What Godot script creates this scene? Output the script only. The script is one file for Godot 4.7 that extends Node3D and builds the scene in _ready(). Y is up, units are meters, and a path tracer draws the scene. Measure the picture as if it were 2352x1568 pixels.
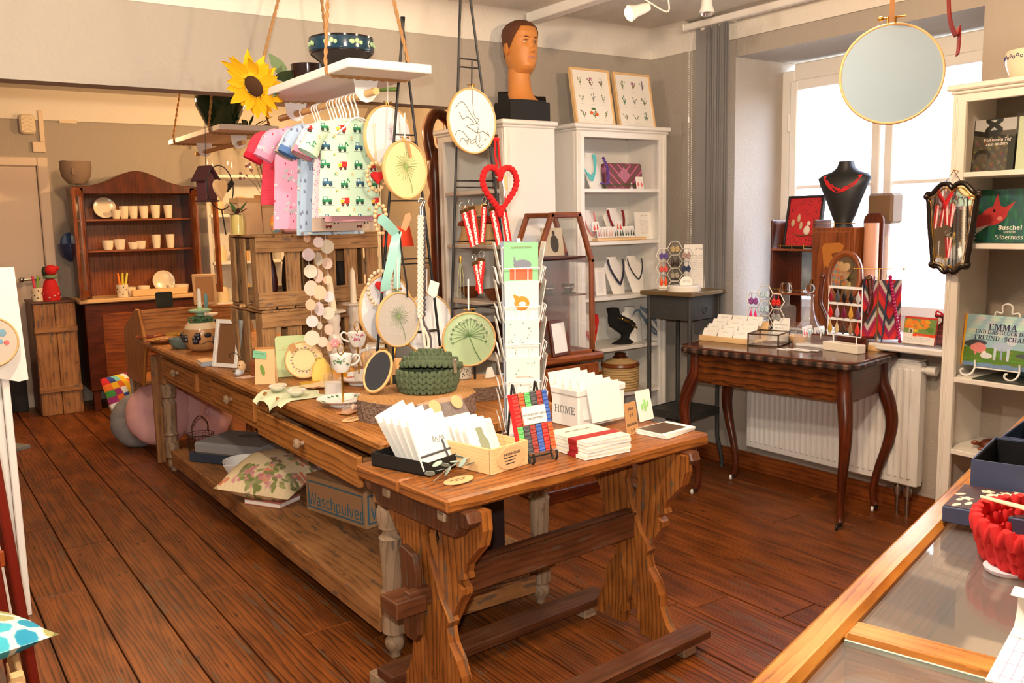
extends Node3D
class Acc:
	var v:=PackedVector3Array()
	var n:=PackedVector3Array()
	var u:=PackedVector2Array()
	var ix:=PackedInt32Array()
	var off:=Vector2.ZERO
	var xf:=Transform3D()
	func at(p: Vector3,b:=Basis())->Acc:
		xf=Transform3D(b,p)
		return self
	func _tri_fan(poly: PackedVector3Array,nn: Vector3,uvs: PackedVector2Array):
		var k:=v.size()
		for i in poly.size():
			v.append(xf*poly[i]); n.append((xf.basis*nn).normalized()); u.append(uvs[i]+off)
		for i in range(1,poly.size()-1):
			ix.append_array(PackedInt32Array([k,k+i+1,k+i]))
	func face(poly: PackedVector3Array,uvs:=PackedVector2Array()):
		var nn:=Vector3()
		for i in poly.size():
			nn+=poly[i].cross(poly[(i+1)%poly.size()])
		nn=nn.normalized()
		if uvs.is_empty():
			var a:=Vector3.RIGHT if absf(nn.x)<.8 else Vector3.BACK
			var t:=(a-nn*a.dot(nn)).normalized()
			var b:=nn.cross(t)
			for p in poly:
				uvs.append(Vector2(p.dot(t),p.dot(b)))
		_tri_fan(poly,nn,uvs)
	func box(c: Vector3,s: Vector3,bev:=.0)->Acc:
		var h:=s/2.0
		bev=minf(bev,minf(h.x,minf(h.y,h.z))*.9)
		var la:=0
		if s.y>s[la]: la=1
		if s.z>s[la]: la=2
		for ax in 3:
			var a1:=(ax+1)%3
			var a2:=(ax+2)%3
			for sg in [-1.0,1.0]:
				var poly:=PackedVector3Array()
				var uvs:=PackedVector2Array()
				var order:=[[-1,-1],[1,-1],[1,1],[-1,1]]
				if sg<0: order.reverse()
				for o in order:
					var p:=Vector3()
					p[ax]=h[ax]*sg
					p[a1]=(h[a1]-bev)*o[0]
					p[a2]=(h[a2]-bev)*o[1]
					poly.append(c+p)
					var along:=a1 if a1==la else a2
					var cross:=a2 if along==a1 else a1
					uvs.append(Vector2(p[along],p[cross]+p[ax]*.7))
				var nn:=Vector3()
				nn[ax]=sg
				_tri_fan(poly,nn,uvs)
		if bev>.0:
			for ax in 3:
				var a1:=(ax+1)%3
				var a2:=(ax+2)%3
				for s1 in [-1.0,1.0]:
					for s2 in [-1.0,1.0]:
						var q:=PackedVector3Array()
						for k in 4:
							var p:=Vector3()
							p[ax]=(h[ax]-bev)*(-1.0 if k<2 else 1.0)
							var first:bool=k==0 or k==3
							p[a1]=(h[a1] if first else h[a1]-bev)*s1
							p[a2]=(h[a2]-bev if first else h[a2])*s2
							q.append(c+p)
						var nn:=Vector3()
						nn[a1]=s1; nn[a2]=s2
						if (q[1]-q[0]).cross(q[2]-q[0]).dot(nn)<0: q.reverse()
						var uvs:=PackedVector2Array()
						for p in q: uvs.append(Vector2(p[la]-c[la],p[a1]-c[a1]))
						_tri_fan(q,nn.normalized(),uvs)
			for sx in [-1.0,1.0]:
				for sy in [-1.0,1.0]:
					for sz in [-1.0,1.0]:
						var sg3:=Vector3(sx,sy,sz)
						var q:=PackedVector3Array()
						for ax in 3:
							var p:=h-Vector3.ONE*bev
							p[ax]=h[ax]
							q.append(c+p*sg3)
						if (q[1]-q[0]).cross(q[2]-q[0]).dot(sg3)<0: q.reverse()
						_tri_fan(q,sg3.normalized(),PackedVector2Array([Vector2.ZERO,Vector2.ZERO,Vector2.ZERO]))
		return self
	func grid(rows: Array,close_c:=false,close_r:=false,flip:=false,uvm:=Vector2.ZERO)->Acc:
		var R:=rows.size()
		var C:int=rows[0].size()
		var k:=v.size()
		var CC:=C+1 if close_c else C
		var RR:=R+1 if close_r else R
		var lr:=.0
		for r in RR:
			var row:PackedVector3Array=rows[r%R]
			var rp: PackedVector3Array=rows[(r-1+R)%R] if close_r or r>0 else row
			var rn: PackedVector3Array=rows[(r+1)%R] if close_r or r<R-1 else row
			if r>0:
				lr+=rows[r%R][0].distance_to(rows[(r-1)%R][0])*.5+rows[r%R][C/2].distance_to(rows[(r-1)%R][C/2])*.5
			var lc:=.0
			for c in CC:
				var p:=row[c%C]
				if c>0: lc+=p.distance_to(row[(c-1)%C])
				var pc:=row[(c-1+C)%C] if close_c or c>0 else p
				var nc:=row[(c+1)%C] if close_c or c<C-1 else p
				var dr:=rn[c%C]-rp[c%C]
				var dc:=nc-pc
				if dc.length_squared()<1e-14:
					var other:=rn if rn[0].distance_to(rn[C/2])>rp[0].distance_to(rp[C/2]) else rp
					dc=other[(c+1)%C]-other[(c-1+C)%C]
				var nn:=dr.cross(dc)
				if flip: nn=-nn
				v.append(xf*p)
				n.append((xf.basis*nn).normalized() if nn.length_squared()>1e-20 else (xf.basis*(rp[c%C].direction_to(rn[c%C]))))
				if uvm==Vector2.ZERO:
					u.append(Vector2(lr,lc)+off)
				else:
					u.append(Vector2(float(c)/(CC-1)*uvm.x,float(r)/(RR-1)*uvm.y)+off)
		for r in RR-1:
			for c in CC-1:
				var a:=k+r*CC+c
				if not flip: ix.append_array(PackedInt32Array([a,a+1,a+CC,a+1,a+CC+1,a+CC]))
				else: ix.append_array(PackedInt32Array([a,a+CC,a+1,a+1,a+CC,a+CC+1]))
		return self
	func lathe(c: Vector3,prof: Array,segs:=24,sx:=1.0,sz:=1.0,hard:=false)->Acc:
		var cut:=[]
		for i in range(1,prof.size()-1):
			var d1:=Vector2(prof[i][0]-prof[i-1][0],prof[i][1]-prof[i-1][1])
			var d2:=Vector2(prof[i+1][0]-prof[i][0],prof[i+1][1]-prof[i][1])
			if hard or absf(d1.angle_to(d2))>.75: cut.append(i)
		if cut.size()>0:
			var s0:=0
			for i in cut+[prof.size()-1]:
				lathe(c,prof.slice(s0,i+1),segs,sx,sz)
				s0=i
			return self
		var rows:=[]
		for q in prof:
			var row:=PackedVector3Array()
			for i in segs:
				var a:=TAU*i/segs
				row.append(c+Vector3(cos(a)*q[0]*sx,q[1],sin(a)*q[0]*sz))
			rows.append(row)
		return grid(rows,true,false)
	func tube(pts: Array,rad,sides:=8,closed:=false,caps:=true)->Acc:
		var N:=pts.size()
		var rows:=[]
		var up:=Vector3.UP
		var t0:Vector3=(pts[1]-pts[0]).normalized()
		if absf(t0.dot(up))>.9: up=Vector3.RIGHT
		var b:Vector3=(up-t0*up.dot(t0)).normalized()
		for i in N:
			var t:Vector3
			if closed: t=(pts[(i+1)%N]-pts[(i-1+N)%N]).normalized()
			else: t=(pts[mini(i+1,N-1)]-pts[maxi(i-1,0)]).normalized()
			b=(b-t*b.dot(t)).normalized()
			var w:=t.cross(b)
			var r: float=rad[i] if rad is Array or rad is PackedFloat32Array else rad
			var row:=PackedVector3Array()
			for s in sides:
				var a:=TAU*s/sides
				row.append(pts[i]+(b*cos(a)+w*sin(a))*r)
			rows.append(row)
		grid(rows,true,closed,true)
		if caps and not closed:
			var e:PackedVector3Array=rows[N-1]
			face(e)
			var f:PackedVector3Array=rows[0].duplicate()
			f.reverse()
			face(f)
		return self
	func strap(pts: Array,w,th:=.001)->Acc:
		var rows:=[]
		for i in pts.size():
			var ww: Vector3=w[i] if w is Array else w
			var t:Vector3=(pts[mini(i+1,pts.size()-1)]-pts[maxi(i-1,0)]).normalized()
			var nn:=t.cross(ww).normalized()*th/2.0
			rows.append(PackedVector3Array([pts[i]-ww/2-nn,pts[i]+ww/2-nn,pts[i]+ww/2+nn,pts[i]-ww/2+nn]))
		for k in 4:
			var rr:=[]
			for row in rows: rr.append(PackedVector3Array([row[k],row[(k+1)%4]]))
			grid(rr,false,false,true)
		return self
	func slab(poly: PackedVector2Array,depth: float,bev:=.0,face_uv:=Rect2())->Acc:
		var pl:=poly.duplicate()
		if Geometry2D.is_polygon_clockwise(pl): pl.reverse()
		var inner:=pl
		if bev>.0:
			var o:=Geometry2D.offset_polygon(pl,-bev,Geometry2D.JOIN_MITER)
			if o.size()==1 and o[0].size()==pl.size():
				inner=o[0]
				if Geometry2D.is_polygon_clockwise(inner): inner.reverse()
				var best:=0
				for i in inner.size():
					if inner[i].distance_to(pl[0])<inner[best].distance_to(pl[0]): best=i
				var re:=PackedVector2Array()
				for i in inner.size(): re.append(inner[(best+i)%inner.size()])
				inner=re
			else:
				bev=.0
		var z:=depth/2.0
		var tri:=Geometry2D.triangulate_polygon(inner)
		for sg in [-1.0,1.0]:
			var k:=v.size()
			for p in inner:
				v.append(xf*Vector3(p.x,p.y,z*sg)); n.append((xf.basis*Vector3(0,0,sg)).normalized())
				if face_uv.size!=Vector2.ZERO: u.append(Vector2((p.x-face_uv.position.x)/face_uv.size.x,1.0-(p.y-face_uv.position.y)/face_uv.size.y))
				else: u.append(Vector2(p.y,p.x)+off)
			for i in range(0,tri.size(),3):
				var a:=inner[tri[i]]; var b:=inner[tri[i+1]]; var c:=inner[tri[i+2]]
				var ccw:=(b-a).cross(c-a)>0
				if ccw==(sg>0): ix.append_array(PackedInt32Array([k+tri[i],k+tri[i+2],k+tri[i+1]]))
				else: ix.append_array(PackedInt32Array([k+tri[i],k+tri[i+1],k+tri[i+2]]))
		var N:=pl.size()
		var run:=.0
		for i in N:
			var j:=(i+1)%N
			var zb:=z-bev
			var e:=pl[i].distance_to(pl[j])
			_quad(Vector3(pl[i].x,pl[i].y,-zb),Vector3(pl[j].x,pl[j].y,-zb),Vector3(pl[j].x,pl[j].y,zb),Vector3(pl[i].x,pl[i].y,zb),run,e)
			if bev>.0:
				_quad(Vector3(pl[i].x,pl[i].y,zb),Vector3(pl[j].x,pl[j].y,zb),Vector3(inner[j].x,inner[j].y,z),Vector3(inner[i].x,inner[i].y,z),run,e)
				_quad(Vector3(inner[i].x,inner[i].y,-z),Vector3(inner[j].x,inner[j].y,-z),Vector3(pl[j].x,pl[j].y,-zb),Vector3(pl[i].x,pl[i].y,-zb),run,e)
			run+=e
		return self
	func _quad(a: Vector3,b: Vector3,c: Vector3,d: Vector3,run:=.0,e:=.1):
		var h:=a.distance_to(d)
		var nn:=(b-a).cross(c-a)
		_tri_fan(PackedVector3Array([a,b,c,d]),nn.normalized(),PackedVector2Array([Vector2(run,0),Vector2(run+e,0),Vector2(run+e,h),Vector2(run,h)]))
	func loft(secs: Array,segs:=20,caps:=true)->Acc:
		var rows:=[]
		for q in secs:
			var row:=PackedVector3Array()
			for i in segs:
				var a:=TAU*i/segs
				row.append(Vector3(q[0]+cos(a)*q[3],q[1],q[2]+sin(a)*q[4]))
			rows.append(row)
		grid(rows,true,false)
		if caps:
			var lo:PackedVector3Array=rows[0]
			face(lo)
			var hi:PackedVector3Array=rows[-1].duplicate()
			hi.reverse()
			face(hi)
		return self
	func beads(pts: Array,r: float,gap:=.0,segs:=8)->Acc:
		var acc:=.0
		var last:Vector3=pts[0]
		ball(last,Vector3.ONE*r,segs,6)
		for i in range(1,pts.size()):
			var a:Vector3=pts[i-1]
			var b:Vector3=pts[i]
			var k:=maxi(1,int(a.distance_to(b)/(r*.3)))
			for j in range(1,k+1):
				var p:=a.lerp(b,float(j)/k)
				if p.distance_to(last)>=r*2.0+gap:
					ball(p,Vector3.ONE*r,segs,6)
					last=p
		return self
	func ball(c: Vector3,r: Vector3,segs:=16,rings:=10)->Acc:
		var rows:=[]
		for i in rings+1:
			var a:=-PI/2+PI*i/rings
			var row:=PackedVector3Array()
			for j in segs:
				var b:=TAU*j/segs
				row.append(c+Vector3(cos(a)*cos(b)*r.x,sin(a)*r.y,cos(a)*sin(b)*r.z))
			rows.append(row)
		return grid(rows,true,false)
	func ring(c: Vector3,nrm: Vector3,R: float,r: float,segs:=32,sides:=8,flat:=1.0)->Acc:
		var a:=nrm.normalized()
		var e:=(Vector3.UP if absf(a.y)<.9 else Vector3.RIGHT)
		var x:=e.cross(a).normalized()
		var y:=a.cross(x)
		var rows:=[]
		for i in segs:
			var t:=TAU*i/segs
			var d:=x*cos(t)+y*sin(t)
			var row:=PackedVector3Array()
			for s in sides:
				var q:=TAU*s/sides
				row.append(c+d*(R+cos(q)*r)+a*sin(q)*r*flat)
			rows.append(row)
		return grid(rows,true,true)
	func disc(c: Vector3,nrm: Vector3,R: float,segs:=32,Ry:=-1.0)->Acc:
		var a:=nrm.normalized()
		var e:=(Vector3.UP if absf(a.y)<.9 else Vector3.BACK)
		var x:=e.cross(a).normalized()
		var y:=a.cross(x)
		var poly:=PackedVector3Array()
		var uvs:=PackedVector2Array()
		if Ry<0: Ry=R
		for i in segs:
			var t:=TAU*i/segs
			poly.append(c+x*cos(t)*R+y*sin(t)*Ry)
			uvs.append(Vector2(.5+cos(t)*.5,.5-sin(t)*.5))
		_tri_fan(poly,a,uvs)
		return self
	func mesh()->ArrayMesh:
		var m:=ArrayMesh.new()
		if v.is_empty(): return m
		var arr:=[]
		arr.resize(Mesh.ARRAY_MAX)
		arr[Mesh.ARRAY_VERTEX]=v; arr[Mesh.ARRAY_NORMAL]=n; arr[Mesh.ARRAY_TEX_UV]=u; arr[Mesh.ARRAY_INDEX]=ix
		m.add_surface_from_arrays(Mesh.PRIMITIVE_TRIANGLES,arr)
		return m

const Z0:=Vector3.ZERO
const I1:=Vector3.ONE
const UP:=Vector3.UP
func mc(r:int,g:int,b:int,rough:=.8,metal:=0.0)->StandardMaterial3D:return mat(col(r,g,b),rough,metal)
var used:={}
var rng:=RandomNumberGenerator.new()
var M:={}
func A()->Acc:
	var a:=Acc.new()
	a.off=Vector2(rng.randf()*7.0,rng.randf()*7.0)
	return a
func A0()->Acc:
	return Acc.new()
func V(x,y,z)->Vector3: return Vector3(x,y,z)
func rx(d)->Basis: return Basis(Vector3.RIGHT,deg_to_rad(d))
func ry(d)->Basis: return Basis(UP,deg_to_rad(d))
func rz(d)->Basis: return Basis(Vector3.BACK,deg_to_rad(d))
func numbered(called: String)->String:
	used[called]=used.get(called,0)+1
	return called if used[called]==1 else "%s_%03d"%[called,used[called]-1]
func tag(o: Node3D,label: String,category: String,group:="")->Node3D:
	o.set_meta("label",label); o.set_meta("category",category)
	if group: o.set_meta("group",group)
	return o
func thing(called: String,label: String,category: String,at:=Z0,b:=Basis(),group:="")->Node3D:
	var o:=Node3D.new()
	o.name=numbered(called)
	add_child(o)
	o.transform=Transform3D(b,at)
	return tag(o,label,category,group)
func mi(called: String,a,m: Material,parent: Node3D)->MeshInstance3D:
	var o:=MeshInstance3D.new()
	o.mesh=a.mesh() if a is Acc else a
	o.material_override=m
	o.name=called if parent!=self else numbered(called)
	parent.add_child(o,true)
	return o
func part(parent: Node3D,called: String,a,m: Material,at:=Z0,b:=Basis())->MeshInstance3D:
	var o:=mi(called,a,m,parent)
	o.transform=Transform3D(b,at)
	return o
func solo(called: String,label: String,category: String,a,m: Material,at:=Z0,b:=Basis(),group:="")->MeshInstance3D:
	var o:=mi(called,a,m,self)
	o.transform=Transform3D(b,at)
	tag(o,label,category,group)
	return o
func struct(called: String,a,m: Material,parent: Node3D=self)->MeshInstance3D:
	var o:=mi(called,a,m,parent)
	if parent==self: o.set_meta("kind","structure")
	return o
func dup(o: Node3D,at: Vector3,b:=Basis(),label:="",group:="")->Node3D:
	var c:Node3D=o.duplicate()
	var base:=String(o.name)
	var cut:=base.rfind("_")
	if cut>0 and base.substr(cut+1).is_valid_int(): base=base.substr(0,cut)
	c.name=numbered(base)
	add_child(c)
	c.transform=Transform3D(b,at)
	if label: c.set_meta("label",label)
	if group: c.set_meta("group",group)
	return c
func smooth(pts: Array,per:=6,closed:=false)->Array:
	var out:=[]
	var N:=pts.size()
	var last:=N if closed else N-1
	for i in last:
		var p0=pts[(i-1+N)%N] if closed or i>0 else pts[0]*2-pts[1]
		var p1=pts[i]
		var p2=pts[(i+1)%N]
		var p3=pts[(i+2)%N] if closed or i+2<N else p2*2-p1
		for k in per:
			out.append(p1.cubic_interpolate(p2,p0,p3,float(k)/per))
	if not closed: out.append(pts[N-1])
	return out
func rounded(w: float,h: float,r: float,seg:=4,c:=Vector2.ZERO)->PackedVector2Array:
	var p:=PackedVector2Array()
	var cs:=[Vector2(w/2-r,h/2-r),Vector2(-w/2+r,h/2-r),Vector2(-w/2+r,-h/2+r),Vector2(w/2-r,-h/2+r)]
	for k in 4:
		for i in seg+1:
			var a:=PI/2*(k+float(i)/seg)
			p.append(c+cs[k]+Vector2(cos(a),sin(a))*r)
	return p
func oval(rx_: float,ry_: float,seg:=32,c:=Vector2.ZERO)->PackedVector2Array:
	var p:=PackedVector2Array()
	for i in seg:
		var a:=TAU*i/seg
		p.append(c+Vector2(cos(a)*rx_,sin(a)*ry_))
	return p
func P2(a: Array)->PackedVector2Array:
	var p:=PackedVector2Array()
	for i in range(0,a.size(),2): p.append(Vector2(a[i],a[i+1]))
	return p
var fonts:={}
func font(which:="Droid Sans",bold:=false)->Font:
	var k:=which+str(bold)
	if not fonts.has(k):
		var f:=SystemFont.new()
		f.font_names=PackedStringArray([which])
		if bold: f.font_weight=700
		fonts[k]=f
	return fonts[k]
func text(parent: Node3D,s: String,h: float,m: Material,at: Vector3,b:=Basis(),which:="Droid Sans",bold:=false,squeeze:=1.0,slant:=.0,called:="lettering",align:=HORIZONTAL_ALIGNMENT_CENTER)->MeshInstance3D:
	var t:=TextMesh.new()
	t.font=font(which,bold)
	t.font_size=32
	t.text=s
	t.pixel_size=h/23.0
	t.depth=.0006
	t.curve_step=4.0
	t.horizontal_alignment=align
	var o:=MeshInstance3D.new()
	o.mesh=t
	o.material_override=m
	o.name=called
	parent.add_child(o,true)
	o.transform=Transform3D(b*Basis(Vector3(squeeze,0,0),Vector3(slant,1,0),Vector3(0,0,1)),at)
	return o
func scrawl(w: float,h: float,r: float,sd: int,loops:=8)->Acc:
	var g:=RandomNumberGenerator.new()
	g.seed=sd
	var pts:=[]
	for i in loops*2+1:
		var x:=-w/2+w*i/(loops*2.0)
		pts.append(V(x+g.randf_range(-.3,.3)*w/loops,(h*g.randf_range(.25,1.0) if i%2 else h*g.randf_range(-.25,.1)),0))
	return A0().tube(smooth(pts,4),r,4)
func mat(c: Color,rough:=.8,metal:=.0,spec:=.5)->StandardMaterial3D:
	var m:=StandardMaterial3D.new()
	m.albedo_color=c
	m.roughness=rough
	m.metallic=metal
	m.metallic_specular=spec
	return m
func col(r: int,g: int,b: int)->Color: return Color(r/255.0,g/255.0,b/255.0)
func noise(sd: int,freq: float,oct:=4,type:=FastNoiseLite.TYPE_SIMPLEX_SMOOTH)->FastNoiseLite:
	var f:=FastNoiseLite.new()
	f.seed=sd; f.frequency=freq; f.fractal_octaves=oct; f.noise_type=type
	return f
func tex_from(bytes: PackedByteArray,w: int,h: int)->ImageTexture:
	return ImageTexture.create_from_image(Image.create_from_data(w,h,false,Image.FORMAT_RGB8,bytes))
func ramp3(a: Color,b: Color,c: Color,t: float)->Color:
	return a.lerp(b,t*2.0) if t<.5 else b.lerp(c,t*2.0-1.0)
func wood_tex(sd: int,dark: Color,mid: Color,light: Color,rings: float,contrast: float,knots:=3,worn:=.0,w:=512,h:=256,dirt:=.3)->ImageTexture:
	var wob:=noise(sd,.006,2)
	var fine:=noise(sd+1,.09,2)
	var blot:=noise(sd+2,.012,3)
	var g:=RandomNumberGenerator.new()
	g.seed=sd
	var ks:=[]
	for k in knots: ks.append([g.randf()*w,(.15+.7*g.randf())*h,g.randf_range(5,11)])
	var bytes:=PackedByteArray()
	bytes.resize(w*h*3)
	var i:=0
	for y in h:
		for x in w:
			var xx:=float(mini(x,w-x))
			var yy:=float(y)
			var push:=.0
			var kn:=.0
			for q in ks:
				var dx:float=absf(x-q[0])
				dx=minf(dx,w-dx)
				var dy:float=yy-q[1]
				var d:=sqrt(dx*dx*.12+dy*dy)
				push+=(q[2]*2.2)*exp(-d/(q[2]*1.6))*(1.0 if dy>0 else -1.0)
				kn=maxf(kn,1.0-sqrt(dx*dx*.5+dy*dy)/(q[2]*.55))
			var p:=(yy-push+wob.get_noise_2d(xx*.3,yy*1.0)*26.0)/h*rings
			var s:=p-floorf(p)
			var line:=pow(s,3.0)
			var f:=fine.get_noise_2d(xx*.12,yy*1.6)
			var t:=clampf(.62-contrast*line+f*.28*contrast+blot.get_noise_2d(xx*.6,yy)*dirt,.0,1.0)
			if kn>.0: t=lerpf(t,.05,clampf(kn*2.0,0,1))
			var c:=ramp3(dark,mid,light,t)
			if worn>.0:
				var q:=blot.get_noise_2d(xx*.5+300.0,yy*1.5+90.0)+fine.get_noise_2d(xx*.3,yy*1.1)*.25
				if q>.5-worn: c=c.lerp(Color(.36,.30,.26),clampf((q-.5+worn)*5.0,.0,.75))
			bytes[i]=int(c.r*255); bytes[i+1]=int(c.g*255); bytes[i+2]=int(c.b*255)
			i+=3
	return tex_from(bytes,w,h)
func wood(t: ImageTexture,len_m: float,wid_m: float,rough:=.55,tint:=Color.WHITE,spec:=.5)->StandardMaterial3D:
	var m:=mat(tint,rough,.0,spec)
	m.albedo_texture=t
	m.uv1_scale=Vector3(1.0/len_m,1.0/wid_m,1)
	return m
func pic(im: Image,rough:=.6)->StandardMaterial3D:
	var m:=mat(Color.WHITE,rough)
	m.albedo_texture=ImageTexture.create_from_image(im)
	return m
func bump(m: StandardMaterial3D,sd: int,freq: float,depth: float,scale: float,oct:=3)->StandardMaterial3D:
	var t:=NoiseTexture2D.new()
	t.width=256; t.height=256; t.seamless=true; t.as_normal_map=true; t.bump_strength=6.0
	t.noise=noise(sd,freq,oct)
	m.normal_enabled=true
	m.normal_texture=t
	m.normal_scale=depth
	m.uv1_triplanar=true
	m.uv1_scale=I1*scale
	return m
func glass(c:=Color(1,1,1,.06),rough:=.02)->StandardMaterial3D:
	var m:=mat(c,rough)
	m.transparency=BaseMaterial3D.TRANSPARENCY_ALPHA
	return m
func solid_glass(c:=Color(1,1,1,.0))->StandardMaterial3D:
	var m:=mat(c,.02)
	m.refraction_enabled=true
	m.refraction_scale=.05
	return m
func glow(c: Color,e: float)->StandardMaterial3D:
	var m:=mat(c,.5)
	m.emission_enabled=true
	m.emission=c
	m.emission_energy_multiplier=e
	return m
func img(w: int,h: int,c: Color)->Image:
	var im:=Image.create(w,h,false,Image.FORMAT_RGB8)
	im.fill(c)
	return im
func dab(im: Image,cx: float,cy: float,r1: float,r2: float,c: Color,turn:=.0,soft:=.0):
	var r:=maxf(r1,r2)+1.0
	var cs:=cos(turn); var sn:=sin(turn)
	for y in range(maxi(0,int(cy-r)),mini(im.get_height(),int(cy+r+1))):
		for x in range(maxi(0,int(cx-r)),mini(im.get_width(),int(cx+r+1))):
			var dx:=x+.5-cx; var dy:=y+.5-cy
			var a:=(dx*cs+dy*sn)/r1
			var b:=(-dx*sn+dy*cs)/r2
			var d:=a*a+b*b
			if d<1.0: im.set_pixel(x,y,c if soft==.0 else im.get_pixel(x,y).lerp(c,clampf((1.0-d)/soft,0,1)))
func stroke(im: Image,pts: Array,r: float,c: Color):
	for i in pts.size()-1:
		var a:Vector2=pts[i]; var b:Vector2=pts[i+1]
		var k:=maxi(1,int(a.distance_to(b)/maxf(.5,r*.6)))
		for j in k+1:
			var p:=a.lerp(b,float(j)/k)
			if r<=.8:
				var xi:=int(p.x); var yi:=int(p.y)
				if xi>=0 and yi>=0 and xi<im.get_width() and yi<im.get_height(): im.set_pixel(xi,yi,c)
			else: dab(im,p.x,p.y,r,r,c)
func fillp(im: Image,poly: PackedVector2Array,c: Color):
	var lo:=poly[0]; var hi:=poly[0]
	for p in poly:
		lo=lo.min(p); hi=hi.max(p)
	for y in range(maxi(0,int(lo.y)),mini(im.get_height(),int(hi.y)+1)):
		for x in range(maxi(0,int(lo.x)),mini(im.get_width(),int(hi.x)+1)):
			if Geometry2D.is_point_in_polygon(Vector2(x+.5,y+.5),poly): im.set_pixel(x,y,c)
func plot(im: Image,x: float,y: float,w: float,h: float,c: Color):
	im.fill_rect(Rect2i(int(x),int(y),int(w),int(h)),c)
func greek(im: Image,x: float,y: float,w: float,lines: int,pitch: float,c: Color,sd:=1,centre:=false):
	var g:=RandomNumberGenerator.new(); g.seed=sd
	for l in lines:
		var ww:=w*g.randf_range(.55,1.0)
		var q:=x+((w-ww)/2 if centre else .0)
		var e:=q+ww
		while q<e:
			var k:=g.randf_range(2.0,7.0)
			plot(im,q,y+l*pitch,minf(k,e-q),maxf(1.0,pitch*.35),c)
			q+=k+1.5
func _ready():
	rng.seed=7
	var cam:=Camera3D.new()
	cam.name="camera"
	add_child(cam)
	cam.position=Vector3(0,1.42,0)
	cam.rotation_order=EULER_ORDER_YXZ
	cam.rotation_degrees=Vector3(-7.772,-34.682,-1.1813)
	cam.fov=41.794
	cam.near=.05
	cam.current=true
	var we:=WorldEnvironment.new()
	we.name="environment"
	var e:=Environment.new()
	e.background_mode=Environment.BG_SKY
	var sky:=Sky.new()
	var sm:=ProceduralSkyMaterial.new()
	sm.sky_top_color=Color(.78,.86,1.0)
	sm.sky_horizon_color=Color(.95,.97,1.0)
	sm.ground_bottom_color=Color(.55,.53,.5)
	sm.ground_horizon_color=Color(.8,.8,.8)
	sm.sky_energy_multiplier=4.0
	sm.ground_energy_multiplier=2.0
	sky.sky_material=sm
	e.sky=sky
	e.tonemap_mode=Environment.TONE_MAPPER_LINEAR
	e.tonemap_exposure=.74
	e.sdfgi_enabled=true
	e.ssao_enabled=true
	e.ssil_enabled=true
	we.environment=e
	add_child(we)
	var sun:=DirectionalLight3D.new()
	sun.name="sun"
	sun.light_energy=7.0
	sun.light_color=Color(1,.96,.9)
	sun.shadow_enabled=true
	add_child(sun)
	sun.rotation_degrees=Vector3(-48,-100,0)
	lamp("flash",V(-.03,1.53,.02),7.0,Color(1.0,.96,.9),.02,V(1.25,1.3,-2.6),36)
	lamp("ceiling_spot_light",V(1.0,2.25,-.9),3.4,Color(1.0,.92,.82),.05)
	lamp("ceiling_spot_light",V(2.4,2.25,-1.6),2.4,Color(1.0,.85,.68),.05)
	lamp("ceiling_spot_light",V(.2,2.25,-2.6),2.2,Color(1.0,.92,.82),.05)
	lamp("back_room_light",V(2.75,2.1,-6.2),3.0,Color(1.0,.8,.55),.05)
	lamp("back_room_light",V(1.2,2.2,-6.2),1.6,Color(1.0,.8,.58),.05)
	make_materials()
	room()
	area_long_table()
	area_trestle()
	area_bookcases()
	area_window_table()
	area_sill()
	area_plant_stand()
	area_right_bookcase()
	area_counter()
	area_hanging()
	area_hanging_shelves()
	area_crates()
	area_table_goods()
	area_under_table()
	area_trestle_goods()
	area_back_room()
	area_left_front()
func lamp(called: String,p: Vector3,e: float,c: Color,size: float,aim:=Z0,angle:=.0):
	var l:Light3D
	if angle>.0:
		var s:=SpotLight3D.new()
		s.spot_range=14.0
		s.spot_attenuation=2.0
		s.spot_angle=angle
		s.spot_angle_attenuation=.6
		l=s
	else:
		var o:=OmniLight3D.new()
		o.omni_range=14.0
		o.omni_attenuation=2.0
		l=o
	l.name=numbered(called)
	l.light_energy=e
	l.light_color=c
	l.light_size=size
	l.shadow_enabled=true
	add_child(l)
	l.position=p
	if angle>.0: l.look_at_from_position(p,aim,UP)
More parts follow.
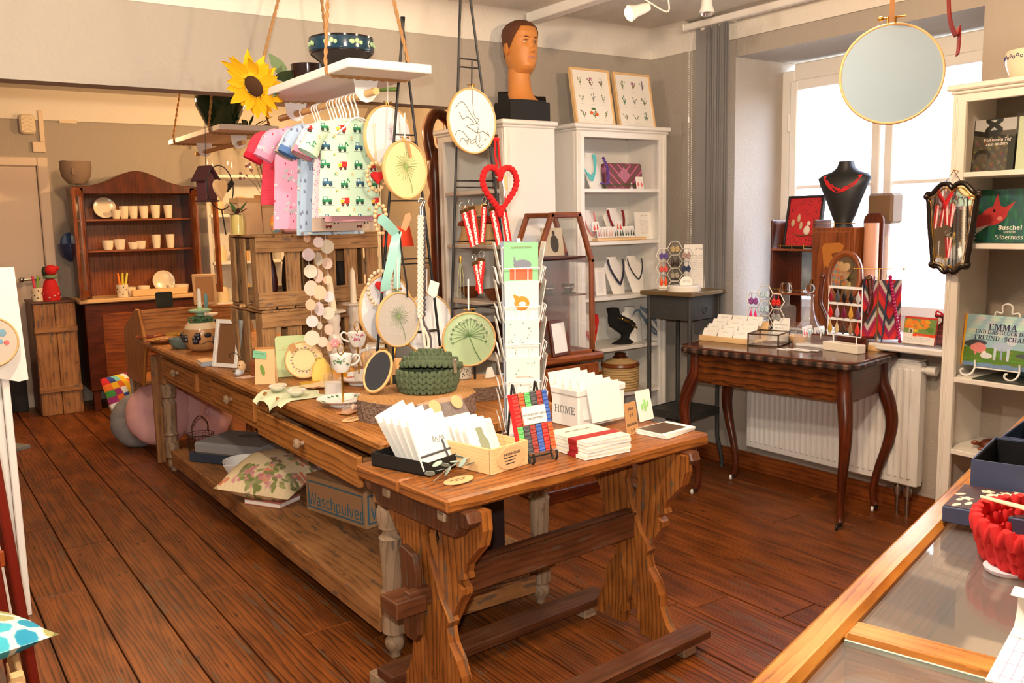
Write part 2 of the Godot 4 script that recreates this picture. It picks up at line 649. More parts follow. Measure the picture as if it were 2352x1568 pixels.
func make_materials():
	M.wall=bump(mc(172,163,152,.95),5,.05,.25,3.0)
	M.white=bump(mc(232,226,216,.95),6,.06,.25,3.0)
	M.stucco=bump(mc(226,219,208,.97),7,.2,.9,3.0,4)
	M.paint=mc(235,231,224,.45)
	M.gloss=mc(238,236,232,.25)
	M.doorp=mc(214,196,180,.5)
	M.floor_t=[]
	for i in 4:
		M.floor_t.append(wood(wood_tex(20+i,col(52,24,8),col(112,58,20),col(150,84,32),9+i,.55,4,[.0,.1,.17,.05][i],512,160,.35),1.5,.2,.42,Color.WHITE,.4))
	M.gap=mc(22,14,9,.95)
	M.mahog=wood(wood_tex(31,col(38,14,7),col(78,32,14),col(112,52,24),14,.4,0,.0,512,256),.7,.25,.28)
	M.mahog_l=wood(wood_tex(32,col(72,30,12),col(122,62,26),col(156,88,40),10,.4,1,.0,512,256),.8,.3,.3)
	M.pine=wood(wood_tex(33,col(98,56,20),col(166,106,48),col(196,136,72),12,.5,4,.0,768,256),1.3,.32,.45)
	M.pine_old=wood(wood_tex(34,col(84,52,26),col(150,102,58),col(178,130,82),10,.35,5,.08,768,256),1.2,.35,.6)
	M.pine_grey=wood(wood_tex(35,col(96,74,54),col(150,124,98),col(176,152,126),10,.3,2,.1,512,256),1.0,.3,.7)
	M.crate=wood(wood_tex(36,col(84,58,34),col(152,112,70),col(184,146,100),7,.35,3,.05,512,256),.6,.14,.75)
	M.trestle=wood(wood_tex(37,col(84,44,16),col(142,84,34),col(172,110,52),11,.55,2,.03,768,256),.9,.24,.4)
	M.trestle_d=wood(wood_tex(38,col(42,22,12),col(84,46,24),col(112,70,44),8,.3,0,.1,512,256),.8,.2,.45)
	M.ply=wood(wood_tex(39,col(196,150,96),col(226,186,132),col(238,206,158),12,.3,0,.0,256,128,.15),.4,.1,.6)
	M.hoopw=wood(wood_tex(40,col(176,128,72),col(214,170,110),col(228,190,134),8,.25,0,.0,256,64,.15),.5,.03,.5)
	M.black=mc(18,17,17,.6)
	M.iron=mc(30,30,32,.45,.3)
	M.steel=mc(200,200,200,.25,1.0)
	M.brass=mc(196,150,70,.28,1.0)
	M.wire=mc(240,240,240,.4)
	M.paper=mc(240,238,232,.85)
	M.kraft=mc(188,142,92,.85)
	M.kraft_l=mc(214,172,124,.85)
	M.cream=mc(236,222,196,.2)
	M.china=mc(240,240,238,.12)
	M.ink=mc(30,28,34,.7)
	M.red=mc(196,22,26,.8)
	M.rope=bump(mc(176,132,84,.95),9,.3,1.0,12.0)
	M.glass=glass()
	M.sglass=solid_glass()
	M.leaf=mc(62,96,44,.6)
	M.leaf_d=mc(24,48,22,.5)
	M.bark=bump(mc(122,98,84,.95),12,.04,2.5,6.0,5)
	M.line=mc(92,130,66,.8)
func room():
	var XW:=3.87
	var f:=struct("floor",A0().box(V(1.25,-.07,-3.3),V(6.2,.1,9.8)),M.gap)
	var xs:=[-1.8,-1.6,-1.4,-1.2,-1.0,-.8,-.6,-.42,-.24,-.05,.15,.34,.525,.712,.886,1.06,1.25,1.44,1.65,1.865,2.08,2.285,2.485,2.67,2.86,3.05,3.25,3.45,3.66,3.87,4.05]
	var shared:={}
	for i in xs.size()-1:
		var w:float=xs[i+1]-xs[i]
		var z:=-8.1-rng.randf()*.8
		while z<1.5:
			var l:float=[1.3,1.9,2.5,.9,1.6][rng.randi()%5]
			var z0:=maxf(z,-8.1)
			var z1:=minf(z+l,1.5)
			if z1-z0>.1:
				part(f,"floor_board",A().box(Z0,V(w-.005,.02,z1-z0-.004),.002),M.floor_t[rng.randi()%4],V((xs[i]+xs[i+1])/2,-.01+rng.randf_range(-.0008,.0008),(z0+z1)/2))
			z+=l
	var wr:=A0()
	wr.box(V(XW+.25,1.3,.02),V(.5,2.7,4.16))
	wr.box(V(XW+.25,1.3,-6.0),V(.5,2.7,5.19))
	wr.box(V(XW+.25,.38,-2.732),V(.5,.86,1.344))
	wr.box(V(XW+.25,2.46,-2.732),V(.5,.387,1.344))
	struct("wall_right",wr,M.wall)
	struct("wall_back",A0().box(V(3.33,1.3,-4.12),V(1.1,2.7,.12)).box(V(.25,2.326,-4.12),V(5.06,.648,.12)).box(V(-1.55,1.3,-4.12),V(1.46,2.7,.12)),M.wall)
	struct("wall_far",A0().box(V(1.25,1.3,-8.13),V(6.2,2.7,.2)),M.wall)
	struct("wall_left",A0().box(V(-1.9,1.3,-3.3),V(.2,2.7,9.8)),M.wall)
	struct("wall_front",A0().box(V(1.25,1.3,1.6),V(6.2,2.7,.2)),M.wall)
	struct("ceiling",A0().box(V(1.25,2.54,-1.3),V(6.2,.1,5.64)).box(V(1.25,2.54,-6.15),V(6.2,.1,3.94)),M.stucco)
	var prof:=[]
	for i in 9:
		var a:=PI/2*i/8.0
		prof.append(Vector2(.002+.14*(1.0-cos(a)),2.35+.14*sin(a)))
	cove("trim_1",prof,V(-1.8,0,-4.06),V(XW,0,-4.06),V(0,0,1))
	cove("trim_2",prof,V(XW,0,-4.06),V(XW,0,-3.66),V(-1,0,0))
	var flat:=[Vector2(.012,2.27),Vector2(.012,2.38),Vector2(.03,2.42),Vector2(.07,2.45),Vector2(.12,2.49)]
	cove("trim_3",flat,V(-1.8,0,-8.03),V(XW,0,-8.03),V(0,0,1))
	cove("trim_4",[Vector2(.006,2.36),Vector2(.006,2.49)],V(XW,0,-3.66),V(XW,0,1.5),V(-1,0,0))
	struct("baseboard_right",A0().box(V(XW-.008,.05,-1.3),V(.016,.1,5.5),.004),M.mahog_l)
	struct("baseboard_back",A0().box(V(3.33,.05,-4.052),V(1.1,.1,.016),.004),M.mahog_l)
	var w:=struct("window_1",A0().box(V(4.3,1.5,-3.37),V(.07,1.43,.09),.006).box(V(4.3,1.5,-2.09),V(.07,1.43,.09),.006).box(V(4.3,2.2,-2.73),V(.07,.1,1.2),.006).box(V(4.3,.85,-2.73),V(.07,.1,1.2),.006),M.paint)
	for s in [[-3.33,-2.76],[-2.74,-2.13]]:
		var zc:float=(s[0]+s[1])/2
		var wd:float=s[1]-s[0]
		var sash:=A0()
		sash.box(V(0,0,-wd/2+.027),V(.05,1.26,.05),.006).box(V(0,0,wd/2-.027),V(.05,1.26,.05),.006)
		sash.box(V(0,.605,0),V(.05,.055,wd-.1),.006).box(V(0,-.605,0),V(.05,.055,wd-.1),.006).box(V(.005,.045,0),V(.03,.02,wd-.1),.004)
		part(w,"sash",sash,M.paint,V(4.255,1.522,zc))
		part(w,"pane",A0().box(V(0,.31,0),V(.004,.52,wd-.1)).box(V(0,-.27,0),V(.004,.62,wd-.1)),M.glass,V(4.26,1.522,zc))
	part(w,"window_handle",A0().box(V(0,0,0),V(.012,.16,.03),.004).tube([V(-.01,.03,0),V(-.045,.03,0),V(-.05,.0,-.012),V(-.05,-.075,-.03)],.008,8),M.steel,V(4.222,1.39,-2.77))
	part(w,"hinge",A0().lathe(V(0,-.05,0),[[0,0],[.009,0],[.009,.1],[0,.1]],10),M.paint,V(4.25,1.93,-3.345))
	struct("trim_5",A0().box(V(4.0,.8,-2.732),V(.5,.03,1.34),.006).box(V(3.81,.8,-2.70),V(.16,.03,1.55),.006),M.paint)
	var hs:=thing("house_front","sunlit pale house front with an arched window across the street","building",V(10.5,0,-6.6))
	part(hs,"facade",A0().box(V(.3,2.0,0),V(.6,9.0,16.0)),mc(244,240,230,.9))
	var arch:=PackedVector2Array()
	for p in [[-.55,.0],[.55,.0],[.55,.9]]: arch.append(Vector2(p[0],p[1]))
	for i in 9: arch.append(Vector2(.55*cos(PI*i/8.0),.9+.3*sin(PI*i/8.0)))
	arch.append(Vector2(-.55,.9))
	part(hs,"window_surround",A0().slab(arch,.12,.01),mc(205,196,182,.9),V(-.02,1.15,.55),ry(-90))
	part(hs,"window_pane",A0().box(V(0,.5,0),V(.66,.85,.05)),mc(200,206,210,.4),V(-.09,1.15,.55),ry(-90))
	var d:=struct("door_1",A0().box(V(.56,.955,-8.02),V(.92,1.91,.04),.006).box(V(.56,.5,-8.0),V(.6,.7,.01),.004),M.doorp)
	part(d,"door_frame",A0().box(V(1.065,.99,-8.005),V(.08,1.98,.05),.008).box(V(.055,.99,-8.005),V(.08,1.98,.05),.008).box(V(.56,1.945,-8.005),V(.93,.07,.05),.008),M.doorp)
	part(d,"door_handle",A0().tube([V(0,0,0),V(0,0,.05),V(-.02,0,.06),V(-.11,0,.06)],.011,10).ball(V(-.12,0,.06),V(.022,.022,.022)),M.steel,V(.96,1.03,-8.0))
	var s:=thing("alarm_siren","beige box siren with curved ribs high on the far wall","siren",V(.985,2.23,-8.02))
	part(s,"body",A0().slab(rounded(.11,.15,.03),.06,.012),mc(222,206,178,.5),V(0,0,.03))
	for i in 4:
		part(s,"rib",A0().tube(smooth([V(-.035,-.012,0),V(0,.006,0),V(.035,-.012,0)],4),.004,6),mc(226,210,184,.5),V(0,.045-.03*i,.06))
	solo("cable_channel","narrow beige cable channel running down beside the siren to the door","cable channel",A0().box(V(0,.07,0),V(.035,.24,.025),.004).box(V(-.03,-.09,0),V(.09,.08,.03),.004),mc(222,202,176,.5),V(1.085,2.15,-8.015))
	solo("cable_duct","short beige duct under the white cove of the far wall","cable duct",A0().box(V(0,0,0),V(.13,.028,.02),.003),mc(222,206,180,.5),V(1.28,2.265,-8.018))
func cove(called: String,prof: Array,a: Vector3,b: Vector3,out: Vector3):
	var rows:=[]
	for e in [a,b]:
		var row:=PackedVector3Array()
		for p in prof: row.append(e+out*p.x+UP*p.y)
		rows.append(row)
	var flip:=(b-a).cross(UP).dot(out)<0
	var acc:=A0().grid(rows,false,false,flip)
	var back:=[]
	for e in [a,b]: back.append(PackedVector3Array([e+UP*prof[0].y,e+UP*prof[-1].y]))
	acc.grid(back,false,false,not flip)
	struct(called,acc,M.white)
func turned_leg(h_block: float,w: float,h: float)->Array:
	var sq:=A().box(V(0,h-h_block/2,0),V(w,h_block,w),.004)
	var r:=w/2
	var t:=h-h_block
	var sh:=A().lathe(Z0,[[.0,.0],[r*.45,.0],[r*.5,.02],[r*.75,.03],[r*.85,.05],[r*.7,.065],[r*.55,.07],[r*.6,.078],[r,.085],[r,.16],[r*.95,.17],[r*.75,.175],[r*.78,.21],[r*.98,.216],[r*.98,.226],[r*.8,.235],[r*.98,t-.12],[r*1.02,t-.115],[r*.7,t-.1],[r*.72,t-.085],[r,t-.08],[r*.98,t-.07],[r*1.1,t-.05],[r*1.1,t-.02],[r*.9,t]],24)
	return [sq,sh]
func area_long_table():
	var t:=thing("counter_table","long pine shop counter table with drawers, turned legs and a low shelf","table")
	var top:=A()
	for i in 3:
		top.box(V(1.195+.131+i*.262,.728,-4.1),V(.2605,.034,3.3),.009 if i!=1 else .003)
	part(t,"table_top",top,M.pine)
	for p in [[1.255,-2.53],[1.885,-2.57],[1.262,-5.34],[1.885,-5.34]]:
		var lg:=turned_leg(.19,.078,.711)
		var l:=part(t,"leg",lg[1],M.pine_grey,V(p[0],0,p[1]))
		part(l,"leg_block",lg[0],M.pine_old)
	part(t,"apron",A().box(V(1.25,.63,-4.46),V(.022,.162,1.68),.002),M.pine)
	part(t,"apron",A().box(V(1.25,.687,-3.1),V(.022,.048,1.05),.002),M.pine)
	part(t,"apron",A().box(V(1.89,.63,-3.95),V(.022,.162,2.68),.002),M.pine)
	part(t,"apron",A().box(V(1.57,.63,-2.56),V(.56,.162,.022),.002),M.pine)
	part(t,"apron",A().box(V(1.57,.63,-5.34),V(.56,.162,.022),.002),M.pine)
	part(t,"moulding",A().box(V(1.236,.563,-4.45),V(.012,.024,1.66),.003),M.pine)
	var shelf:=part(t,"shelf_board",A().box(V(1.385,.155,-3.84),V(.36,.03,2.62),.004).box(V(1.75,.155,-3.84),V(.36,.03,2.62),.004),M.pine_old)
	part(shelf,"shelf_edge",A().box(V(1.217,.128,-3.84),V(.02,.085,2.6),.004),M.pine_old)
	part(shelf,"shelf_edge",A().box(V(1.55,.1,-2.53),V(.56,.07,.02),.004),M.pine_old)
	for d in [[1.2,-3.1,.97,.105,.612],[1.232,-4.03,.62,.1,.628],[1.232,-4.95,.7,.1,.628]]:
		var dr:=part(t,"drawer",A().box(Z0,V(.022,d[3],d[2]),.004),M.pine,V(d[0],d[4],d[1]))
		if d[0]<1.21:
			part(dr,"drawer_side",A().box(V(.15,-.004,.45),V(.29,.08,.014)).box(V(.15,-.004,-.45),V(.29,.08,.014)).box(V(.15,-.04,0),V(.29,.008,.89)),M.pine_old)
		part(dr,"knob",A().at(V(-.011,.01,.02),rz(90)).lathe(Z0,[[.009,0],[.009,.012],[.014,.016],[.021,.024],[.021,.03],[.014,.036],[.008,.037],[.006,.034],[0,.034]],20),M.pine_grey)
	var b:=thing("pine_bin","open pine bin with sloped side boards behind the far end of the counter table","bin",V(1.2,0,-6.13))
	var side:=P2([0,.46,.42,.46,.55,.74,.44,.926,.36,.926,.0,.78])
	for x in [.012,.66]:
		part(b,"side_board",A().slab(side,.022,.003),M.pine,V(x,0,0),ry(-90))
	part(b,"back_board",A().box(V(.335,.8,.4),V(.63,.24,.022),.003),M.pine,V(0,0,0))
	part(b,"front_board",A().box(V(.335,.6,.02),V(.63,.26,.022),.003),M.pine)
	part(b,"bottom_board",A().box(V(.335,.475,.22),V(.63,.022,.38),.003),M.pine)
	for p in [[.05,.56],[.62,.5],[.05,.05],[.62,.05]]:
		part(b,"leg",A().box(V(p[0],.33,p[1]),V(.05,.66,.022),.003),M.pine_old)
func area_trestle():
	var B:=ry(4.2)
	var O:=V(1.601,0,-2.166)
	var t:=thing("trestle_table","low wooden trestle table with scalloped crossed legs at the near end of the counter","table",O,B)
	part(t,"table_top",A().box(V(0,.7,.118),V(1.036,.04,.232),.007).box(V(0,.7,-.118),V(1.036,.04,.232),.007),M.trestle)
	var pl:=[Vector2(.235,.672),Vector2(.238,.62),Vector2(.225,.575),Vector2(.19,.54),Vector2(.158,.505),Vector2(.15,.482),Vector2(.156,.466),Vector2(.13,.459),Vector2(.124,.446),Vector2(.142,.434),Vector2(.14,.415),Vector2(.112,.375),Vector2(.07,.30),Vector2(.045,.235),Vector2(.036,.2),Vector2(.026,.165),Vector2(-.002,.14),Vector2(-.016,.11),Vector2(-.012,.08),Vector2(-.03,.07),Vector2(-.034,.03),Vector2(-.175,.03),Vector2(-.17,.07),Vector2(-.145,.1),Vector2(-.122,.15),Vector2(-.118,.19),Vector2(-.1,.23),Vector2(-.068,.27),Vector2(-.058,.31),Vector2(-.07,.33),Vector2(-.052,.36),Vector2(-.03,.385),Vector2(-.01,.43),Vector2(.02,.49),Vector2(.04,.55),Vector2(.03,.58),Vector2(.048,.62),Vector2(.046,.672)]
	for x in [-.42,.38]:
		for s in [1.0,-1.0]:
			var poly:=PackedVector2Array()
			for p in pl: poly.append(Vector2(-p.x*s-(.03 if s<0 else .0),p.y))
			part(t,"leg",A().slab(poly,.036,.004),M.trestle,V(x+.009*s,0,.02),ry(90))
		var br:=PackedVector2Array()
		for p in [[-.26,.68],[-.27,.655],[-.25,.635],[-.225,.632],[-.2,.6],[-.16,.598],[.16,.598],[.19,.6],[.22,.63],[.245,.632],[.265,.65],[.258,.68]]: br.append(Vector2(p[0],p[1]))
		var b:=part(t,"bracket",A().slab(br,.045,.005),M.trestle_d,V(x+(-.034 if x<0 else .034),0,0),ry(90))
		for z in [-.13,.15]:
			part(b,"peg",A().box(V(-z,.652,(-.024 if x<0 else .024)),V(.034,.034,.012),.003),M.pine_grey)
	part(t,"stretcher",A().box(V(-.03,.402,.035),V(.8,.085,.045),.005).box(V(-.03,.449,.035),V(.8,.012,.03),.004).box(V(-.02,.385,.025),V(1.0,.05,.03),.003),M.trestle_d)
	for x in [-.475,.435]:
		part(t,"wedge",A().slab(P2([-.04,.27,-.025,.245,.02,.245,.035,.27,.03,.36,.045,.5,.03,.515,-.03,.5,-.042,.46]),.022,.003),M.trestle_d,V(x,0,-.02),ry(90))
		if x<0: part(t,"tenon",A().box(V(x-.04,.37,.0),V(.1,.05,.09),.004),M.trestle_d)
	part(t,"foot_rail",A().box(V(-.02,.062,.245),V(1.0,.034,.075),.006),M.trestle_d)
	part(t,"foot_rail",A().box(V(-.02,.062,-.185),V(.92,.036,.09),.006),M.trestle_d)
	for p in [[-.42,.23],[.4,.23],[-.45,-.25],[.36,-.19]]:
		part(t,"foot",A().box(V(p[0],.022,p[1]),V(.06,.044,.06),.004),M.pine_grey)
func bookcase(label: String,at: Vector3,b: Basis,shelves: Array)->Node3D:
	var t:=thing("bookcase",label,"bookcase",at,b)
	var w:=.655
	var d:=.32
	part(t,"top_board",A0().box(V(0,1.903,-d/2+.005),V(w+.04,.024,d+.03),.006),M.paint)
	part(t,"cornice",A0().box(V(0,1.884,-d/2+.003),V(w+.016,.014,d+.014),.005),M.paint)
	for s in [-1.0,1.0]:
		part(t,"side_panel",A0().box(V(s*(w/2-.0101),.94,-d/2-.0105),V(.02,1.878,d-.021),.002),M.paint)
		var st:=A0().box(V(s*(w/2-.027),.94,-.01),V(.054,1.878,.02),.002)
		for k in 3: st.box(V(s*(w/2-.012-.006*k),.94,.001),V(.003,1.86,.003))
		part(t,"stile",st,M.paint)
		var fl:=A0()
		for k in 3: fl.box(V(s*(w/2+.0005),.94,-.02-.007*k),V(.003,1.86,.003))
		part(t,"bead_moulding",fl,M.paint)
	part(t,"top_rail",A0().box(V(0,1.862,-.01),V(w-.1,.034,.02),.002),M.paint)
	part(t,"plinth",A0().box(V(0,.05,-.02),V(w-.1,.1,.02),.002),M.paint)
	part(t,"back_panel",A0().box(V(0,.98,-d+.006),V(w-.04,1.8,.008)),M.paint)
	for y in shelves:
		part(t,"shelf",A0().box(V(0,y-.01,-d/2+.004),V(w-.044,.02,d-.02),.002),M.paint)
	return t
func neck_pad(h: float,w: float)->Acc:
	var secs:=[]
	for q in [[.0,.62,.10],[.06,.66,.10],[.3,.8,.09],[.55,.95,.085],[.72,1.0,.08],[.82,.86,.085],[.88,.6,.1],[.94,.5,.11],[1.0,.52,.12]]:
		secs.append([.0,h*q[0],-h*q[0]*.32,w/2*q[1],h*q[2]*.9])
	return A0().loft(secs,24)
func drape(a: float,y0: float,y1: float,lean: float,front: float,pointed:=1.0,n:=22)->Array:
	var pts:=[]
	for i in n+1:
		var t:=-1.0+2.0*i/n
		var y:=y0+(y1-y0)*pow(absf(t),1.6*pointed)
		var x:=a*sin(clampf(t,-1,1)*PI/2*.95)*(1.0 if absf(t)<.8 else 1.0-.4*(absf(t)-.8))
		pts.append(V(x,y,front-y*lean))
	return pts
func area_bookcases():
	var hs:=[1.575,1.29,.985,.698,.432]
	bookcase("white open bookcase with necklaces on its shelves in the room corner",V(3.355,0,-3.74),Basis(),hs)
	bookcase("white bookcase turned side-on beside the opening, under the painted mannequin head",V(2.575,0,-4.083),ry(-90),hs)
	var zm:=-3.87
	var wp:=mc(236,232,226,.6)
	var pads:=[[3.25,1.576,.20,.13,"white neck pad with turquoise and purple necklaces on the top shelf"],[3.215,1.291,.17,.12,"white neck pad with a pink bead necklace on the second shelf"],[3.41,1.291,.18,.15,"white neck pad with a dark red chip necklace on the second shelf"],[3.415,.986,.21,.14,"white neck pad with a navy cord necklace on the third shelf, left of two"],[3.565,.986,.21,.14,"white neck pad with a thin dark cord necklace on the third shelf, right of two"],[3.2,.699,.2,.13,"white neck pad under the bright red strand necklace"],[3.55,.699,.2,.15,"white neck pad under the grey-blue string necklace"]]
	for p in pads: solo("neck_pad",p[4],"display pad",neck_pad(p[2],p[3]),wp,V(p[0],p[1],zm+.02))
	var turq:=A0()
	for k in 5: turq.tube(drape(.046+.004*k,.045+.008*k,.19,.32,.026+.002*(k%2)),.0028,6)
	solo("turquoise_necklace","turquoise necklace of many strands on the top shelf of the white bookcase","necklace",turq,mc(96,208,212,.4),V(3.215,1.576,zm+.02))
	var pur:=[]
	for i in 14: pur.append(V(.055+.022*sin(i*.22),.03+.011*i,.03-.0035*i+.004*sin(i*2.0)))
	solo("purple_necklace","purple chip bead necklace hanging beside the turquoise one","necklace",A0().tube(smooth([V(.0,.03,.03),V(.04,.028,.03)],3),.004,6).beads(pur,.0085,-.006),mc(92,60,150,.3),V(3.25,1.576,zm+.025))
	var im:=img(128,72,col(134,70,92))
	for k in range(-12,30):
		for s in 2:
			for y in 72:
				var x:=(k*13+(y if s==0 else -y)*1)
				if (s==0 and x<64) or (s==1 and x>=64): plot(im,x,y,4,1,[col(96,104,70),col(214,130,160)][abs(k)%2])
	for y in range(12,56):
		var hw:=22-absi(34-y)
		if hw>0:
			for x in range(64-hw,64+hw): im.set_pixel(x,y,col(226,150,184) if (x+y)%4<2 else col(150,90,110))
	var pz:=thing("clutch_purse","woven clutch purse with pink and olive chevron stripes on the top shelf","purse",V(3.49,1.576,zm-.02),rx(-8))
	part(pz,"flap",A0().slab(rounded(.285,.145,.012,3,Vector2(0,.075)),.035,.006,Rect2(-.145,0,.29,.15)),pic(im,.8))
	part(pz,"border",A0().box(V(0,.02,.019),V(.27,.004,.002)).box(V(0,.027,.019),V(.27,.004,.002)),mc(80,90,50,.8))
	earring_card(V(3.55,1.576,zm+.055),.055,.07,col(226,120,130),"white card with pink diamond earrings in front of the chevron purse","diamond")
	var bell:=thing("silver_bell","tiny silver bell in front of the chevron purse","bell",V(3.475,1.576,zm+.06))
	part(bell,"cup",A0().lathe(Z0,[[.011,.0],[.012,.004],[.008,.016],[.004,.024],[0,.026]],14),M.steel)
	part(bell,"grip",A0().ball(V(0,.031,0),V(.004,.007,.004),8,6),M.steel)
	solo("pink_bead_necklace","pink bead necklace on the left pad of the second shelf","necklace",A0().beads(drape(.042,.03,.16,.32,.02),.005,-.002),mc(226,128,132,.3),V(3.215,1.291,zm+.024))
	solo("red_chip_necklace","dark red chip necklace with white flecks on the second shelf","necklace",A0().beads(drape(.058,.015,.165,.32,.024,.8),.008,-.004,6),mc(130,20,34,.25),V(3.41,1.291,zm+.026))
	earring_card(V(3.215,1.345,zm+.06),.05,.055,col(220,60,40),"white card with red drop earrings standing behind the earring tray, left","drop")
	earring_card(V(3.385,1.345,zm+.06),.05,.055,col(214,70,40),"white card with orange-red drop earrings behind the earring tray, right","drop")
	solo("earring_tray","narrow wooden tray holding a row of earring cards","tray",A().box(V(0,.008,0),V(.36,.016,.05),.003),M.ply,V(3.375,1.291,zm+.075))
	var tints:=[col(206,150,160),col(196,160,150),col(220,170,150),col(70,60,40),col(40,60,50),col(70,90,70),col(40,50,40)]
	for i in 7:
		earring_card(V(3.235+.04*i,1.308,zm+.07),.038,.062,tints[i],"earring card in the wooden tray row, %s"%["pale pink drops at its left end","dusty pink drops second from the left","peach drops third from the left","brown leaves in the middle","dark green leaves third from the right","sage leaves second from the right","black-green leaves at its right end"][i],"drop","earring cards on the wooden tray")
	sign_sheet(V(3.61,1.291,zm+.03),.145,.155,"white printed card standing at the right of the second shelf",9,-6)
	solo("navy_cord_necklace","thick navy cord necklace on the third shelf","necklace",A0().tube(drape(.06,.055,.195,.32,.03,.7),.006,8),mc(28,28,52,.5),V(3.415,.986,zm+.022))
	solo("thin_cord_necklace","thin dark cord necklace on the right pad of the third shelf","necklace",A0().tube(drape(.058,.075,.195,.32,.028,.8),.0035,8),mc(34,32,44,.5),V(3.565,.986,zm+.022))
	sign_sheet(V(3.275,.986,zm+.03),.075,.155,"narrow white printed card at the left of the third shelf",10,-6)
	var red:=A0()
	for k in 6: red.tube(drape(.05+.005*k,.02+.012*k,.18,.32,.03+.003*(k%3)),.003,6)
	solo("red_strand_necklace","bright red necklace of many strands on the fourth shelf","necklace",red,M.red,V(3.2,.699,zm+.022))
	var bb:=A0().loft([[.0,.0,.0,.07,.05],[.01,.008,.0,.065,.045],[.02,.025,0,.025,.025],[.03,.05,-.005,.026,.025],[.03,.075,-.01,.06,.035],[.02,.10,-.015,.095,.045],[.005,.125,-.02,.09,.04],[-.02,.15,-.025,.06,.036],[-.035,.168,-.03,.036,.034],[-.04,.2,-.035,.038,.036],[-.04,.205,-.035,.034,.032]],24)
	solo("velvet_bust","black velvet jewellery bust with a gold bar pendant on the fourth shelf","display bust",bb,mc(14,14,15,.95),V(3.43,.699,zm+.03))
	var gp:=thing("gold_pendant","gold necklace with two bar pendants on the black velvet bust","necklace",V(3.43,.699,zm+.075))
	part(gp,"chain",A0().tube(smooth([V(-.075,.155,0),V(-.05,.148,.012),V(0,.125,.022),V(.03,.11,.022),V(.045,.1,.015)],4),.0016,6),M.brass)
	part(gp,"bar",A0().at(V(-.03,.142,.02),rz(-20)).box(Z0,V(.06,.012,.006),.002),M.brass)
	part(gp,"bar",A0().at(V(.035,.1,.026),rz(-30)).box(Z0,V(.04,.01,.006),.002),M.brass)
	var gs:=A0()
	for k in 14:
		var g:=RandomNumberGenerator.new(); g.seed=50+k
		gs.tube(smooth([V(-.04,.16,.0),V(-.02+g.randf()*.03,.19,.01),V(.01,.14+g.randf()*.03,.03),V(.05+g.randf()*.05,.07,.05),V(.1+g.randf()*.05,.02+g.randf()*.02,.055),V(.13+g.randf()*.03,.06,.04),V(.09,.13+g.randf()*.04,.02),V(.04,.19+g.randf()*.02,-.02)],4),.0016,5)
	solo("string_necklace","grey-blue necklace of loose strings spilling over a white pad","necklace",gs,mc(96,112,132,.6),V(3.54,.699,zm+.04))
	straw_jar(V(3.414,.433,-3.84),1.0,"large straw-coil jar with a brown lid on the bottom shelf")
	straw_jar(V(3.26,.433,-3.93),.72,"smaller straw-coil jar behind the large one on the bottom shelf")
	herb_picture(V(3.235,1.915,-3.83),3,"framed print of eight herbs with orange nasturtiums on the left bookcase corner")
	herb_picture(V(3.555,1.915,-3.845),4,"framed print of herbs with purple sage spikes nearest the room corner")
	mannequin_head()
	wooden_figure(V(2.66,1.291,-4.28),.13,"wooden mushroom figure with red cap, farther one on the side-on bookcase")
	wooden_figure(V(2.66,1.291,-4.05),.15,"wooden mushroom figure with red cap, nearer one on the side-on bookcase")
	var wb:=solo("wooden_sign","pale wooden sign lettered SCH on the side-on bookcase","sign",A().box(V(0,.03,0),V(.2,.06,.02),.003),M.ply,V(2.66,1.44,-4.2),ry(-90))
	text(wb,"SCHÖN",.03,M.ink,V(0,.02,.0105))
	solo("wooden_block","brown wooden block carrying the lettered sign","block",A().box(V(0,.07,0),V(.16,.149,.05),.004),M.pine,V(2.7,1.291,-4.18),ry(-90))
	for q in [[.985,-4.3,"round brown wooden bowl at the far end of the third shelf"],[.985,-4.05,"round brown wooden bowl at the near end of the third shelf"],[1.0,-4.18,""]]:
		if q[2]=="":continue
		var bo:=thing("wooden_bowl",q[2],"bowl",V(2.7,q[0],q[1]))
		part(bo,"body",A().lathe(Z0,[[0,0],[.03,0],[.05,.02],[.07,.06],[.066,.06],[.04,.02],[0,.012]],24),M.mahog_l)
	solo("leather_pouch","dark brown leather pouch lying on the fourth shelf of the side-on bookcase","pouch",A0().loft([[0,0,0,.09,.05],[0,.05,0,.1,.06],[0,.12,0,.08,.04],[0,.16,0,.05,.02]],20),mc(74,40,22,.5),V(2.7,.699,-4.1))
func earring_card(p: Vector3,w: float,h: float,c: Color,label: String,kind: String,group:=""):
	var t:=thing("earring_card",label.replace("number-free ",""),"earrings",p,rx(-10),group)
	part(t,"card",A0().slab(rounded(w,h,.003,2,Vector2(0,h/2)),.0015),M.paper)
	for s in [-1.0,1.0]:
		var e:=A0().ball(V(s*w*.22,h*.72,.003),V(.002,.002,.002),6,4)
		if kind=="diamond":e.slab(P2([s*w*.22,h*.6,s*w*.22+w*.16,h*.38,s*w*.22,h*.12,s*w*.22-w*.16,h*.38]),.006,.001)
		else: e.loft([[s*w*.22,h*.1,.004,w*.04,.002],[s*w*.22,h*.22,.004,w*.15,.003],[s*w*.22,h*.4,.004,w*.1,.002],[s*w*.22,h*.66,.004,w*.02,.001]],10)
		part(t,"earring",e,mat(c,.3))
func sign_sheet(p: Vector3,w: float,h: float,label: String,sd: int,lean:=-8.0,yaw:=.0):
	var im:=img(96,int(96.0*h/w),col(242,238,232))
	stroke(im,[Vector2(30,16),Vector2(38,10),Vector2(48,14),Vector2(62,12),Vector2(68,14)],.7,col(120,120,120))
	greek(im,20,30,56,int((96.0*h/w-44)/5),5,col(150,146,142),sd,true)
	var t:=thing("sign_sheet",label,"sign",p,ry(yaw)*rx(lean))
	part(t,"sheet",A0().slab(rounded(w,h,.002,1,Vector2(0,h/2)),.004,.0,Rect2(-w/2,0,w,h)),pic(im,.6))
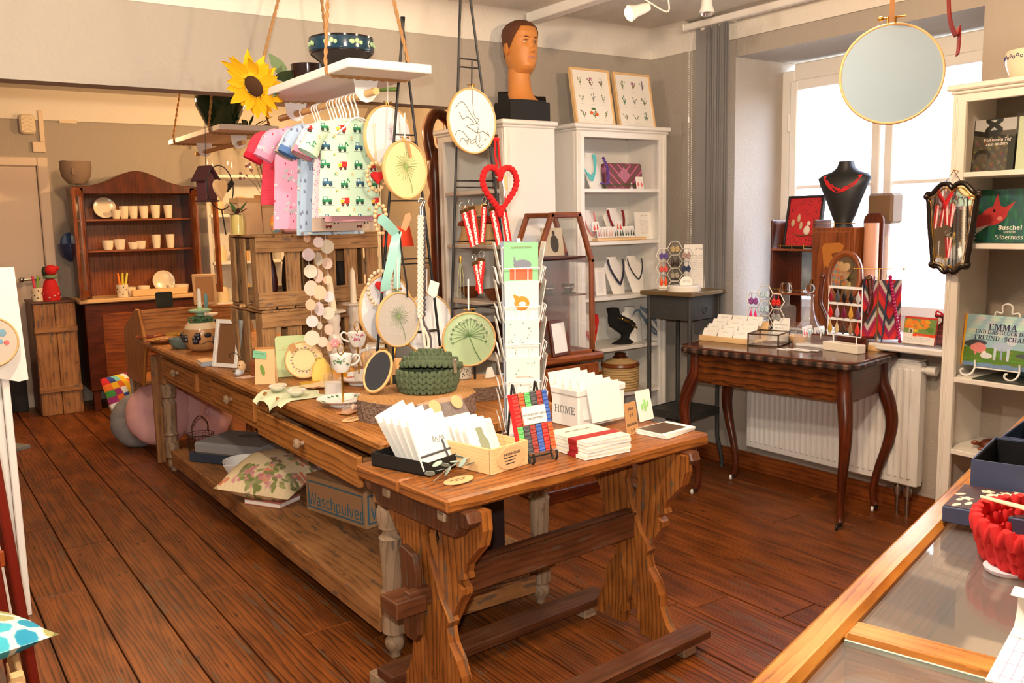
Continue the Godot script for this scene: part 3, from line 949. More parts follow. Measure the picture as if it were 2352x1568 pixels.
func straw_jar(p: Vector3,k: float,label: String):
	var t:=thing("straw_jar",label,"jar",p)
	var straw:=mc(196,164,112,.9)
	var body:=A0().lathe(Z0,[[0,0],[.1*k,0],[.1*k,.135*k],[0,.135*k]],32)
	for i in 9: body.ring(V(0,(.012+i*.0152)*k,0),UP,.1*k,.0085*k,40,6)
	part(t,"body",body,straw)
	var lid:=part(t,"lid",A().lathe(Z0,[[0,.135*k],[.108*k,.135*k],[.114*k,.142*k],[.11*k,.155*k],[.1*k,.16*k]],32),M.mahog_l)
	part(lid,"lid_weave",A0().lathe(Z0,[[.1*k,.16*k],[.08*k,.168*k],[.045*k,.184*k],[.04*k,.186*k]],32),straw)
	part(lid,"knob",A().lathe(Z0,[[.045*k,.184*k],[.042*k,.19*k],[.03*k,.194*k],[.034*k,.2*k],[.034*k,.21*k],[.02*k,.216*k],[0,.217*k]],20),M.mahog)
func herb_picture(p: Vector3,sd: int,label: String):
	var w:=.275
	var h:=.315
	var im:=img(220,256,col(244,240,232))
	var g:=RandomNumberGenerator.new(); g.seed=sd
	for r in 3:
		for c in 3:
			var cx:=45.0+65*c
			var cy:=52.0+76*r
			var green:=col(70+g.randi()%70,100+g.randi()%40,60+g.randi()%50)
			if g.randf()<.25: green=green.lerp(Color.WHITE,.3)
			for k in 4+g.randi()%4:
				var a:=-PI/2+g.randf_range(-.8,.8)
				var l:=g.randf_range(14,30)
				var e:=Vector2(cx+cos(a)*l,cy+20+sin(a)*l*1.3)
				stroke(im,[Vector2(cx,cy+24),Vector2(cx+cos(a)*l*.5,cy+20+sin(a)*l*.8),e],.7,green)
				dab(im,e.x,e.y,3+g.randf()*4,2.2,green.darkened(g.randf()*.3),a)
				dab(im,(e.x+cx)/2,(e.y+cy+22)/2,4,2,green.darkened(g.randf()*.4),a+.7)
			if c==1 and r==0:
				for k in 9: dab(im,cx+g.randf_range(-8,8),cy-12+g.randf_range(-6,6),3,3,col(170,80,140))
			if sd==3 and r==2 and c==1:
				for q in [Vector2(-18,0),Vector2(14,6)]: dab(im,cx+q.x,cy+q.y,10,8,col(226,100,40))
				dab(im,cx-4,cy-20,14,5,col(60,110,50))
			if sd==4 and r==0 and c==2:
				for k in 9: dab(im,cx,cy-24+k*5,3.5,3,col(110,80,130))
			plot(im,cx-12,cy+34,24,1,col(190,186,180))
	greek(im,50,246,120,1,4,col(180,176,170),sd)
	var t:=thing("herb_picture",label,"picture",p,rx(-11))
	var o:=PackedVector2Array()
	part(t,"print",A0().slab(rounded(w-.02,h-.02,.001,1,Vector2(0,h/2)),.004,.0,Rect2(-w/2+.01,.01,w-.02,h-.02)),pic(im,.5),V(0,0,.004))
	frame_bars(t,"frame_bar",w,h,.012,.026,M.ply)
func frame_bars(t: Node3D,called: String,w: float,h: float,bw: float,depth: float,m: Material,z:=.0):
	part(t,called,A().box(V(-w/2+bw/2,h/2,z),V(bw,h,depth),.002),m)
	part(t,called,A().box(V(w/2-bw/2,h/2,z),V(bw,h,depth),.002),m)
	part(t,called,A().box(V(0,bw/2,z),V(w-bw*2,bw,depth),.002),m)
	part(t,called,A().box(V(0,h-bw/2,z),V(w-bw*2,bw,depth),.002),m)
func wooden_figure(p: Vector3,h: float,label: String):
	var t:=thing("wooden_mushroom",label,"figurine",p)
	part(t,"stem",A().lathe(Z0,[[0,0],[h*.3,0],[h*.32,h*.1],[h*.2,h*.4],[h*.16,h*.55],[h*.2,h*.72],[0,h*.74]],20),M.hoopw)
	part(t,"cap",A0().lathe(Z0,[[0,h*.74],[h*.3,h*.76],[h*.33,h*.82],[h*.26,h*.94],[h*.12,h],[0,h]],20),mc(150,50,26,.3))
func head_point(y: float,a: float,puff:=.0)->Vector3:
	var prof:=[[-.02,.045,.05,-.012],[.0,.05,.072,.004],[.015,.056,.082,.004],[.04,.064,.09,.0],[.075,.07,.095,-.004],[.11,.074,.098,-.006],[.145,.078,.1,-.008],[.18,.08,.102,-.01],[.205,.074,.095,-.012],[.228,.058,.075,-.014],[.243,.034,.045,-.014],[.25,.002,.002,-.014]]
	var k:=0
	while k<prof.size()-2 and y>prof[k+1][0]: k+=1
	var f:=clampf((y-prof[k][0])/(prof[k+1][0]-prof[k][0]),0,1)
	f=f*f*(3-2*f)*.3+f*.7
	var w:float=lerpf(prof[k][1],prof[k+1][1],f)+puff
	var d:float=lerpf(prof[k][2],prof[k+1][2],f)+puff
	var zc:float=lerpf(prof[k][3],prof[k+1][3],f)
	var sa:=sin(a); var ca:=cos(a)
	var pw:=.86
	var p:=V(signf(sa)*pow(absf(sa),pw)*w,y,signf(ca)*pow(absf(ca),pw)*d+zc)
	if ca>.0:
		var x:=p.x
		var b:=.0
		b+=.024*exp(-pow(x/.0105,2))*exp(-pow((y-.088)/.013,2))
		b+=.014*exp(-pow(x/.009,2))*exp(-pow((y-.115)/.02,2))
		b+=.008*exp(-pow((absf(x)-.012)/.007,2))*exp(-pow((y-.083)/.008,2))
		b+=.006*exp(-pow((y-.146)/.008,2))*exp(-pow(x/.05,2))
		b-=.009*exp(-pow((absf(x)-.03)/.014,2))*exp(-pow((y-.13)/.011,2))
		b+=.006*exp(-pow(x/.02,2))*exp(-pow((y-.06)/.005,2))
		b+=.006*exp(-pow(x/.018,2))*exp(-pow((y-.05)/.005,2))
		b-=.004*exp(-pow(x/.022,2))*exp(-pow((y-.055)/.002,2))
		b-=.003*exp(-pow(x/.02,2))*exp(-pow((y-.036)/.008,2))
		b+=.007*exp(-pow(x/.02,2))*exp(-pow((y-.014)/.013,2))
		b+=.004*exp(-pow((absf(x)-.04)/.02,2))*exp(-pow((y-.1)/.02,2))
		p.z+=b
	return p
func mannequin_head():
	var skin:=mc(206,134,66,.45)
	var t:=thing("mannequin_head","painted wooden man's head on a long neck and black block, on the side-on bookcase","mannequin head",V(2.765,1.915,-3.86),ry(-7))
	var rows:=[]
	var Y0:=.262
	for i in 74:
		var y:=-.02+.27*i/73.0
		var row:=PackedVector3Array()
		for j in 72:
			row.append(head_point(y,TAU*j/72.0)+V(0,Y0,0))
		rows.append(row)
	var acc:=A0().grid(rows,true,false)
	var nk:=[]
	for q in [[.27,.056,.062,-.02],[.235,.056,.06,-.022],[.19,.058,.06,-.02],[.15,.064,.062,-.014],[.125,.082,.066,-.008],[.105,.108,.072,.0],[.09,.116,.074,.0]]:
		var row:=PackedVector3Array()
		for j in 40:
			var a:=TAU*j/40.0
			row.append(V(sin(a)*q[1],q[0],cos(a)*q[2]+q[3]))
		nk.push_front(row)
	acc.grid(nk,true,false)
	for s in [-1.0,1.0]:
		acc.at(V(s*.076,Y0+.105,-.02),ry(s*14)).ball(Z0,V(.009,.031,.018),14,10).ring(V(s*.006,.002,0),V(1,0,0),.02,.005,20,6)
	acc.xf=Transform3D()
	t.rotation.y=-.0; part(t,"head",acc,skin)
	var hr:=[]
	for i in 40:
		var row:=PackedVector3Array()
		for j in 49:
			var a:=.62+(TAU-1.24)*j/48.0
			var front:=absf(wrapf(a,-PI,PI))
			var low:=.085 if front>1.9 else lerpf(.205,.15,clampf((front-.62)/.5,0,1)) if front<1.12 else lerpf(.15,.1,clampf((front-1.12)/.4,0,1))
			if front>1.9: low=lerpf(.1,.05,clampf((front-1.9)/.8,0,1))
			row.append(head_point(lerpf(low,.2495,i/39.0),a,.003)+V(0,Y0+.002,0))
		hr.append(row)
	var cap:=A0().grid(hr)
	var fr:=[]
	for i in 14:
		var row:=PackedVector3Array()
		for j in 13:
			var a:=-.62+1.24*j/12.0
			row.append(head_point(lerpf(.205,.2495,i/13.0),a,.003)+V(0,Y0+.002,0))
		fr.append(row)
	cap.grid(fr)
	part(t,"hair",cap,mc(94,52,28,.7))
	for s in [-1.0,1.0]:
		var e:=head_point(.13,s*.33)+V(0,Y0,0)
		var eye:=part(t,"eye",A0().ball(e+V(0,0,-.005),V(.0135,.0062,.0085),16,10),mc(236,226,216,.3))
		part(eye,"iris",A0().ball(e+V(.002,0,.0015),V(.0052,.0052,.0026),12,8),mc(70,72,80,.2))
		var brow:=[]
		for i in 7: brow.append(head_point(.147+.006*sin(PI*i/7.0),s*(.16+.06*i))+V(0,Y0,.001))
		part(t,"eyebrow",A0().tube(brow,[.0016,.0026,.003,.003,.0026,.002,.001],6),mc(96,50,24,.7))
		var lid:=[]
		for i in 7: lid.append(head_point(.136+.004*sin(PI*i/6.0)-.002,s*(.2+.045*i))+V(0,Y0,.0035))
		part(t,"eyelid",A0().tube(lid,.0014,6),mc(110,62,34,.7))
	var lips:=[]
	for i in 9: lips.append(head_point(.056,-.26+.065*i)+V(0,Y0,.0))
	part(t,"lips",A0().tube(lips,[.001,.003,.0045,.005,.0046,.005,.0045,.003,.001],8),mc(180,120,116,.5))
	var bl:=A0().box(V(0,.05,0),V(.25,.1,.16),.006)
	var c0:=[]
	for k in 2:
		var row:=PackedVector3Array()
		for j in 40:
			var a:=TAU*j/40.0
			var sx:=signf(sin(a))*pow(absf(sin(a)),.5)
			var sz:=signf(cos(a))*pow(absf(cos(a)),.5)
			row.append(V(sx*.123,.095 if k==0 else (.115+.05*(.5-.5*cos(a)) if cos(a)<.4 else .107),sz*.079))
		c0.append(row)
	bl.grid(c0,true,false)
	part(t,"bust_block",bl,mc(20,18,17,.75))
func hex_board(label: String,p: Vector3,b: Basis,cols_: Array,k:=1.0):
	var t:=thing("earring_display",label,"earring display",p,b)
	var R:=.044*k
	var cells:=[[0,3],[-1,2.5],[1,2.5],[0,2],[-1,1.5],[1,1.5],[0,1],[-1,.5],[1,.5]]
	var wh:=mc(232,226,212,.6)
	for i in cells.size():
		var c:=V(cells[i][0]*R*1.5,.01+cells[i][1]*R*1.732,0)
		var pts:=[]
		for j in 6: pts.append(c+V(cos(TAU*j/6.0)*R,sin(TAU*j/6.0)*R,0))
		var o:=PackedVector2Array(); var q:=PackedVector2Array()
		var hx:=part(t,"hexagon_frame",A0().tube(pts,.0032*k,6,true),wh)
		hx.scale=V(1,1,1)
		var ec:Array=cols_[i]
		for s in [-1.0,1.0]:
			var e:=A0()
			if ec[1]=="ring":e.ring(c+V(s*R*.28,-R*.1,.004),V(.2,0,1),R*.32,R*.1,20,6)
			elif ec[1]=="drop":e.loft([[c.x+s*R*.3,c.y-R*.6,.004,R*.06,.002],[c.x+s*R*.3,c.y-R*.25,.004,R*.25,.004],[c.x+s*R*.3,c.y+R*.1,.004,R*.2,.004],[c.x+s*R*.3,c.y+R*.5,.004,R*.05,.002]],10)
			else:
				for m in 5: e.ball(c+V(s*R*.3+R*.14*cos(m*1.3),-R*.1+R*.24*sin(m*1.3),.004),I1*R*.2,8,6)
			e.tube([c+V(s*R*.3,R*.3,.004),c+V(s*R*.3,R*.84,0)],.0012,5)
			part(t,"earring",e,mat(ec[0],.35))
	part(t,"stand_foot",A0().slab(P2([-R*2.2,0,R*2.2,0,R*1.9,R*.55,-R*1.9,R*.55]),.006,.001),wh,V(0,0,-.006))
	part(t,"stand_base",A0().box(V(0,.003,0),V(R*4.6,.006,.09),.002),wh)
func area_window_table():
	var B:=ry(-81.5)
	var O:=V(3.52,0,-2.77)
	var at:=func(x: float,y: float,z: float)->Vector3: return O+B*V(x,y,z)
	var t:=thing("console_table","dark veneered console table with curved legs on castors in front of the radiator","table",O,B)
	var stone:=bump(mc(84,52,42,.25),15,.5,.5,8.0,3)
	var gt:=wood_tex(71,col(20,12,10),col(74,48,36),col(136,110,92),30,.5,0,.0,256,128,1.4)
	var gr:=wood(gt,.12,.05,.5)
	var o:=PackedVector2Array()
	var oc:=rounded(.925,.52,.07,6)
	part(t,"table_top",A0().slab(oc,.008,.001),wood(wood_tex(72,col(52,26,18),col(86,48,36),col(112,70,54),6,.3,0,.0,256,128,.5),.9,.5,.16),V(0,.774,-.02),rx(-90))
	part(t,"top_edge",A0().slab(rounded(.935,.53,.074,6),.03,.008),gr,V(0,.755,-.02),rx(-90))
	var ap:=A0()
	ap.slab(rounded(.83,.4,.05,5),.15,.002)
	part(t,"apron",A().box(V(0,.665,.175),V(.74,.15,.02),.002).box(V(0,.665,-.2),V(.74,.15,.02),.002),wood(wood_tex(73,col(40,16,6),col(96,48,16),col(132,74,28),22,.6,0,.0,256,256),.18,.7,.3))
	part(t,"apron",A().box(V(.4,.665,-.01),V(.02,.15,.34),.002).box(V(-.4,.665,-.01),V(.02,.15,.34),.002),M.mahog)
	for c in [[1,1],[-1,1],[1,-1],[-1,-1]]:
		var sx:float=c[0]; var sz:float=c[1]
		var x0:=.392*sx
		var z0:=.17 if sz>0 else -.185
		var dv:=V(sx*.6,0,sz*.35)
		if sx>0 and sz<0: dv=V(.75,0,-.1)
		if sx<0: dv=V(-.75,0,.2*sz)
		if sx>0 and sz>0: dv=V(.35,0,.4)
		var pts:=[]
		for q in [[.74,.0,.03],[.64,.005,.033],[.58,.035,.033],[.5,.07,.031],[.42,.078,.028],[.33,.055,.024],[.22,.01,.02],[.12,-.02,.0165],[.06,-.015,.0165],[.035,.0,.018]]:
			pts.append(V(x0,q[0],z0)+dv*q[1])
		var lg:=part(t,"leg",A0().tube(smooth(pts,4),lerp_list([.03,.033,.033,.031,.028,.024,.02,.0165,.0165,.018],4),12),M.mahog)
		var f:Vector3=pts[-1]
		part(lg,"castor",A0().at(V(f.x-.012,.014,f.z+.01),rz(90)*rx(20)).lathe(V(0,-.006,0),[[0,0],[.012,0],[.014,.003],[.014,.009],[.012,.012],[0,.012]],16),M.china if not (sx>0 and sz>0) else M.black)
		part(lg,"castor_fork",A0().box(V(f.x,.026,f.z),V(.016,.02,.016),.003),M.iron)
	var T:=.778
	var bs:=thing("card_stand","sloping wooden stand with three rows of white jewellery cards on the console table","card stand",at.call(-.33,T,-.07),B)
	part(bs,"base",A().at(V(0,.006,0)).box(Z0,V(.29,.012,.2),.002).box(V(0,.011,.095),V(.29,.022,.012),.002).at(V(0,.05,-.085),rx(-15)).box(Z0,V(.29,.1,.01),.002),M.ply)
	for r in 4:
		for c in 3:
			var cd:=part(bs,"card",A0().slab(rounded(.085,.052,.002,1),.004),M.paper,V(-.092+c*.092,.04+.02*r,.075-.042*r),rx(-30))
			part(cd,"lettering",scrawl(.04,.006,.0004,r*3+c,5),mc(140,130,124,.8),V(0,.008,.0022))
	var gb:=thing("glass_box","low glass box with dark metal edges at the front of the console table","glass box",at.call(-.115,T,-.05),B*ry(12))
	var ed:=A0()
	for y in [.004,.06]:
		for s in [-1.0,1.0]:
			ed.box(V(0,y,s*.085),V(.15,.006,.006)).box(V(s*.075,y,0),V(.006,.006,.17))
	for s in [-1.0,1.0]:
		for q in [-1.0,1.0]: ed.box(V(s*.075,.032,q*.085),V(.006,.06,.006))
	part(gb,"metal_edges",ed,mc(96,78,60,.3,.8))
	for s in [-1.0,1.0]:
		part(gb,"pane",A0().box(V(0,.032,s*.085),V(.146,.052,.002)),M.glass)
		part(gb,"pane",A0().box(V(s*.075,.032,0),V(.002,.052,.166)),M.glass)
	solo("leather_charm","brown leaf-shaped charm lying inside the glass box","charm",A0().slab(P2([-.03,0,-.01,.012,.02,.008,.034,-.002,.01,-.012,-.02,-.01]),.006,.002),mc(120,70,40,.4),at.call(-.12,T+.012,-.05),B*rx(-80))
	var pc:=thing("price_card","small white price card leaning behind the glass box","price card",at.call(-.13,T,-.18),B*ry(10)*rx(-12))
	part(pc,"card",A0().slab(rounded(.085,.12,.002,1,Vector2(0,.06)),.002),M.paper)
	text(pc,"Ohrstecker Messing",.006,M.ink,V(0,.085,.0012))
	text(pc,"Stein  15,- €",.006,M.ink,V(-.012,.068,.0012))
	text(pc,"Gold  18,- €",.006,M.ink,V(-.012,.051,.0012))
	var bo:=thing("wooden_bowl","little pale wooden bowl of earrings beside the acrylic box","bowl",at.call(-.01,T,-.15),B)
	part(bo,"body",A0().lathe(Z0,[[0,0],[.025,0],[.042,.02],[.048,.042],[.045,.043],[.038,.02],[0,.01]],24),M.kraft_l)
	var ab:=thing("acrylic_box","clear acrylic tray of earring cards on the console table","tray",at.call(.10,T,-.14),B)
	for s in [-1.0,1.0]:
		part(ab,"pane",A0().box(V(0,.03,s*.05),V(.2,.06,.003)),M.glass)
		part(ab,"pane",A0().box(V(s*.1,.03,0),V(.003,.06,.1)),M.glass)
	part(ab,"lining",A0().box(V(0,.006,0),V(.19,.012,.09),.002),M.paper)
	var ecs:=[[col(226,40,36),"diamond","bright red tassels"],[col(140,190,210),"diamond","pale blue fans"],[col(90,50,130),"drop","purple globes"],[col(60,96,80),"drop","green globes"],[col(40,44,60),"drop","navy globes"],[col(60,50,44),"diamond","dark brown tassels"]]
	for i in ecs.size():
		earring_card(at.call(.025+.032*i,T+.03+.01*(i%2),-.16+.012*(i%2)),.04,.06,ecs[i][0],"white card with %s earrings in the acrylic tray on the console table"%ecs[i][2],ecs[i][1],"earring cards in the acrylic tray")
	for i in 5:
		solo("price_tag","flat white paper tag lying at the front of the console table","tag",A0().box(Z0,V(.07,.001,.022)),M.paper,at.call(.03+.032*i,T+.001+.0012*i,.06-.022*(i%3)),B*ry(-14+6*i),"paper tags at the table front")
	var er:=thing("earring_rack","white wire earring rack on a pale wooden block, console table's near corner","earring rack",at.call(.27,T,-.06),B*ry(-14))
	part(er,"base",A().box(V(0,.02,0),V(.2,.04,.06),.003),mc(232,222,204,.6))
	var bars:=A0()
	for s in [-.06,.07]: bars.tube([V(s,.04,0),V(s,.075,0)],.003,6)
	for s in [-.095,.095]: bars.tube([V(s,.075,0),V(s,.3,0)],.003,6)
	for y in [.075,.15,.222,.298]: bars.box(V(0,y,0),V(.19,.012 if y>.1 else .005,.003))
	part(er,"frame",bars,M.wire)
	var ecol:=[col(130,20,40),col(70,74,84),col(16,16,18),col(24,26,30),col(190,186,190),col(196,30,24),col(170,160,180),col(110,20,60),col(200,150,60),col(90,60,90),col(190,150,70),col(200,180,140),col(70,50,40),col(150,120,90),col(200,60,50)]
	for i in 15:
		var x:=-.078+.039*(i%5)
		var y:=.29-.073*(i/5)
		part(er,"earring",A0().loft([[x,y-.062,.006,.004,.002],[x,y-.045,.006,.015,.004],[x,y-.028,.006,.011,.003],[x,y-.012,.006,.003,.002],[x,y,.004,.001,.001]],10),mat(ecol[i],.35))
	var bt:=thing("necklace_stand","thin brass T-shaped necklace stand with a round wooden foot, at the window","necklace stand",at.call(.36,T,-.2),B*ry(20))
	part(bt,"base",A().lathe(Z0,[[0,0],[.045,0],[.047,.004],[.047,.022],[.044,.026],[0,.026]],32),M.hoopw)
	part(bt,"pole",A0().tube([V(0,.02,0),V(0,.38,0)],.0028,8),M.brass)
	part(bt,"arm",A0().tube([V(-.105,.38,0),V(.105,.38,0)],.0026,8).ball(V(-.107,.38,0),I1*.006).ball(V(.107,.38,0),I1*.006),M.brass)
	for i in 6:
		var x:=-.085+.034*i
		var hp:=[]
		for j in 9: hp.append(V(x+.009-.009*cos(PI*j/8.0),.345-.012*sin(PI*j/8.0),0))
		part(bt,"hook",A0().tube([V(x,.38,0)]+hp+[V(x+.018,.355,0)],.0011,5),M.brass)
	var nk:=[[-.07,col(36,40,70),.2,"navy bead necklace hanging left on the brass stand"],[-.03,col(120,60,80),.17,"plum bead necklace hanging next to the pole of the brass stand"],[.035,col(30,60,90),.3,"long blue bead strand hanging beside the brass pole"]]
	for q in nk:
		var pts:=[]
		for j in 26: pts.append(at.call(.36,T,-.2)+(B*ry(20))*V(q[0]+.013*cos(TAU*j/25.0),.34-q[2]/2*(1-sin(TAU*j/25.0+PI/2)),.008*sin(TAU*j/25.0)))
		solo("bead_necklace",q[3],"necklace",A0().beads(pts,.0045,-.001),mat(q[1],.25))
	var mg:=[]
	for j in 40: mg.append(V(.075+.026*cos(TAU*j/39.0),.2-.155*sin(TAU*j/39.0-PI/2)*-1.0,.01*sin(TAU*j/39.0)))
	solo("magenta_necklace","thick magenta glass-bead necklace at the right of the brass stand","necklace",A0().beads(mg,.009,-.004),mc(168,20,80,.2),at.call(.36,T,-.2),B*ry(20))
	solo("red_scarf","red and grey zigzag scarf strip hanging behind the necklaces","scarf",A0().grid([PackedVector3Array([V(-.09,.33,-.02),V(.0,.325,-.028),V(.1,.33,-.02)]),PackedVector3Array([V(-.09,.05,-.02),V(0,.045,-.028),V(.1,.05,-.02)])],false,false,true,Vector2(1,1)),zigzag(),at.call(.36,T,-.2),B*ry(20))
	hex_board("honeycomb earring board with red, pink and lilac pairs on the console table",at.call(-.23,T,-.2),B,[[col(190,214,228),"bead"],[col(150,80,150),"bead"],[col(214,34,20),"bead"],[col(180,206,220),"bead"],[col(226,40,110),"drop"],[col(150,150,150),"bead"],[col(160,150,130),"bead"],[col(210,200,190),"drop"],[col(236,232,226),"ring"]])
	decanter(at.call(.02,T,-.2),false,"round-bellied glass decanter with a ball stopper")
	decanter(at.call(-.13,T,-.235),true,"square glass decanter with a cube stopper behind the honeycomb board")
	var mr:=thing("dressing_mirror","small oval dressing mirror tilting between curved wooden posts on the console table","mirror",at.call(.2,T,-.2),B)
	part(mr,"base",A().box(V(0,.03,0),V(.28,.06,.13),.006),M.mahog)
	part(mr,"drawer",A().box(V(0,.03,.067),V(.24,.04,.006),.002),M.mahog)
	for s in [-1.0,1.0]:
		part(mr,"post",A0().tube(smooth([V(s*.06,.06,0),V(s*.075,.1,0),V(s*.11,.17,0),V(s*.128,.22,0),V(s*.122,.29,0),V(s*.118,.33,0)],5),.012,8).ball(V(s*.118,.335,0),V(.016,.016,.012)),M.mahog)
	var oz:=V(0,.335,.01)
	var tilt:=rx(-7)*ry(-7)
	var fr:=A()
	var rows:=[]
	for i in 40:
		var a:=TAU*i/40.0
		var d:=Vector2(cos(a),sin(a))
		var row:=PackedVector3Array()
		for q in [[1.0,.0],[1.02,.010],[.94,.016],[.82,.014],[.77,.006],[.77,-.01],[1.0,-.01]]:
			row.append(V(d.x*.093*q[0],d.y*.128*q[0],q[1]))
		rows.append(row)
	part(mr,"oval_frame",fr.grid(rows,true,true,true),M.mahog_l,oz,tilt)
	part(mr,"mirror_glass",A0().disc(V(0,0,.002),V(0,0,1),.074,40,.101),mc(230,232,230,.02,1.0),oz,tilt)
	part(mr,"backing",A0().disc(V(0,0,-.008),V(0,0,-1),.09,32,.124),M.mahog,oz,tilt)
	solo("paper_stack","stack of white slips on the foot of the dressing mirror","paper",A0().box(V(0,.004,0),V(.1,.008,.05),.001),M.paper,at.call(.2,T+.06,-.17),B)
	var ra:=thing("radiator","white ribbed panel radiator under the window","radiator",V(3.815,0,-2.73))
	part(ra,"panel",A0().box(V(.0,.445,0),V(.05,.585,1.0),.006).box(V(.015,.445,0),V(.07,.56,.98),.004),M.gloss)
	for i in 29:
		part(ra,"rib",A0().box(V(-.026,.445,-.462+.033*i),V(.014,.52,.02),.006),M.gloss)
	part(ra,"grille",A0().box(V(.01,.742,0),V(.07,.008,.98),.002),M.gloss)
	part(ra,"valve",A0().at(V(-.005,.705,.5),rx(90)).lathe(Z0,[[0,0],[.014,0],[.014,.02],[.021,.024],[.023,.06],[.019,.066],[0,.066]],18),M.paint)
	for z in [.4,.45]:
		part(ra,"pipe",A0().tube([V(-.005,.0,z),V(-.005,.16,z)],.009,8).lathe(V(-.005,.1,z),[[0,0],[.018,0],[.02,.02],[.018,.04],[0,.04]],14),M.steel)
func lerp_list(a: Array,per: int)->Array:
	var out:=[]
	for i in a.size()-1:
		for k in per: out.append(lerpf(a[i],a[i+1],float(k)/per))
	out.append(a[-1])
	return out
func zigzag()->StandardMaterial3D:
	var im:=img(64,96,col(200,40,40))
	for y in 96:
		for x in 64:
			var q:=(y+absi((x%32)-16)*2)%48
			im.set_pixel(x,y,col(206,40,40) if q<16 else col(60,60,70) if q<26 else col(190,180,170) if q<36 else col(150,20,70))
	return pic(im,.8)
func decanter(p: Vector3,square: bool,label: String):
	var t:=thing("decanter",label,"decanter",p)
	if square:
		part(t,"body",A0().box(V(0,.09,0),V(.08,.18,.08),.01).lathe(V(0,.178,0),[[.03,0],[.018,.01],[.016,.05],[.024,.056]],20),M.glass)
		part(t,"stopper",A0().box(V(0,.27,0),V(.045,.05,.045),.006),M.sglass)
	else:
		part(t,"body",A0().lathe(Z0,[[0,.002],[.05,.0],[.066,.015],[.071,.04],[.064,.075],[.042,.11],[.026,.15],[.019,.19],[.018,.235],[.026,.24]],32),M.glass)
		part(t,"neck_ring",A0().ring(V(0,.24,0),UP,.022,.004,24,8),M.sglass)
		part(t,"stopper",A0().ball(V(0,.275,0),I1*.024,20,14),M.sglass)
func area_sill():
	var B:=ry(-90)
	var S:=.816
	var t:=thing("whatnot_cabinet","little dark marquetry cabinet with shelves and brass rails on the window sill","cabinet",V(4.02,S,-2.91),B)
	part(t,"side_board",A().box(V(-.3,.285,.0),V(.016,.57,.14),.004),M.mahog)
	part(t,"side_board",A().box(V(-.03,.285,.0),V(.016,.57,.14),.004),M.mahog)
	for y in [.006,.178,.412]: part(t,"shelf",A().box(V(-.165,y,0),V(.27,.012,.15),.003),M.mahog_l)
	part(t,"back_board",A().box(V(-.25,.285,-.065),V(.1,.55,.01)).box(V(-.08,.285,-.065),V(.1,.55,.01)),M.mahog)
	part(t,"mirror_pane",A0().box(V(-.165,.3,-.066),V(.09,.22,.008)),mc(170,180,186,.1,.6))
	for y in [.2,.434]:
		var r:=A0().tube([V(-.29,y,.07),V(-.04,y,.07)],.0025,6)
		for x in [-.24,-.165,-.09]: r.tube([V(x,y-.02,.07),V(x,y+.008,.07)],.003,6)
		part(t,"brass_rail",r,M.brass)
	var b:=part(t,"cupboard",A().box(V(.1,.27,.02),V(.25,.52,.14),.004),M.mahog_l)
	part(b,"door",A().box(V(.1,.27,.094),V(.21,.48,.01),.004),M.mahog_l)
	var inl:=A0()
	inl.at(V(.1,.4,.1)).slab(P2([-.05,0,-.055,.03,-.04,.05,.05,.055,.075,.04,.06,.01,.0,.0,.03,-.06,.0,-.1,-.03,-.06,-.04,-.08]),.002)
	part(b,"inlay",inl,mc(176,110,44,.35))
	part(b,"hinge",A0().box(V(-.015,.25,.097),V(.012,.03,.008),.001),M.brass)
	part(t,"rear_board",A().at(V(.25,.3,-.03)).slab(rounded(.11,.6,.04,5),.016,.003),M.mahog)
	part(t,"rolled_panel",A0().lathe(V(.265,.0,.01),[[0,0],[.035,0],[.035,.55],[0,.55]],24),mc(206,150,120,.45))
	var r2:=A0().tube([V(-.02,.55,.08),V(.22,.55,.08)],.0025,6)
	for x in [.1]: r2.tube([V(x,.53,.08),V(x,.56,.08)],.003,6)
	part(t,"brass_rail",r2,M.brass)
	var im:=img(150,190,col(186,34,40))
	var g:=RandomNumberGenerator.new(); g.seed=12
	for i in 260:
		var e:=Vector2(g.randf()*150,g.randf()*190)
		var d:=minf(minf(e.x,150-e.x),minf(e.y,190-e.y))
		if d<34: dab(im,e.x,e.y,2+g.randf()*3,1.2,col(96,14,24),g.randf()*3)
	stroke(im,[Vector2(58,52),Vector2(70,46),Vector2(82,54),Vector2(96,48)],.8,col(60,8,16))
	stroke(im,[Vector2(68,66),Vector2(80,60),Vector2(92,68),Vector2(106,62)],.8,col(60,8,16))
	var rp:=thing("pebble_picture","red patterned picture with pebble owls in a black frame on the little cabinet","picture",V(3.99,S+.42,-3.05),B*rx(-10))
	part(rp,"print",A0().slab(rounded(.205,.265,.001,1,Vector2(0,.14)),.006,.0,Rect2(-.1025,.0075,.205,.265)),pic(im,.8))
	frame_bars(rp,"frame_bar",.225,.28,.012,.024,M.black)
	for q in [[-.065,.135,.012,.02],[-.03,.16,.01,.022],[-.012,.12,.01,.022]]: part(rp,"pebble",A0().ball(V(q[0],q[1],.006),V(q[2],q[3],.006),12,8),mc(190,164,130,.7))
	part(rp,"pebble",A0().ball(V(.028,.095,.006),V(.02,.026,.007),14,10).ball(V(.036,.132,.006),V(.011,.013,.006),12,8),mc(222,206,190,.7))
	part(rp,"twig",A0().tube(smooth([V(-.05,.075,.006),V(-.01,.066,.008),V(.03,.07,.006),V(.065,.068,.006)],4),.003,6),mc(120,84,50,.9))
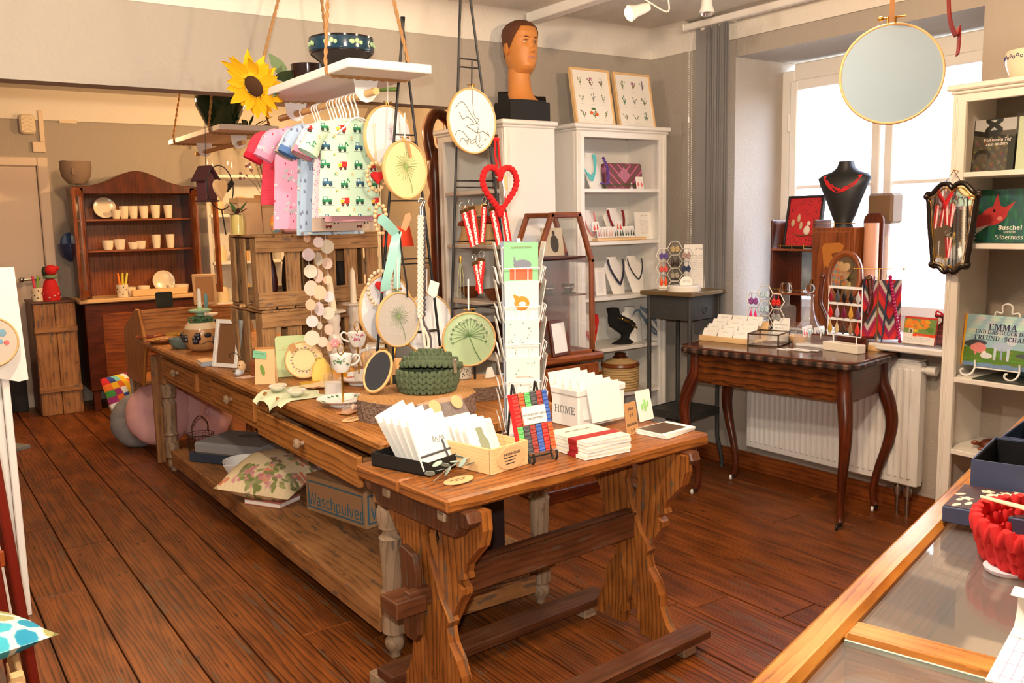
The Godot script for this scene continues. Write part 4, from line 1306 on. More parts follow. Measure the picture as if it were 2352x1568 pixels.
	solo("black_bust","tall black leatherette bust wearing a red cord necklace on the little cabinet","display bust",A0().loft([[0,.0,0,.05,.045],[0,.02,0,.042,.04],[0,.06,0,.06,.045],[0,.13,.004,.085,.05],[0,.2,.008,.115,.055],[0,.245,.0,.135,.05],[0,.265,-.01,.115,.045],[0,.28,-.015,.07,.042],[0,.3,-.018,.045,.042],[0,.325,-.02,.038,.04],[0,.33,-.02,.036,.038]],28),mc(22,21,20,.45),V(4.0,S+.53,-2.8),ry(-74))
	var rc:=A0()
	for k in 16:
		g.seed=80+k
		var pts:=[]
		for i in 15:
			var a:=-1.35+2.7*i/14.0
			pts.append(V(sin(a)*(.088+g.randf_range(-.008,.012)),.275-cos(a)*(.085+g.randf_range(-.012,.018)),cos(a)*.045+.015+g.randf_range(-.006,.008)))
		rc.tube(smooth(pts,2),.0022,5)
	solo("red_cord_necklace","red necklace of many knotted cords round the black bust","necklace",rc,mc(206,30,34,.7),V(4.0,S+.53,-2.8),ry(-74))
	solo("leather_case","brown leather case standing behind the black bust","case",A0().box(Z0,V(.1,.15,.14),.012),mc(112,84,56,.6),V(4.14,S+.62,-2.66))
	var bi:=img(96,128,col(240,238,232))
	plot(bi,0,0,96,78,col(120,150,80)); plot(bi,0,0,96,10,col(210,60,40))
	for i in 20: dab(bi,40+30*sin(i*2.0),36+16*cos(i*1.3),12,9,col(236,120+(i*7)%50,40),i,.6)
	for i in 10: dab(bi,78+6*sin(i),50+i*2,8,4,col(90,130,50),.7*i)
	dab(bi,34,66,14,9,col(230,200,40),0,.7); plot(bi,16,56,14,20,col(214,200,180)); plot(bi,20,62,6,14,col(90,80,70))
	plot(bi,30,78,66,14,col(232,74,24))
	greek(bi,4,98,88,5,5,col(130,130,130),4)
	var bk:=thing("flower_book","paperback with an orange poppy cover at the near end of the sill","book",V(3.83,S,-2.27),B*rx(-10))
	part(bk,"cover",A0().slab(rounded(.155,.125,.001,1,Vector2(0,.0625)),.012,.0,Rect2(-.0775,0,.155,.125)),pic(bi,.4))
	text(bk,"Monika Langer",.007,M.paper,V(.022,.037,.0065))
	var pk:=thing("gift_parcel","dark red striped parcel with a red ribbon and a white heart tag on the sill","parcel",V(3.9,S,-2.17),B)
	part(pk,"box",A0().box(V(0,.07,0),V(.1,.14,.07),.004),mc(92,26,22,.6))
	for i in 5: part(pk,"ribbon",A0().box(V(0,.02+.024*i,.036),V(.101,.004,.001)),mc(150,70,50,.5))
	part(pk,"bow",A0().tube(smooth([V(0,.14,.04),V(-.03,.155,.045),V(-.03,.14,.05),V(0,.14,.045),V(.03,.16,.045),V(.035,.145,.05),V(0,.14,.042)],4),.004,6),M.red)
	var hs:=PackedVector2Array()
	for i in 24:
		var a:=TAU*i/24.0
		hs.append(Vector2(16*pow(sin(a),3),13*cos(a)-5*cos(2*a)-2*cos(3*a)-cos(4*a))*.0015)
	var tg:=part(pk,"tag",A0().slab(hs,.002),M.paper,V(-.03,.11,.045))
	part(tg,"lettering",scrawl(.03,.006,.0006,3,4),M.ink,V(0,0,.0015))
	solo("yellow_tissue","crumpled bright yellow tissue paper standing at the near end of the sill","tissue paper",bumpy(A0().loft([[0,0,0,.05,.03],[.004,.08,0,.055,.03],[0,.16,.004,.05,.03],[-.004,.22,0,.045,.028],[0,.28,0,.03,.02]],18),31,.012),yellow_leafy(),V(4.0,S,-2.16),B)
func yellow_leafy()->StandardMaterial3D:
	var m:=mc(244,206,24,.7)
	m.backlight_enabled=true
	m.backlight=Color(.9,.75,.1)
	return m
func bumpy(a: Acc,sd: int,amt: float,f:=30.0)->Acc:
	var g:=noise(sd,f*.3,2)
	for i in a.v.size():
		var p:=a.v[i]
		a.v[i]=p+a.n[i]*g.get_noise_3d(p.x,p.y,p.z)*amt
	return a
func area_plant_stand():
	var B:=ry(9)
	var t:=thing("metal_stand","square dark metal stand with a lower shelf and splayed feet in the room corner","stand",V(3.61,0,-3.53),B)
	var gm:=mc(66,66,64,.55,.3)
	part(t,"table_top",A0().box(V(0,1.003,0),V(.345,.022,.345),.003),mc(120,98,62,.5,.4))
	for s in [-1.0,1.0]:
		for q in [-1.0,1.0]:
			part(t,"leg",A0().tube([V(s*.135,.99,q*.135),V(s*.135,.34,q*.135),V(s*.137,.18,q*.137),V(s*.152,.08,q*.152),V(s*.157,.03,q*.157),V(s*.155,.0,q*.155)],.0115,6),gm)
	for s in [-1.0,1.0]:
		part(t,"apron",A0().box(V(0,.925,s*.135),V(.27,.13,.008),.001).ring(V(0,.91,s*.14),V(0,0,1),.018,.003,20,6),gm)
		part(t,"apron",A0().box(V(s*.135,.925,0),V(.008,.13,.27),.001).ring(V(s*.14,.91,0),V(1,0,0),.018,.003,20,6),gm)
	var sh:=A0().box(V(0,.34,0),V(.28,.012,.28),.002)
	part(t,"lower_shelf",sh,gm)
	for s in [-1.0,1.0]:
		var rim:=A0().box(V(0,.33,s*.142),V(.29,.04,.006),.001)
		for k in 5: rim.ball(V(-.11+.055*k,.33,s*.147),V(.008,.008,.003),8,6)
		part(t,"shelf_rim",rim,gm)
		rim=A0().box(V(s*.142,.33,0),V(.006,.04,.29),.001)
		for k in 5: rim.ball(V(s*.147,.33,-.11+.055*k),V(.003,.008,.008),8,6)
		part(t,"shelf_rim",rim,gm)
	var p:=V(3.61,1.014,-3.53)
	solo("round_dish","low round white display dish on the metal stand","dish",A0().lathe(Z0,[[0,0],[.088,0],[.09,.004],[.09,.026],[.086,.03],[0,.03]],40),mc(238,230,216,.6),p+V(-.06,0,.06))
	var sg:=thing("name_plate","small white name plate with script standing on the round dish","sign",p+V(-.04,.03,.06),ry(-25)*rx(-8))
	part(sg,"plate",A0().slab(P2([-.035,0,.035,0,.035,.03,.022,.045,-.022,.045,-.035,.03]),.003),mc(238,230,216,.6))
	part(sg,"lettering",scrawl(.045,.008,.0005,6,6),mc(120,110,104,.8),V(0,.02,.002))
	hex_board("honeycomb earring board with orange, brown and violet pairs on the metal stand",p+V(-.02,.0,-.05),ry(-35),[[col(196,170,120),"bead"],[col(100,80,150),"bead"],[col(180,150,140),"bead"],[col(56,38,30),"drop"],[col(220,90,80),"bead"],[col(40,56,90),"bead"],[col(160,150,130),"bead"],[col(236,84,10),"drop"],[col(180,160,120),"bead"]],.95)
	sign_sheet(p+V(.16,.0,-.02),.19,.245,"large white printed sheet leaning behind the honeycomb board on the metal stand",21,-4,-40)
func area_right_bookcase():
	bookcase("white bookcase with picture books against the window wall at the right edge",V(3.57,0,-1.683),ry(-90),[1.57,1.285,.735,.43])
	var B:=ry(-90)
	var im:=img(128,172,col(70,66,56))
	plot(im,0,0,128,40,col(176,178,180))
	for i in 40: dab(im,60+20*sin(i*2.2),20+24*sin(i*1.1),9,7,col(24,28,24),i,.5)
	fillp(im,P2([0,34,128,62,128,80,0,50]),col(26,24,22))
	for i in 90: dab(im,fmod(i*37.0,128.0),60+fmod(i*53.0,110.0),8,5,col(60+(i*13)%60,56+(i*11)%50,46+(i*7)%40),i,.8)
	dab(im,30,118,26,20,col(40,36,32)); dab(im,30,126,18,15,col(80,74,64)); plot(im,108,60,20,112,col(30,36,24))
	var b1:=thing("photo_book","dark photo book with a stone house cover on the right bookcase's top shelf","book",V(3.7,1.571,-1.905),B*rx(-5))
	part(b1,"cover",A0().slab(rounded(.165,.21,.001,1,Vector2(0,.105)),.02,.0,Rect2(-.0825,0,.165,.21)),pic(im,.35))
	part(b1,"spine",A0().box(V(-.084,.105,0),V(.003,.21,.021)),M.black)
	text(b1,"Von einem Tag",.011,M.paper,V(.012,.126,.0105),Basis(),"Droid Serif",false,1.0,.2)
	text(b1,"zum andern",.011,M.paper,V(.012,.109,.0105),Basis(),"Droid Serif",false,1.0,.2)
	var im2:=img(96,128,col(226,220,196))
	plot(im2,0,0,30,128,col(188,204,176))
	for q in [[20,70],[26,58],[44,44]]: dab(im2,q[0],q[1],4,2,col(40,40,40),.5)
	greek(im2,30,90,50,3,8,col(120,110,100),5)
	solo("pale_book","pale green and cream book beside the dark photo book on the top shelf","book",A0().slab(rounded(.16,.21,.001,1,Vector2(0,.105)),.015,.0,Rect2(-.08,0,.16,.21)),pic(im2,.5),V(3.7,1.571,-1.735),B*rx(-5))
	var im3:=img(192,150,col(24,82,74))
	for i in 120: dab(im3,fmod(i*71.0,192.0),fmod(i*43.0,150.0),5,22,col(20+(i*7)%24,70+(i*11)%40,64+(i*5)%30),.2*sin(i),.8)
	plot(im3,0,0,10,150,col(40,40,60))
	for i in 14: dab(im3,5,6+i*11,5,4,col(200,200,210))
	var sq:=col(178,52,56)
	dab(im3,52,74,36,26,sq,-.4); fillp(im3,P2([46,56,56,10,70,56]),sq); fillp(im3,P2([66,60,104,34,84,70]),sq); dab(im3,22,90,26,20,sq)
	dab(im3,52,60,3.5,4,col(40,10,20)); dab(im3,68,82,7,6,col(210,130,120)); fillp(im3,P2([10,126,10,108,44,98]),col(214,210,206))
	var b2:=thing("squirrel_book","green picture book with a red squirrel on the right bookcase's second shelf","book",V(3.69,1.286,-1.82),B*rx(-6))
	part(b2,"cover",A0().slab(rounded(.3,.215,.001,1,Vector2(0,.1075)),.012,.0,Rect2(-.15,0,.3,.215)),pic(im3,.4))
	text(b2,"Buschel",.018,M.paper,V(.0,.06,.0065),Basis(),"Droid Sans",true)
	text(b2,"und die",.01,M.paper,V(.0,.043,.0065))
	text(b2,"Silbernuss",.017,M.paper,V(.0,.022,.0065))
	var im4:=img(192,144,col(150,190,206))
	for i in 60: dab(im4,fmod(i*61.0,192.0),fmod(i*29.0,70.0),16,6,col(170+(i*7)%40,200+(i*3)%30,214),0,.9)
	plot(im4,0,90,192,46,col(84,124,52)); plot(im4,0,132,192,12,col(110,140,180))
	for i in 60: dab(im4,fmod(i*47.0,192.0),94+fmod(i*17.0,40.0),10,2,col(70+(i*5)%50,110+(i*9)%50,40),.1,.5)
	dab(im4,30,80,30,10,col(60,64,70),-.1)
	dab(im4,40,92,20,14,col(216,130,130)); dab(im4,26,92,9,9,col(222,140,136)); plot(im4,30,100,5,12,col(216,130,130)); plot(im4,48,100,5,12,col(216,130,130))
	dab(im4,100,84,26,12,col(170,192,220)); plot(im4,80,88,7,34,col(190,206,226)); plot(im4,114,88,7,34,col(190,206,226)); plot(im4,98,90,5,30,col(150,170,200)); dab(im4,124,68,13,10,col(200,212,228))
	dab(im4,62,112,16,8,col(214,220,226)); dab(im4,56,104,5,5,col(226,226,226)); dab(im4,160,104,24,6,col(70,80,90))
	var b3:=thing("animal_book","yellow-spined picture book with painted farm animals on a white easel, right bookcase","book",V(3.68,.775,-1.83),B*rx(-8))
	part(b3,"cover",A0().slab(rounded(.3,.215,.001,1,Vector2(0,.1075)),.012,.0,Rect2(-.15,0,.3,.215)),pic(im4,.35))
	part(b3,"spine",A0().box(V(-.153,.1075,0),V(.01,.216,.014),.002),mc(232,170,30,.5))
	var nv:=mc(50,50,84,.6)
	text(b3,"EMMA",.025,nv,V(.0,.167,.0065),Basis(),"Droid Serif",true)
	text(b3,"UND DAS GLÜCK DER",.0145,nv,V(.0,.145,.0065),Basis(),"Droid Serif",true)
	text(b3,"FREUND   SCHAFT",.0175,nv,V(.0,.121,.0065),Basis(),"Droid Serif",true)
	var es:=thing("book_easel","white scrolled iron easel holding the farm animal book","easel",V(3.68,.736,-1.83),B)
	for s in [-.09,.09]:
		part(es,"leg",A0().tube(smooth([V(s,.066,.016),V(s,.035,.014),V(s-.005,.012,.03),V(s-.02,.004,.045),V(s-.038,.012,.05),V(s-.04,.026,.048),V(s-.03,.03,.046)],5),.0042,8),M.wire)
		part(es,"back_leg",A0().tube([V(s*.4,.03,-.012),V(s*.4,.25,-.05)],.004,8),M.wire)
	part(es,"crossbar",A0().tube([V(-.09,.036,.012),V(.09,.036,.012)],.0035,8),M.wire)
	part(es,"scroll",A0().tube(smooth([V(-.05,.25,-.05),V(-.045,.265,-.05),V(-.02,.262,-.05),V(-.02,.29,-.05),V(0,.3,-.05),V(.02,.29,-.05),V(.02,.262,-.05),V(.045,.265,-.05),V(.05,.25,-.05)],4),.004,8),M.wire)
	solo("picture_tray","dark green painted tray with pale edge lying under the white easel","tray",A0().box(V(0,.004,0),V(.4,.008,.24),.002),mc(44,50,42,.4),V(3.71,.732,-1.69),B)
	solo("blue_book","light blue book leaning behind the farm animal book","book",A0().slab(rounded(.2,.25,.001,1,Vector2(0,.125)),.012,.001),mc(96,156,178,.5),V(3.77,.736,-1.7),B*rx(-6))
	var tu:=thing("carved_turtle","small carved brown turtle with pale stripes on the lowest visible shelf","figurine",V(3.7,.431,-1.85),ry(-60))
	part(tu,"shell",A().loft([[0,.01,0,.05,.035],[0,.025,0,.048,.034],[0,.038,0,.034,.024],[0,.044,0,.012,.008]],16),M.mahog)
	part(tu,"head",A0().ball(V(-.062,.022,0),V(.016,.011,.01),10,8),M.mahog_l)
	for s in [-1.0,1.0]:
		for q in [-1.0,1.0]: part(tu,"flipper",A0().ball(V(s*.038,.007,q*.036),V(.018,.007,.01),10,6),M.mahog_l)
	var cd:=thing("china_tureen","cream china dish with a blue chain border on top of the right bookcase","dish",V(3.73,1.915,-1.78))
	part(cd,"body",A0().lathe(Z0,[[0,0],[.06,0],[.085,.02],[.1,.06],[.104,.1],[.098,.115],[.09,.11],[0,.1]],32),M.cream)
	var ch:=A0()
	for i in 40: ch.ring(V(cos(TAU*i/40.0)*.1035,.086+.006*(i%2),sin(TAU*i/40.0)*.1035),V(cos(TAU*i/40.0),0,sin(TAU*i/40.0)),.005,.0014,10,4)
	part(cd,"chain_border",ch,mc(40,50,120,.3))
	hanging_mirror()
func hanging_mirror():
	var t:=thing("hanging_mirror","black and gold fan-shaped mirror hanging from a nail on the right bookcase","mirror",V(3.54,1.34,-1.978),ry(-90))
	var half:=[[.0,.168],[.016,.184],[.045,.186],[.07,.166],[.088,.148],[.105,.15],[.111,.135],[.1,.12],[.088,.0],[.072,-.12],[.077,-.132],[.07,-.147],[.055,-.146],[.04,-.152],[.024,-.168],[.008,-.166],[.0,-.156]]
	var pts:=[]
	for q in half: pts.append(V(q[0],q[1],0))
	for i in range(half.size()-2,0,-1): pts.append(V(-half[i][0],half[i][1],0))
	var sm:=smooth(pts,3,true)
	var poly:=PackedVector2Array()
	for p in sm: poly.append(Vector2(p.x,p.y))
	var inner:=[]
	for p in sm: inner.append(V(p.x*.86,p.y*.9,.008))
	part(t,"frame",A0().tube(sm,.0105,10,true),mc(24,15,10,.15))
	part(t,"gilt_line",A0().tube(inner,.0018,6,true),M.brass)
	var dk:=PackedVector2Array()
	for p in sm: dk.append(Vector2(p.x*.97,p.y*.97))
	part(t,"mirror_glass",A0().slab(dk,.004),mc(228,230,228,.02,1.0))
	for q in [[.107,.138],[-.107,.138],[.074,-.14],[-.074,-.14]]: part(t,"corner_boss",A0().ball(V(q[0],q[1],.003),I1*.014,12,8),mc(30,18,10,.15))
	part(t,"cord",A0().tube([V(-.036,.186,0),V(.004,.238,.006),V(.036,.186,0)],.0016,6),mc(80,40,30,.8))
	part(t,"nail",A0().tube([V(.004,.236,-.03),V(.004,.24,.012)],.002,6),M.brass)
func area_counter():
	var B:=ry(16.3)
	var O:=V(.743,0,-.63)
	var at:=func(x: float,y: float,z: float)->Vector3: return O+B*V(x,y,z)
	var oak:=wood(wood_tex(81,col(110,58,14),col(176,112,40),col(206,146,70),9,.35,0,.0,512,128,.45),.9,.16,.22)
	var t:=thing("glass_counter","shop counter with a worn oak frame and glass top in the right foreground","counter",O,B)
	part(t,"back_rail",A().box(V(.9,.88,.022),V(3.0,.04,.046),.008),oak)
	part(t,"front_rail",A().box(V(.9,.88,.5),V(3.0,.04,.06),.008),oak)
	for x in [-.58,.218,1.5,2.38]: part(t,"cross_bar",A().box(V(x,.878,.258),V(.052,.036,.43),.006),oak)
	for q in [[-.181,.746],[.859,1.23],[1.94,.828]]:
		part(t,"glass_pane",A0().box(V(q[0],.886,.258),V(q[1],.006,.42)),M.glass)
		part(t,"glass_edge",A0().box(V(q[0]-q[1]/2+.003,.887,.258),V(.004,.007,.42)).box(V(q[0]+q[1]/2-.003,.887,.258),V(.004,.007,.42)),mc(170,196,196,.1))
	part(t,"back_panel",A().box(V(.9,.43,.012),V(2.96,.86,.02),.002),M.pine)
	part(t,"front_panel",A().box(V(.9,.43,.51),V(2.96,.86,.02),.002),M.pine)
	for x in [-.58,2.37]: part(t,"end_panel",A().box(V(x,.43,.26),V(.02,.86,.46),.002),M.pine)
	part(t,"compartment_wall",A().box(V(.218,.77,.26),V(.02,.18,.46),.002).box(V(-.18,.83,.04),V(.76,.06,.012),.002),M.ply)
	part(t,"compartment_floor",A0().box(V(-.18,.795,.26),V(.76,.012,.46)),bump(mc(186,150,106,.9),41,.4,.5,9.0))
	part(t,"compartment_floor",A0().box(V(1.3,.68,.26),V(2.14,.012,.46)),mc(200,180,150,.8))
	solo("velvet_cloth","burgundy cloth under the silverware inside the glass counter","cloth",bumpy(A0().grid([PackedVector3Array([V(-.17,0,-.15),V(.0,.004,-.16),V(.2,0,-.15)]),PackedVector3Array([V(-.17,.003,.0),V(.0,.006,.0),V(.2,.002,.0)]),PackedVector3Array([V(-.17,0,.15),V(.0,.004,.16),V(.2,0,.15)])]),4,.004),mc(110,22,52,.85),at.call(.43,.69,.24),B)
	for i in 6:
		var s:=thing("silver_spoon",["silver spoon nearest the corner of the glass counter case","second silver spoon on the burgundy cloth","third silver spoon on the burgundy cloth","fourth silver spoon on the burgundy cloth","fifth silver spoon on the burgundy cloth","last silver spoon of the row on the burgundy cloth"][i],"spoon",at.call(.28+.05*i,.698,.14+.02*(i%2)),B*ry(10-5*i),"silver spoons in the counter")
		part(s,"bowl",A0().ball(V(0,.004,0),V(.019,.006,.032),16,8),M.steel)
		part(s,"handle",A0().tube(smooth([V(0,.005,.03),V(0,.012,.07),V(0,.008,.14)],4),[.003,.003,.003,.003,.004,.005,.005,.006,.006],8),M.steel)
	var navy:=mc(62,72,104,.75)
	box_open("open dark blue cardboard box with black inside standing on the counter",at.call(.945,.9,.17),B,V(.2,.075,.24),navy,mc(14,15,20,.5))
	box_open("second blue box with a glossy dark lining behind the first on the counter",at.call(1.165,.9,.17),B*ry(-3),V(.18,.07,.22),navy,mc(40,52,70,.1))
	solo("kraft_board","brown kraft cardboard lid propped on the blue boxes","cardboard",A0().box(Z0,V(.14,.004,.18)),M.kraft,at.call(1.16,.985,.2),B*rz(8)*ry(20))
	solo("red_kraft_box","dark kraft box with a red patch at the far end of the counter","box",A0().box(V(0,.05,0),V(.12,.1,.14),.003),mc(150,60,44,.8),at.call(1.38,.9,.2),B*ry(14))
	var im:=img(128,128,col(52,36,46))
	var g:=RandomNumberGenerator.new(); g.seed=9
	for i in 60: dab(im,g.randf()*128,g.randf()*128,4+g.randf()*4,1.5,col(96,40,34),g.randf()*3)
	for i in 34:
		var p:=Vector2(g.randf()*128,g.randf()*128)
		if i%3==0:
			for k in 5: dab(im,p.x+5*cos(k*1.26),p.y+5*sin(k*1.26),5,3,col(226,212,184),k*1.26)
		else: dab(im,p.x,p.y,6+g.randf()*4,4,col(226,212,184),g.randf())
	var fb:=thing("leaf_box","flat dark blue box with a cream leaf pattern on its lid, under the red basket","box",at.call(.765,.9,.17),B)
	part(fb,"tray",A0().box(V(0,.014,0),V(.15,.028,.26),.002),navy)
	part(fb,"lid_print",A0().grid([PackedVector3Array([V(-.073,.029,-.128),V(.073,.029,-.128)]),PackedVector3Array([V(-.073,.029,.128),V(.073,.029,.128)])],false,false,false,Vector2(1,1.7)),pic(im,.6))
	var rb:=thing("red_basket","thick red crocheted basket with strawberry earrings on the counter","basket",at.call(.63,.892,.23),B)
	part(rb,"bottom",A0().lathe(Z0,[[0,0],[.1,0],[.1,.01],[0,.012]],28),M.red)
	for r in 3:
		crochet_ring(rb,"crochet_round",V(0,.014+.019*r,0),.112+.006*r,.014,30,M.red)
	solo("red_bead","round red bead lying beside the crocheted basket","bead",A0().ball(V(0,.018,0),I1*.018),mc(190,10,16,.15),at.call(.52,.89,.265))
	var ec:=thing("earring_card","cream pouch card with two glossy strawberry earrings lying in the red basket","earrings",at.call(.62,.962,.2),B*ry(60)*rx(-78))
	part(ec,"card",A0().slab(P2([-.07,-.03,-.06,.03,.0,.035,.03,.01,.09,.03,.1,.02,.03,-.035,-.05,-.04]),.004,.001),mc(236,220,180,.5))
	for x in [-.035,.01]:
		var sb:=part(ec,"strawberry",A0().ball(V(x,.012,.012),V(.015,.016,.014),14,10),mc(206,16,22,.1))
		part(sb,"leaf",A0().ball(V(x,-.006,.012),V(.014,.008,.008),10,6),mc(30,96,50,.15))
	solo("scalloped_dish","small round white scalloped dish on the counter glass before the basket","dish",A0().lathe(Z0,[[0,0],[.026,0],[.031,.004],[.032,.008],[.026,.006],[0,.004]],30),mc(226,220,232,.3),at.call(.545,.889,.165))
	var lines:=img(96,128,col(242,242,244))
	for i in 14: plot(lines,4,8+i*9,88,1,col(150,150,190))
	for i in 4: plot(lines,10+i*22,4,1,120,col(150,150,190))
	var np:=thing("order_pad","white lined order pad with its top page curled back on the counter's near edge","notepad",at.call(.24,.9,.29),B)
	part(np,"pages",A0().box(V(0,.006,0),V(.2,.012,.15)),M.paper)
	part(np,"ruled_page",A0().grid([PackedVector3Array([V(-.098,.0125,-.073),V(.06,.0125,-.073)]),PackedVector3Array([V(-.098,.0125,.073),V(.06,.0125,.073)])],false,false,false,Vector2(1,1)),pic(lines,.8))
	var cr:=[]
	for i in 12:
		var a:=PI*i/11.0*1.15
		cr.append(PackedVector3Array([V(.03+.03*sin(a)*1.2,.013+.03*(1-cos(a)),-.073),V(.03+.03*sin(a)*1.2,.013+.03*(1-cos(a)),.073)]))
	part(np,"curled_page",A0().grid(cr),M.paper)
func crochet_ring(t: Node3D,called: String,c: Vector3,R: float,r: float,n: int,m: Material,sx:=1.0):
	var a:=A0()
	for i in n:
		var q:=TAU*i/n
		var d:=TAU/n
		for s in [-1.0,1.0]:
			var pts:=[]
			for k in 3:
				var qq:float=q+d*(.05+.42*k/2.0)*s
				pts.append(c+V(cos(qq)*R*sx,(k-1)*r*.9,sin(qq)*R))
			a.tube(pts,[r*.55,r*.72,r*.6],7)
	part(t,called,a,m)
func box_open(label: String,p: Vector3,b: Basis,s: Vector3,m: Material,inside: Material)->Node3D:
	var t:=thing("open_box",label,"box",p,b)
	part(t,"bottom",A0().box(V(0,.002,0),V(s.x,.004,s.z)),m)
	for q in [-1.0,1.0]:
		part(t,"side",A0().box(V(q*(s.x/2-.0015),s.y/2,0),V(.003,s.y,s.z)),m)
		part(t,"side",A0().box(V(0,s.y/2,q*(s.z/2-.0015)),V(s.x-.006,s.y,.003)),m)
		part(t,"lining",A0().box(V(q*(s.x/2-.0036),s.y/2,0),V(.001,s.y-.006,s.z-.008)).box(V(0,s.y/2,q*(s.z/2-.0036)),V(s.x-.008,s.y-.006,.001)),inside)
	part(t,"lining_floor",A0().box(V(0,.005,0),V(s.x-.008,.001,s.z-.008)),inside)
	return t
func area_hanging():
	var t:=thing("embroidery_hoop","embroidery hoop of plain grey fabric hanging before the window","embroidery hoop",V(2.162,1.77,-1.385),ry(-52))
	part(t,"fabric",A0().disc(V(0,0,.004),V(0,0,1),.122,48).disc(V(0,0,-.004),V(0,0,-1),.122,48),mc(140,156,166,.6))
	part(t,"wooden_ring",A0().ring(Z0,V(0,0,1),.1235,.004,64,8,1.6),M.hoopw)
	part(t,"screw",A0().tube([V(-.035,.139,0),V(.03,.142,0)],.0022,8).tube([V(-.012,.122,0),V(-.012,.143,0)],.003,8).tube([V(.005,.122,0),V(.005,.143,0)],.003,8).ball(V(-.03,.139,0),V(.008,.006,.006)),M.brass)
	part(t,"ribbon",A0().strap([V(-.004,.13,.003),V(-.003,.3,.003),V(.0,.72,.0)],V(.012,0,0),.0015),mc(214,176,132,.8))
	var bg:=thing("canvas_bag","tan canvas bag with dark red leather strap hanging at the very top edge","bag",V(2.05,2.07,-1.3),ry(-52))
	part(bg,"pouch",A0().loft([[0,-.14,0,.03,.01],[0,-.13,0,.055,.016],[0,-.08,0,.07,.022],[0,.0,0,.075,.02],[0,.12,0,.07,.015]],24),mc(186,140,84,.8))
	part(bg,"strap",A0().strap(smooth([V(.03,-.12,.02),V(.055,-.125,.02),V(.07,-.1,.02),V(.1,-.1,.0),V(.107,-.13,.0),V(.113,-.2,.0),V(.128,-.24,.0),V(.134,-.22,.0),V(.135,-.26,.0),V(.133,-.285,0)],5),V(.004,.004,.014),.003),mc(120,30,26,.3))
	part(bg,"hanger",A0().tube([V(0,.1,0),V(0,.42,0)],.002,6),M.black)
	for q in [[3.35,-2.05,"white wire S-hook hanging left of the grey hoop"],[3.35,-1.93,"second white wire hook cut off by the top edge, beside the grey hoop"]]:
		var top:float=2.49
		solo("wire_hook",q[2],"hook",A0().tube(smooth([V(0,0,0),V(.0,-.02,0),V(.006,-.06,0),V(-.008,-.12,0),V(-.01,-.15,0),V(.004,-.165,0),V(.016,-.155,0),V(.016,-.145,0)],5),.0022,6),M.wire,V(q[0],top-(.0 if q[1]<-2.0 else -.0),q[1]),ry(-50))
	var br:=thing("blind_rail","long white head rail of the vertical blind along the window wall","curtain rail",V(3.77,2.455,-2.2))
	part(br,"rail",A0().box(V(0,0,0),V(.045,.035,2.95),.004),M.paint)
	part(br,"end_cap",A0().box(V(-.003,0,-1.478),V(.048,.037,.008),.002),M.paint)
	part(br,"bracket",A0().box(V(.05,.0,-1.2),V(.07,.02,.02)).box(V(.05,.0,1.2),V(.07,.02,.02)),M.paint)
	var vb:=thing("vertical_blind","bundled grey vertical blind hanging at the left of the window","blind",V(3.79,0,-3.5))
	var gm:=mc(150,148,148,.9)
	for i in 13:
		part(vb,"slat",A0().at(V(.0,1.59,-.085+.0132*i),ry(74+3*sin(i*1.7))).grid([PackedVector3Array([V(-.055,-.85,0),V(0,-.85,.005),V(.055,-.85,0)]),PackedVector3Array([V(-.055,.85,0),V(0,.85,.005),V(.055,.85,0)])]),gm)
	part(vb,"runner",A0().box(V(0,2.437,0),V(.012,.02,.17),.002),M.paint)
	var bc:=thing("bead_chain","white bead chain hanging beside the vertical blind","chain",V(3.78,0,-3.665))
	var pts:=[]
	for i in 60: pts.append(V(0,2.44-1.35*i/59.0,0))
	for i in 60: pts.append(V(.0,1.09+1.35*i/59.0,.022))
	part(bc,"beads",A0().beads(pts,.0032,.003,6),M.wire)
	part(bc,"connector",A0().lathe(V(0,1.94,0),[[0,0],[.005,0],[.005,.03],[0,.03]],10),M.wire)
	solo("ceiling_track","plain white rail on the stucco ceiling above the mannequin head","track",A0().box(V(0,0,0),V(.07,.05,2.4),.004),M.paint,V(2.9,2.465,-2.75))
	spot("lit white spotlight bulb on the ceiling, left of two",V(2.98,2.49,-3.05),V(2.82,2.32,-3.1),true)
	spot("unlit white spotlight on the ceiling, right of two, pointing down",V(3.26,2.49,-3.05),V(3.26,2.36,-3.05),false)
func spot(label: String,top: Vector3,bulb: Vector3,lit: bool):
	var t:=thing("ceiling_spot",label,"spotlight",top)
	var e:=bulb-top
	var dirv:=(e*V(1,.35,1)).normalized() if lit else V(0,-1,0)
	var up:=dirv.cross(V(0,0,1)).normalized()
	var b:=Basis(up,dirv,up.cross(dirv))
	part(t,"stem",A0().tube([V(0,0,0),V(0,e.y*.62,0)],.008,8),M.paint)
	part(t,"can",A0().lathe(Z0,[[0,-.1],[.018,-.1],[.024,-.07],[.026,-.035],[.034,-.01],[.037,0],[.03,0]],24),M.paint,e,b)
	if lit:
		part(t,"wire",A0().tube(smooth([V(0,e.y*.4,.0),V(.03,e.y*.6,0),V(.02,e.y*.9,0),e*.6],5),.004,6),M.paint)
	part(t,"bulb",A0().ball(V(0,.004,0),V(.03,.014,.03),20,10),glow(Color(1.0,.9,.72),6.0) if lit else M.sglass,e,b)
	if lit: lamp("spot_light",bulb+dirv*.05,.6,Color(1.0,.85,.65),.03,bulb+dirv*2.0,60)
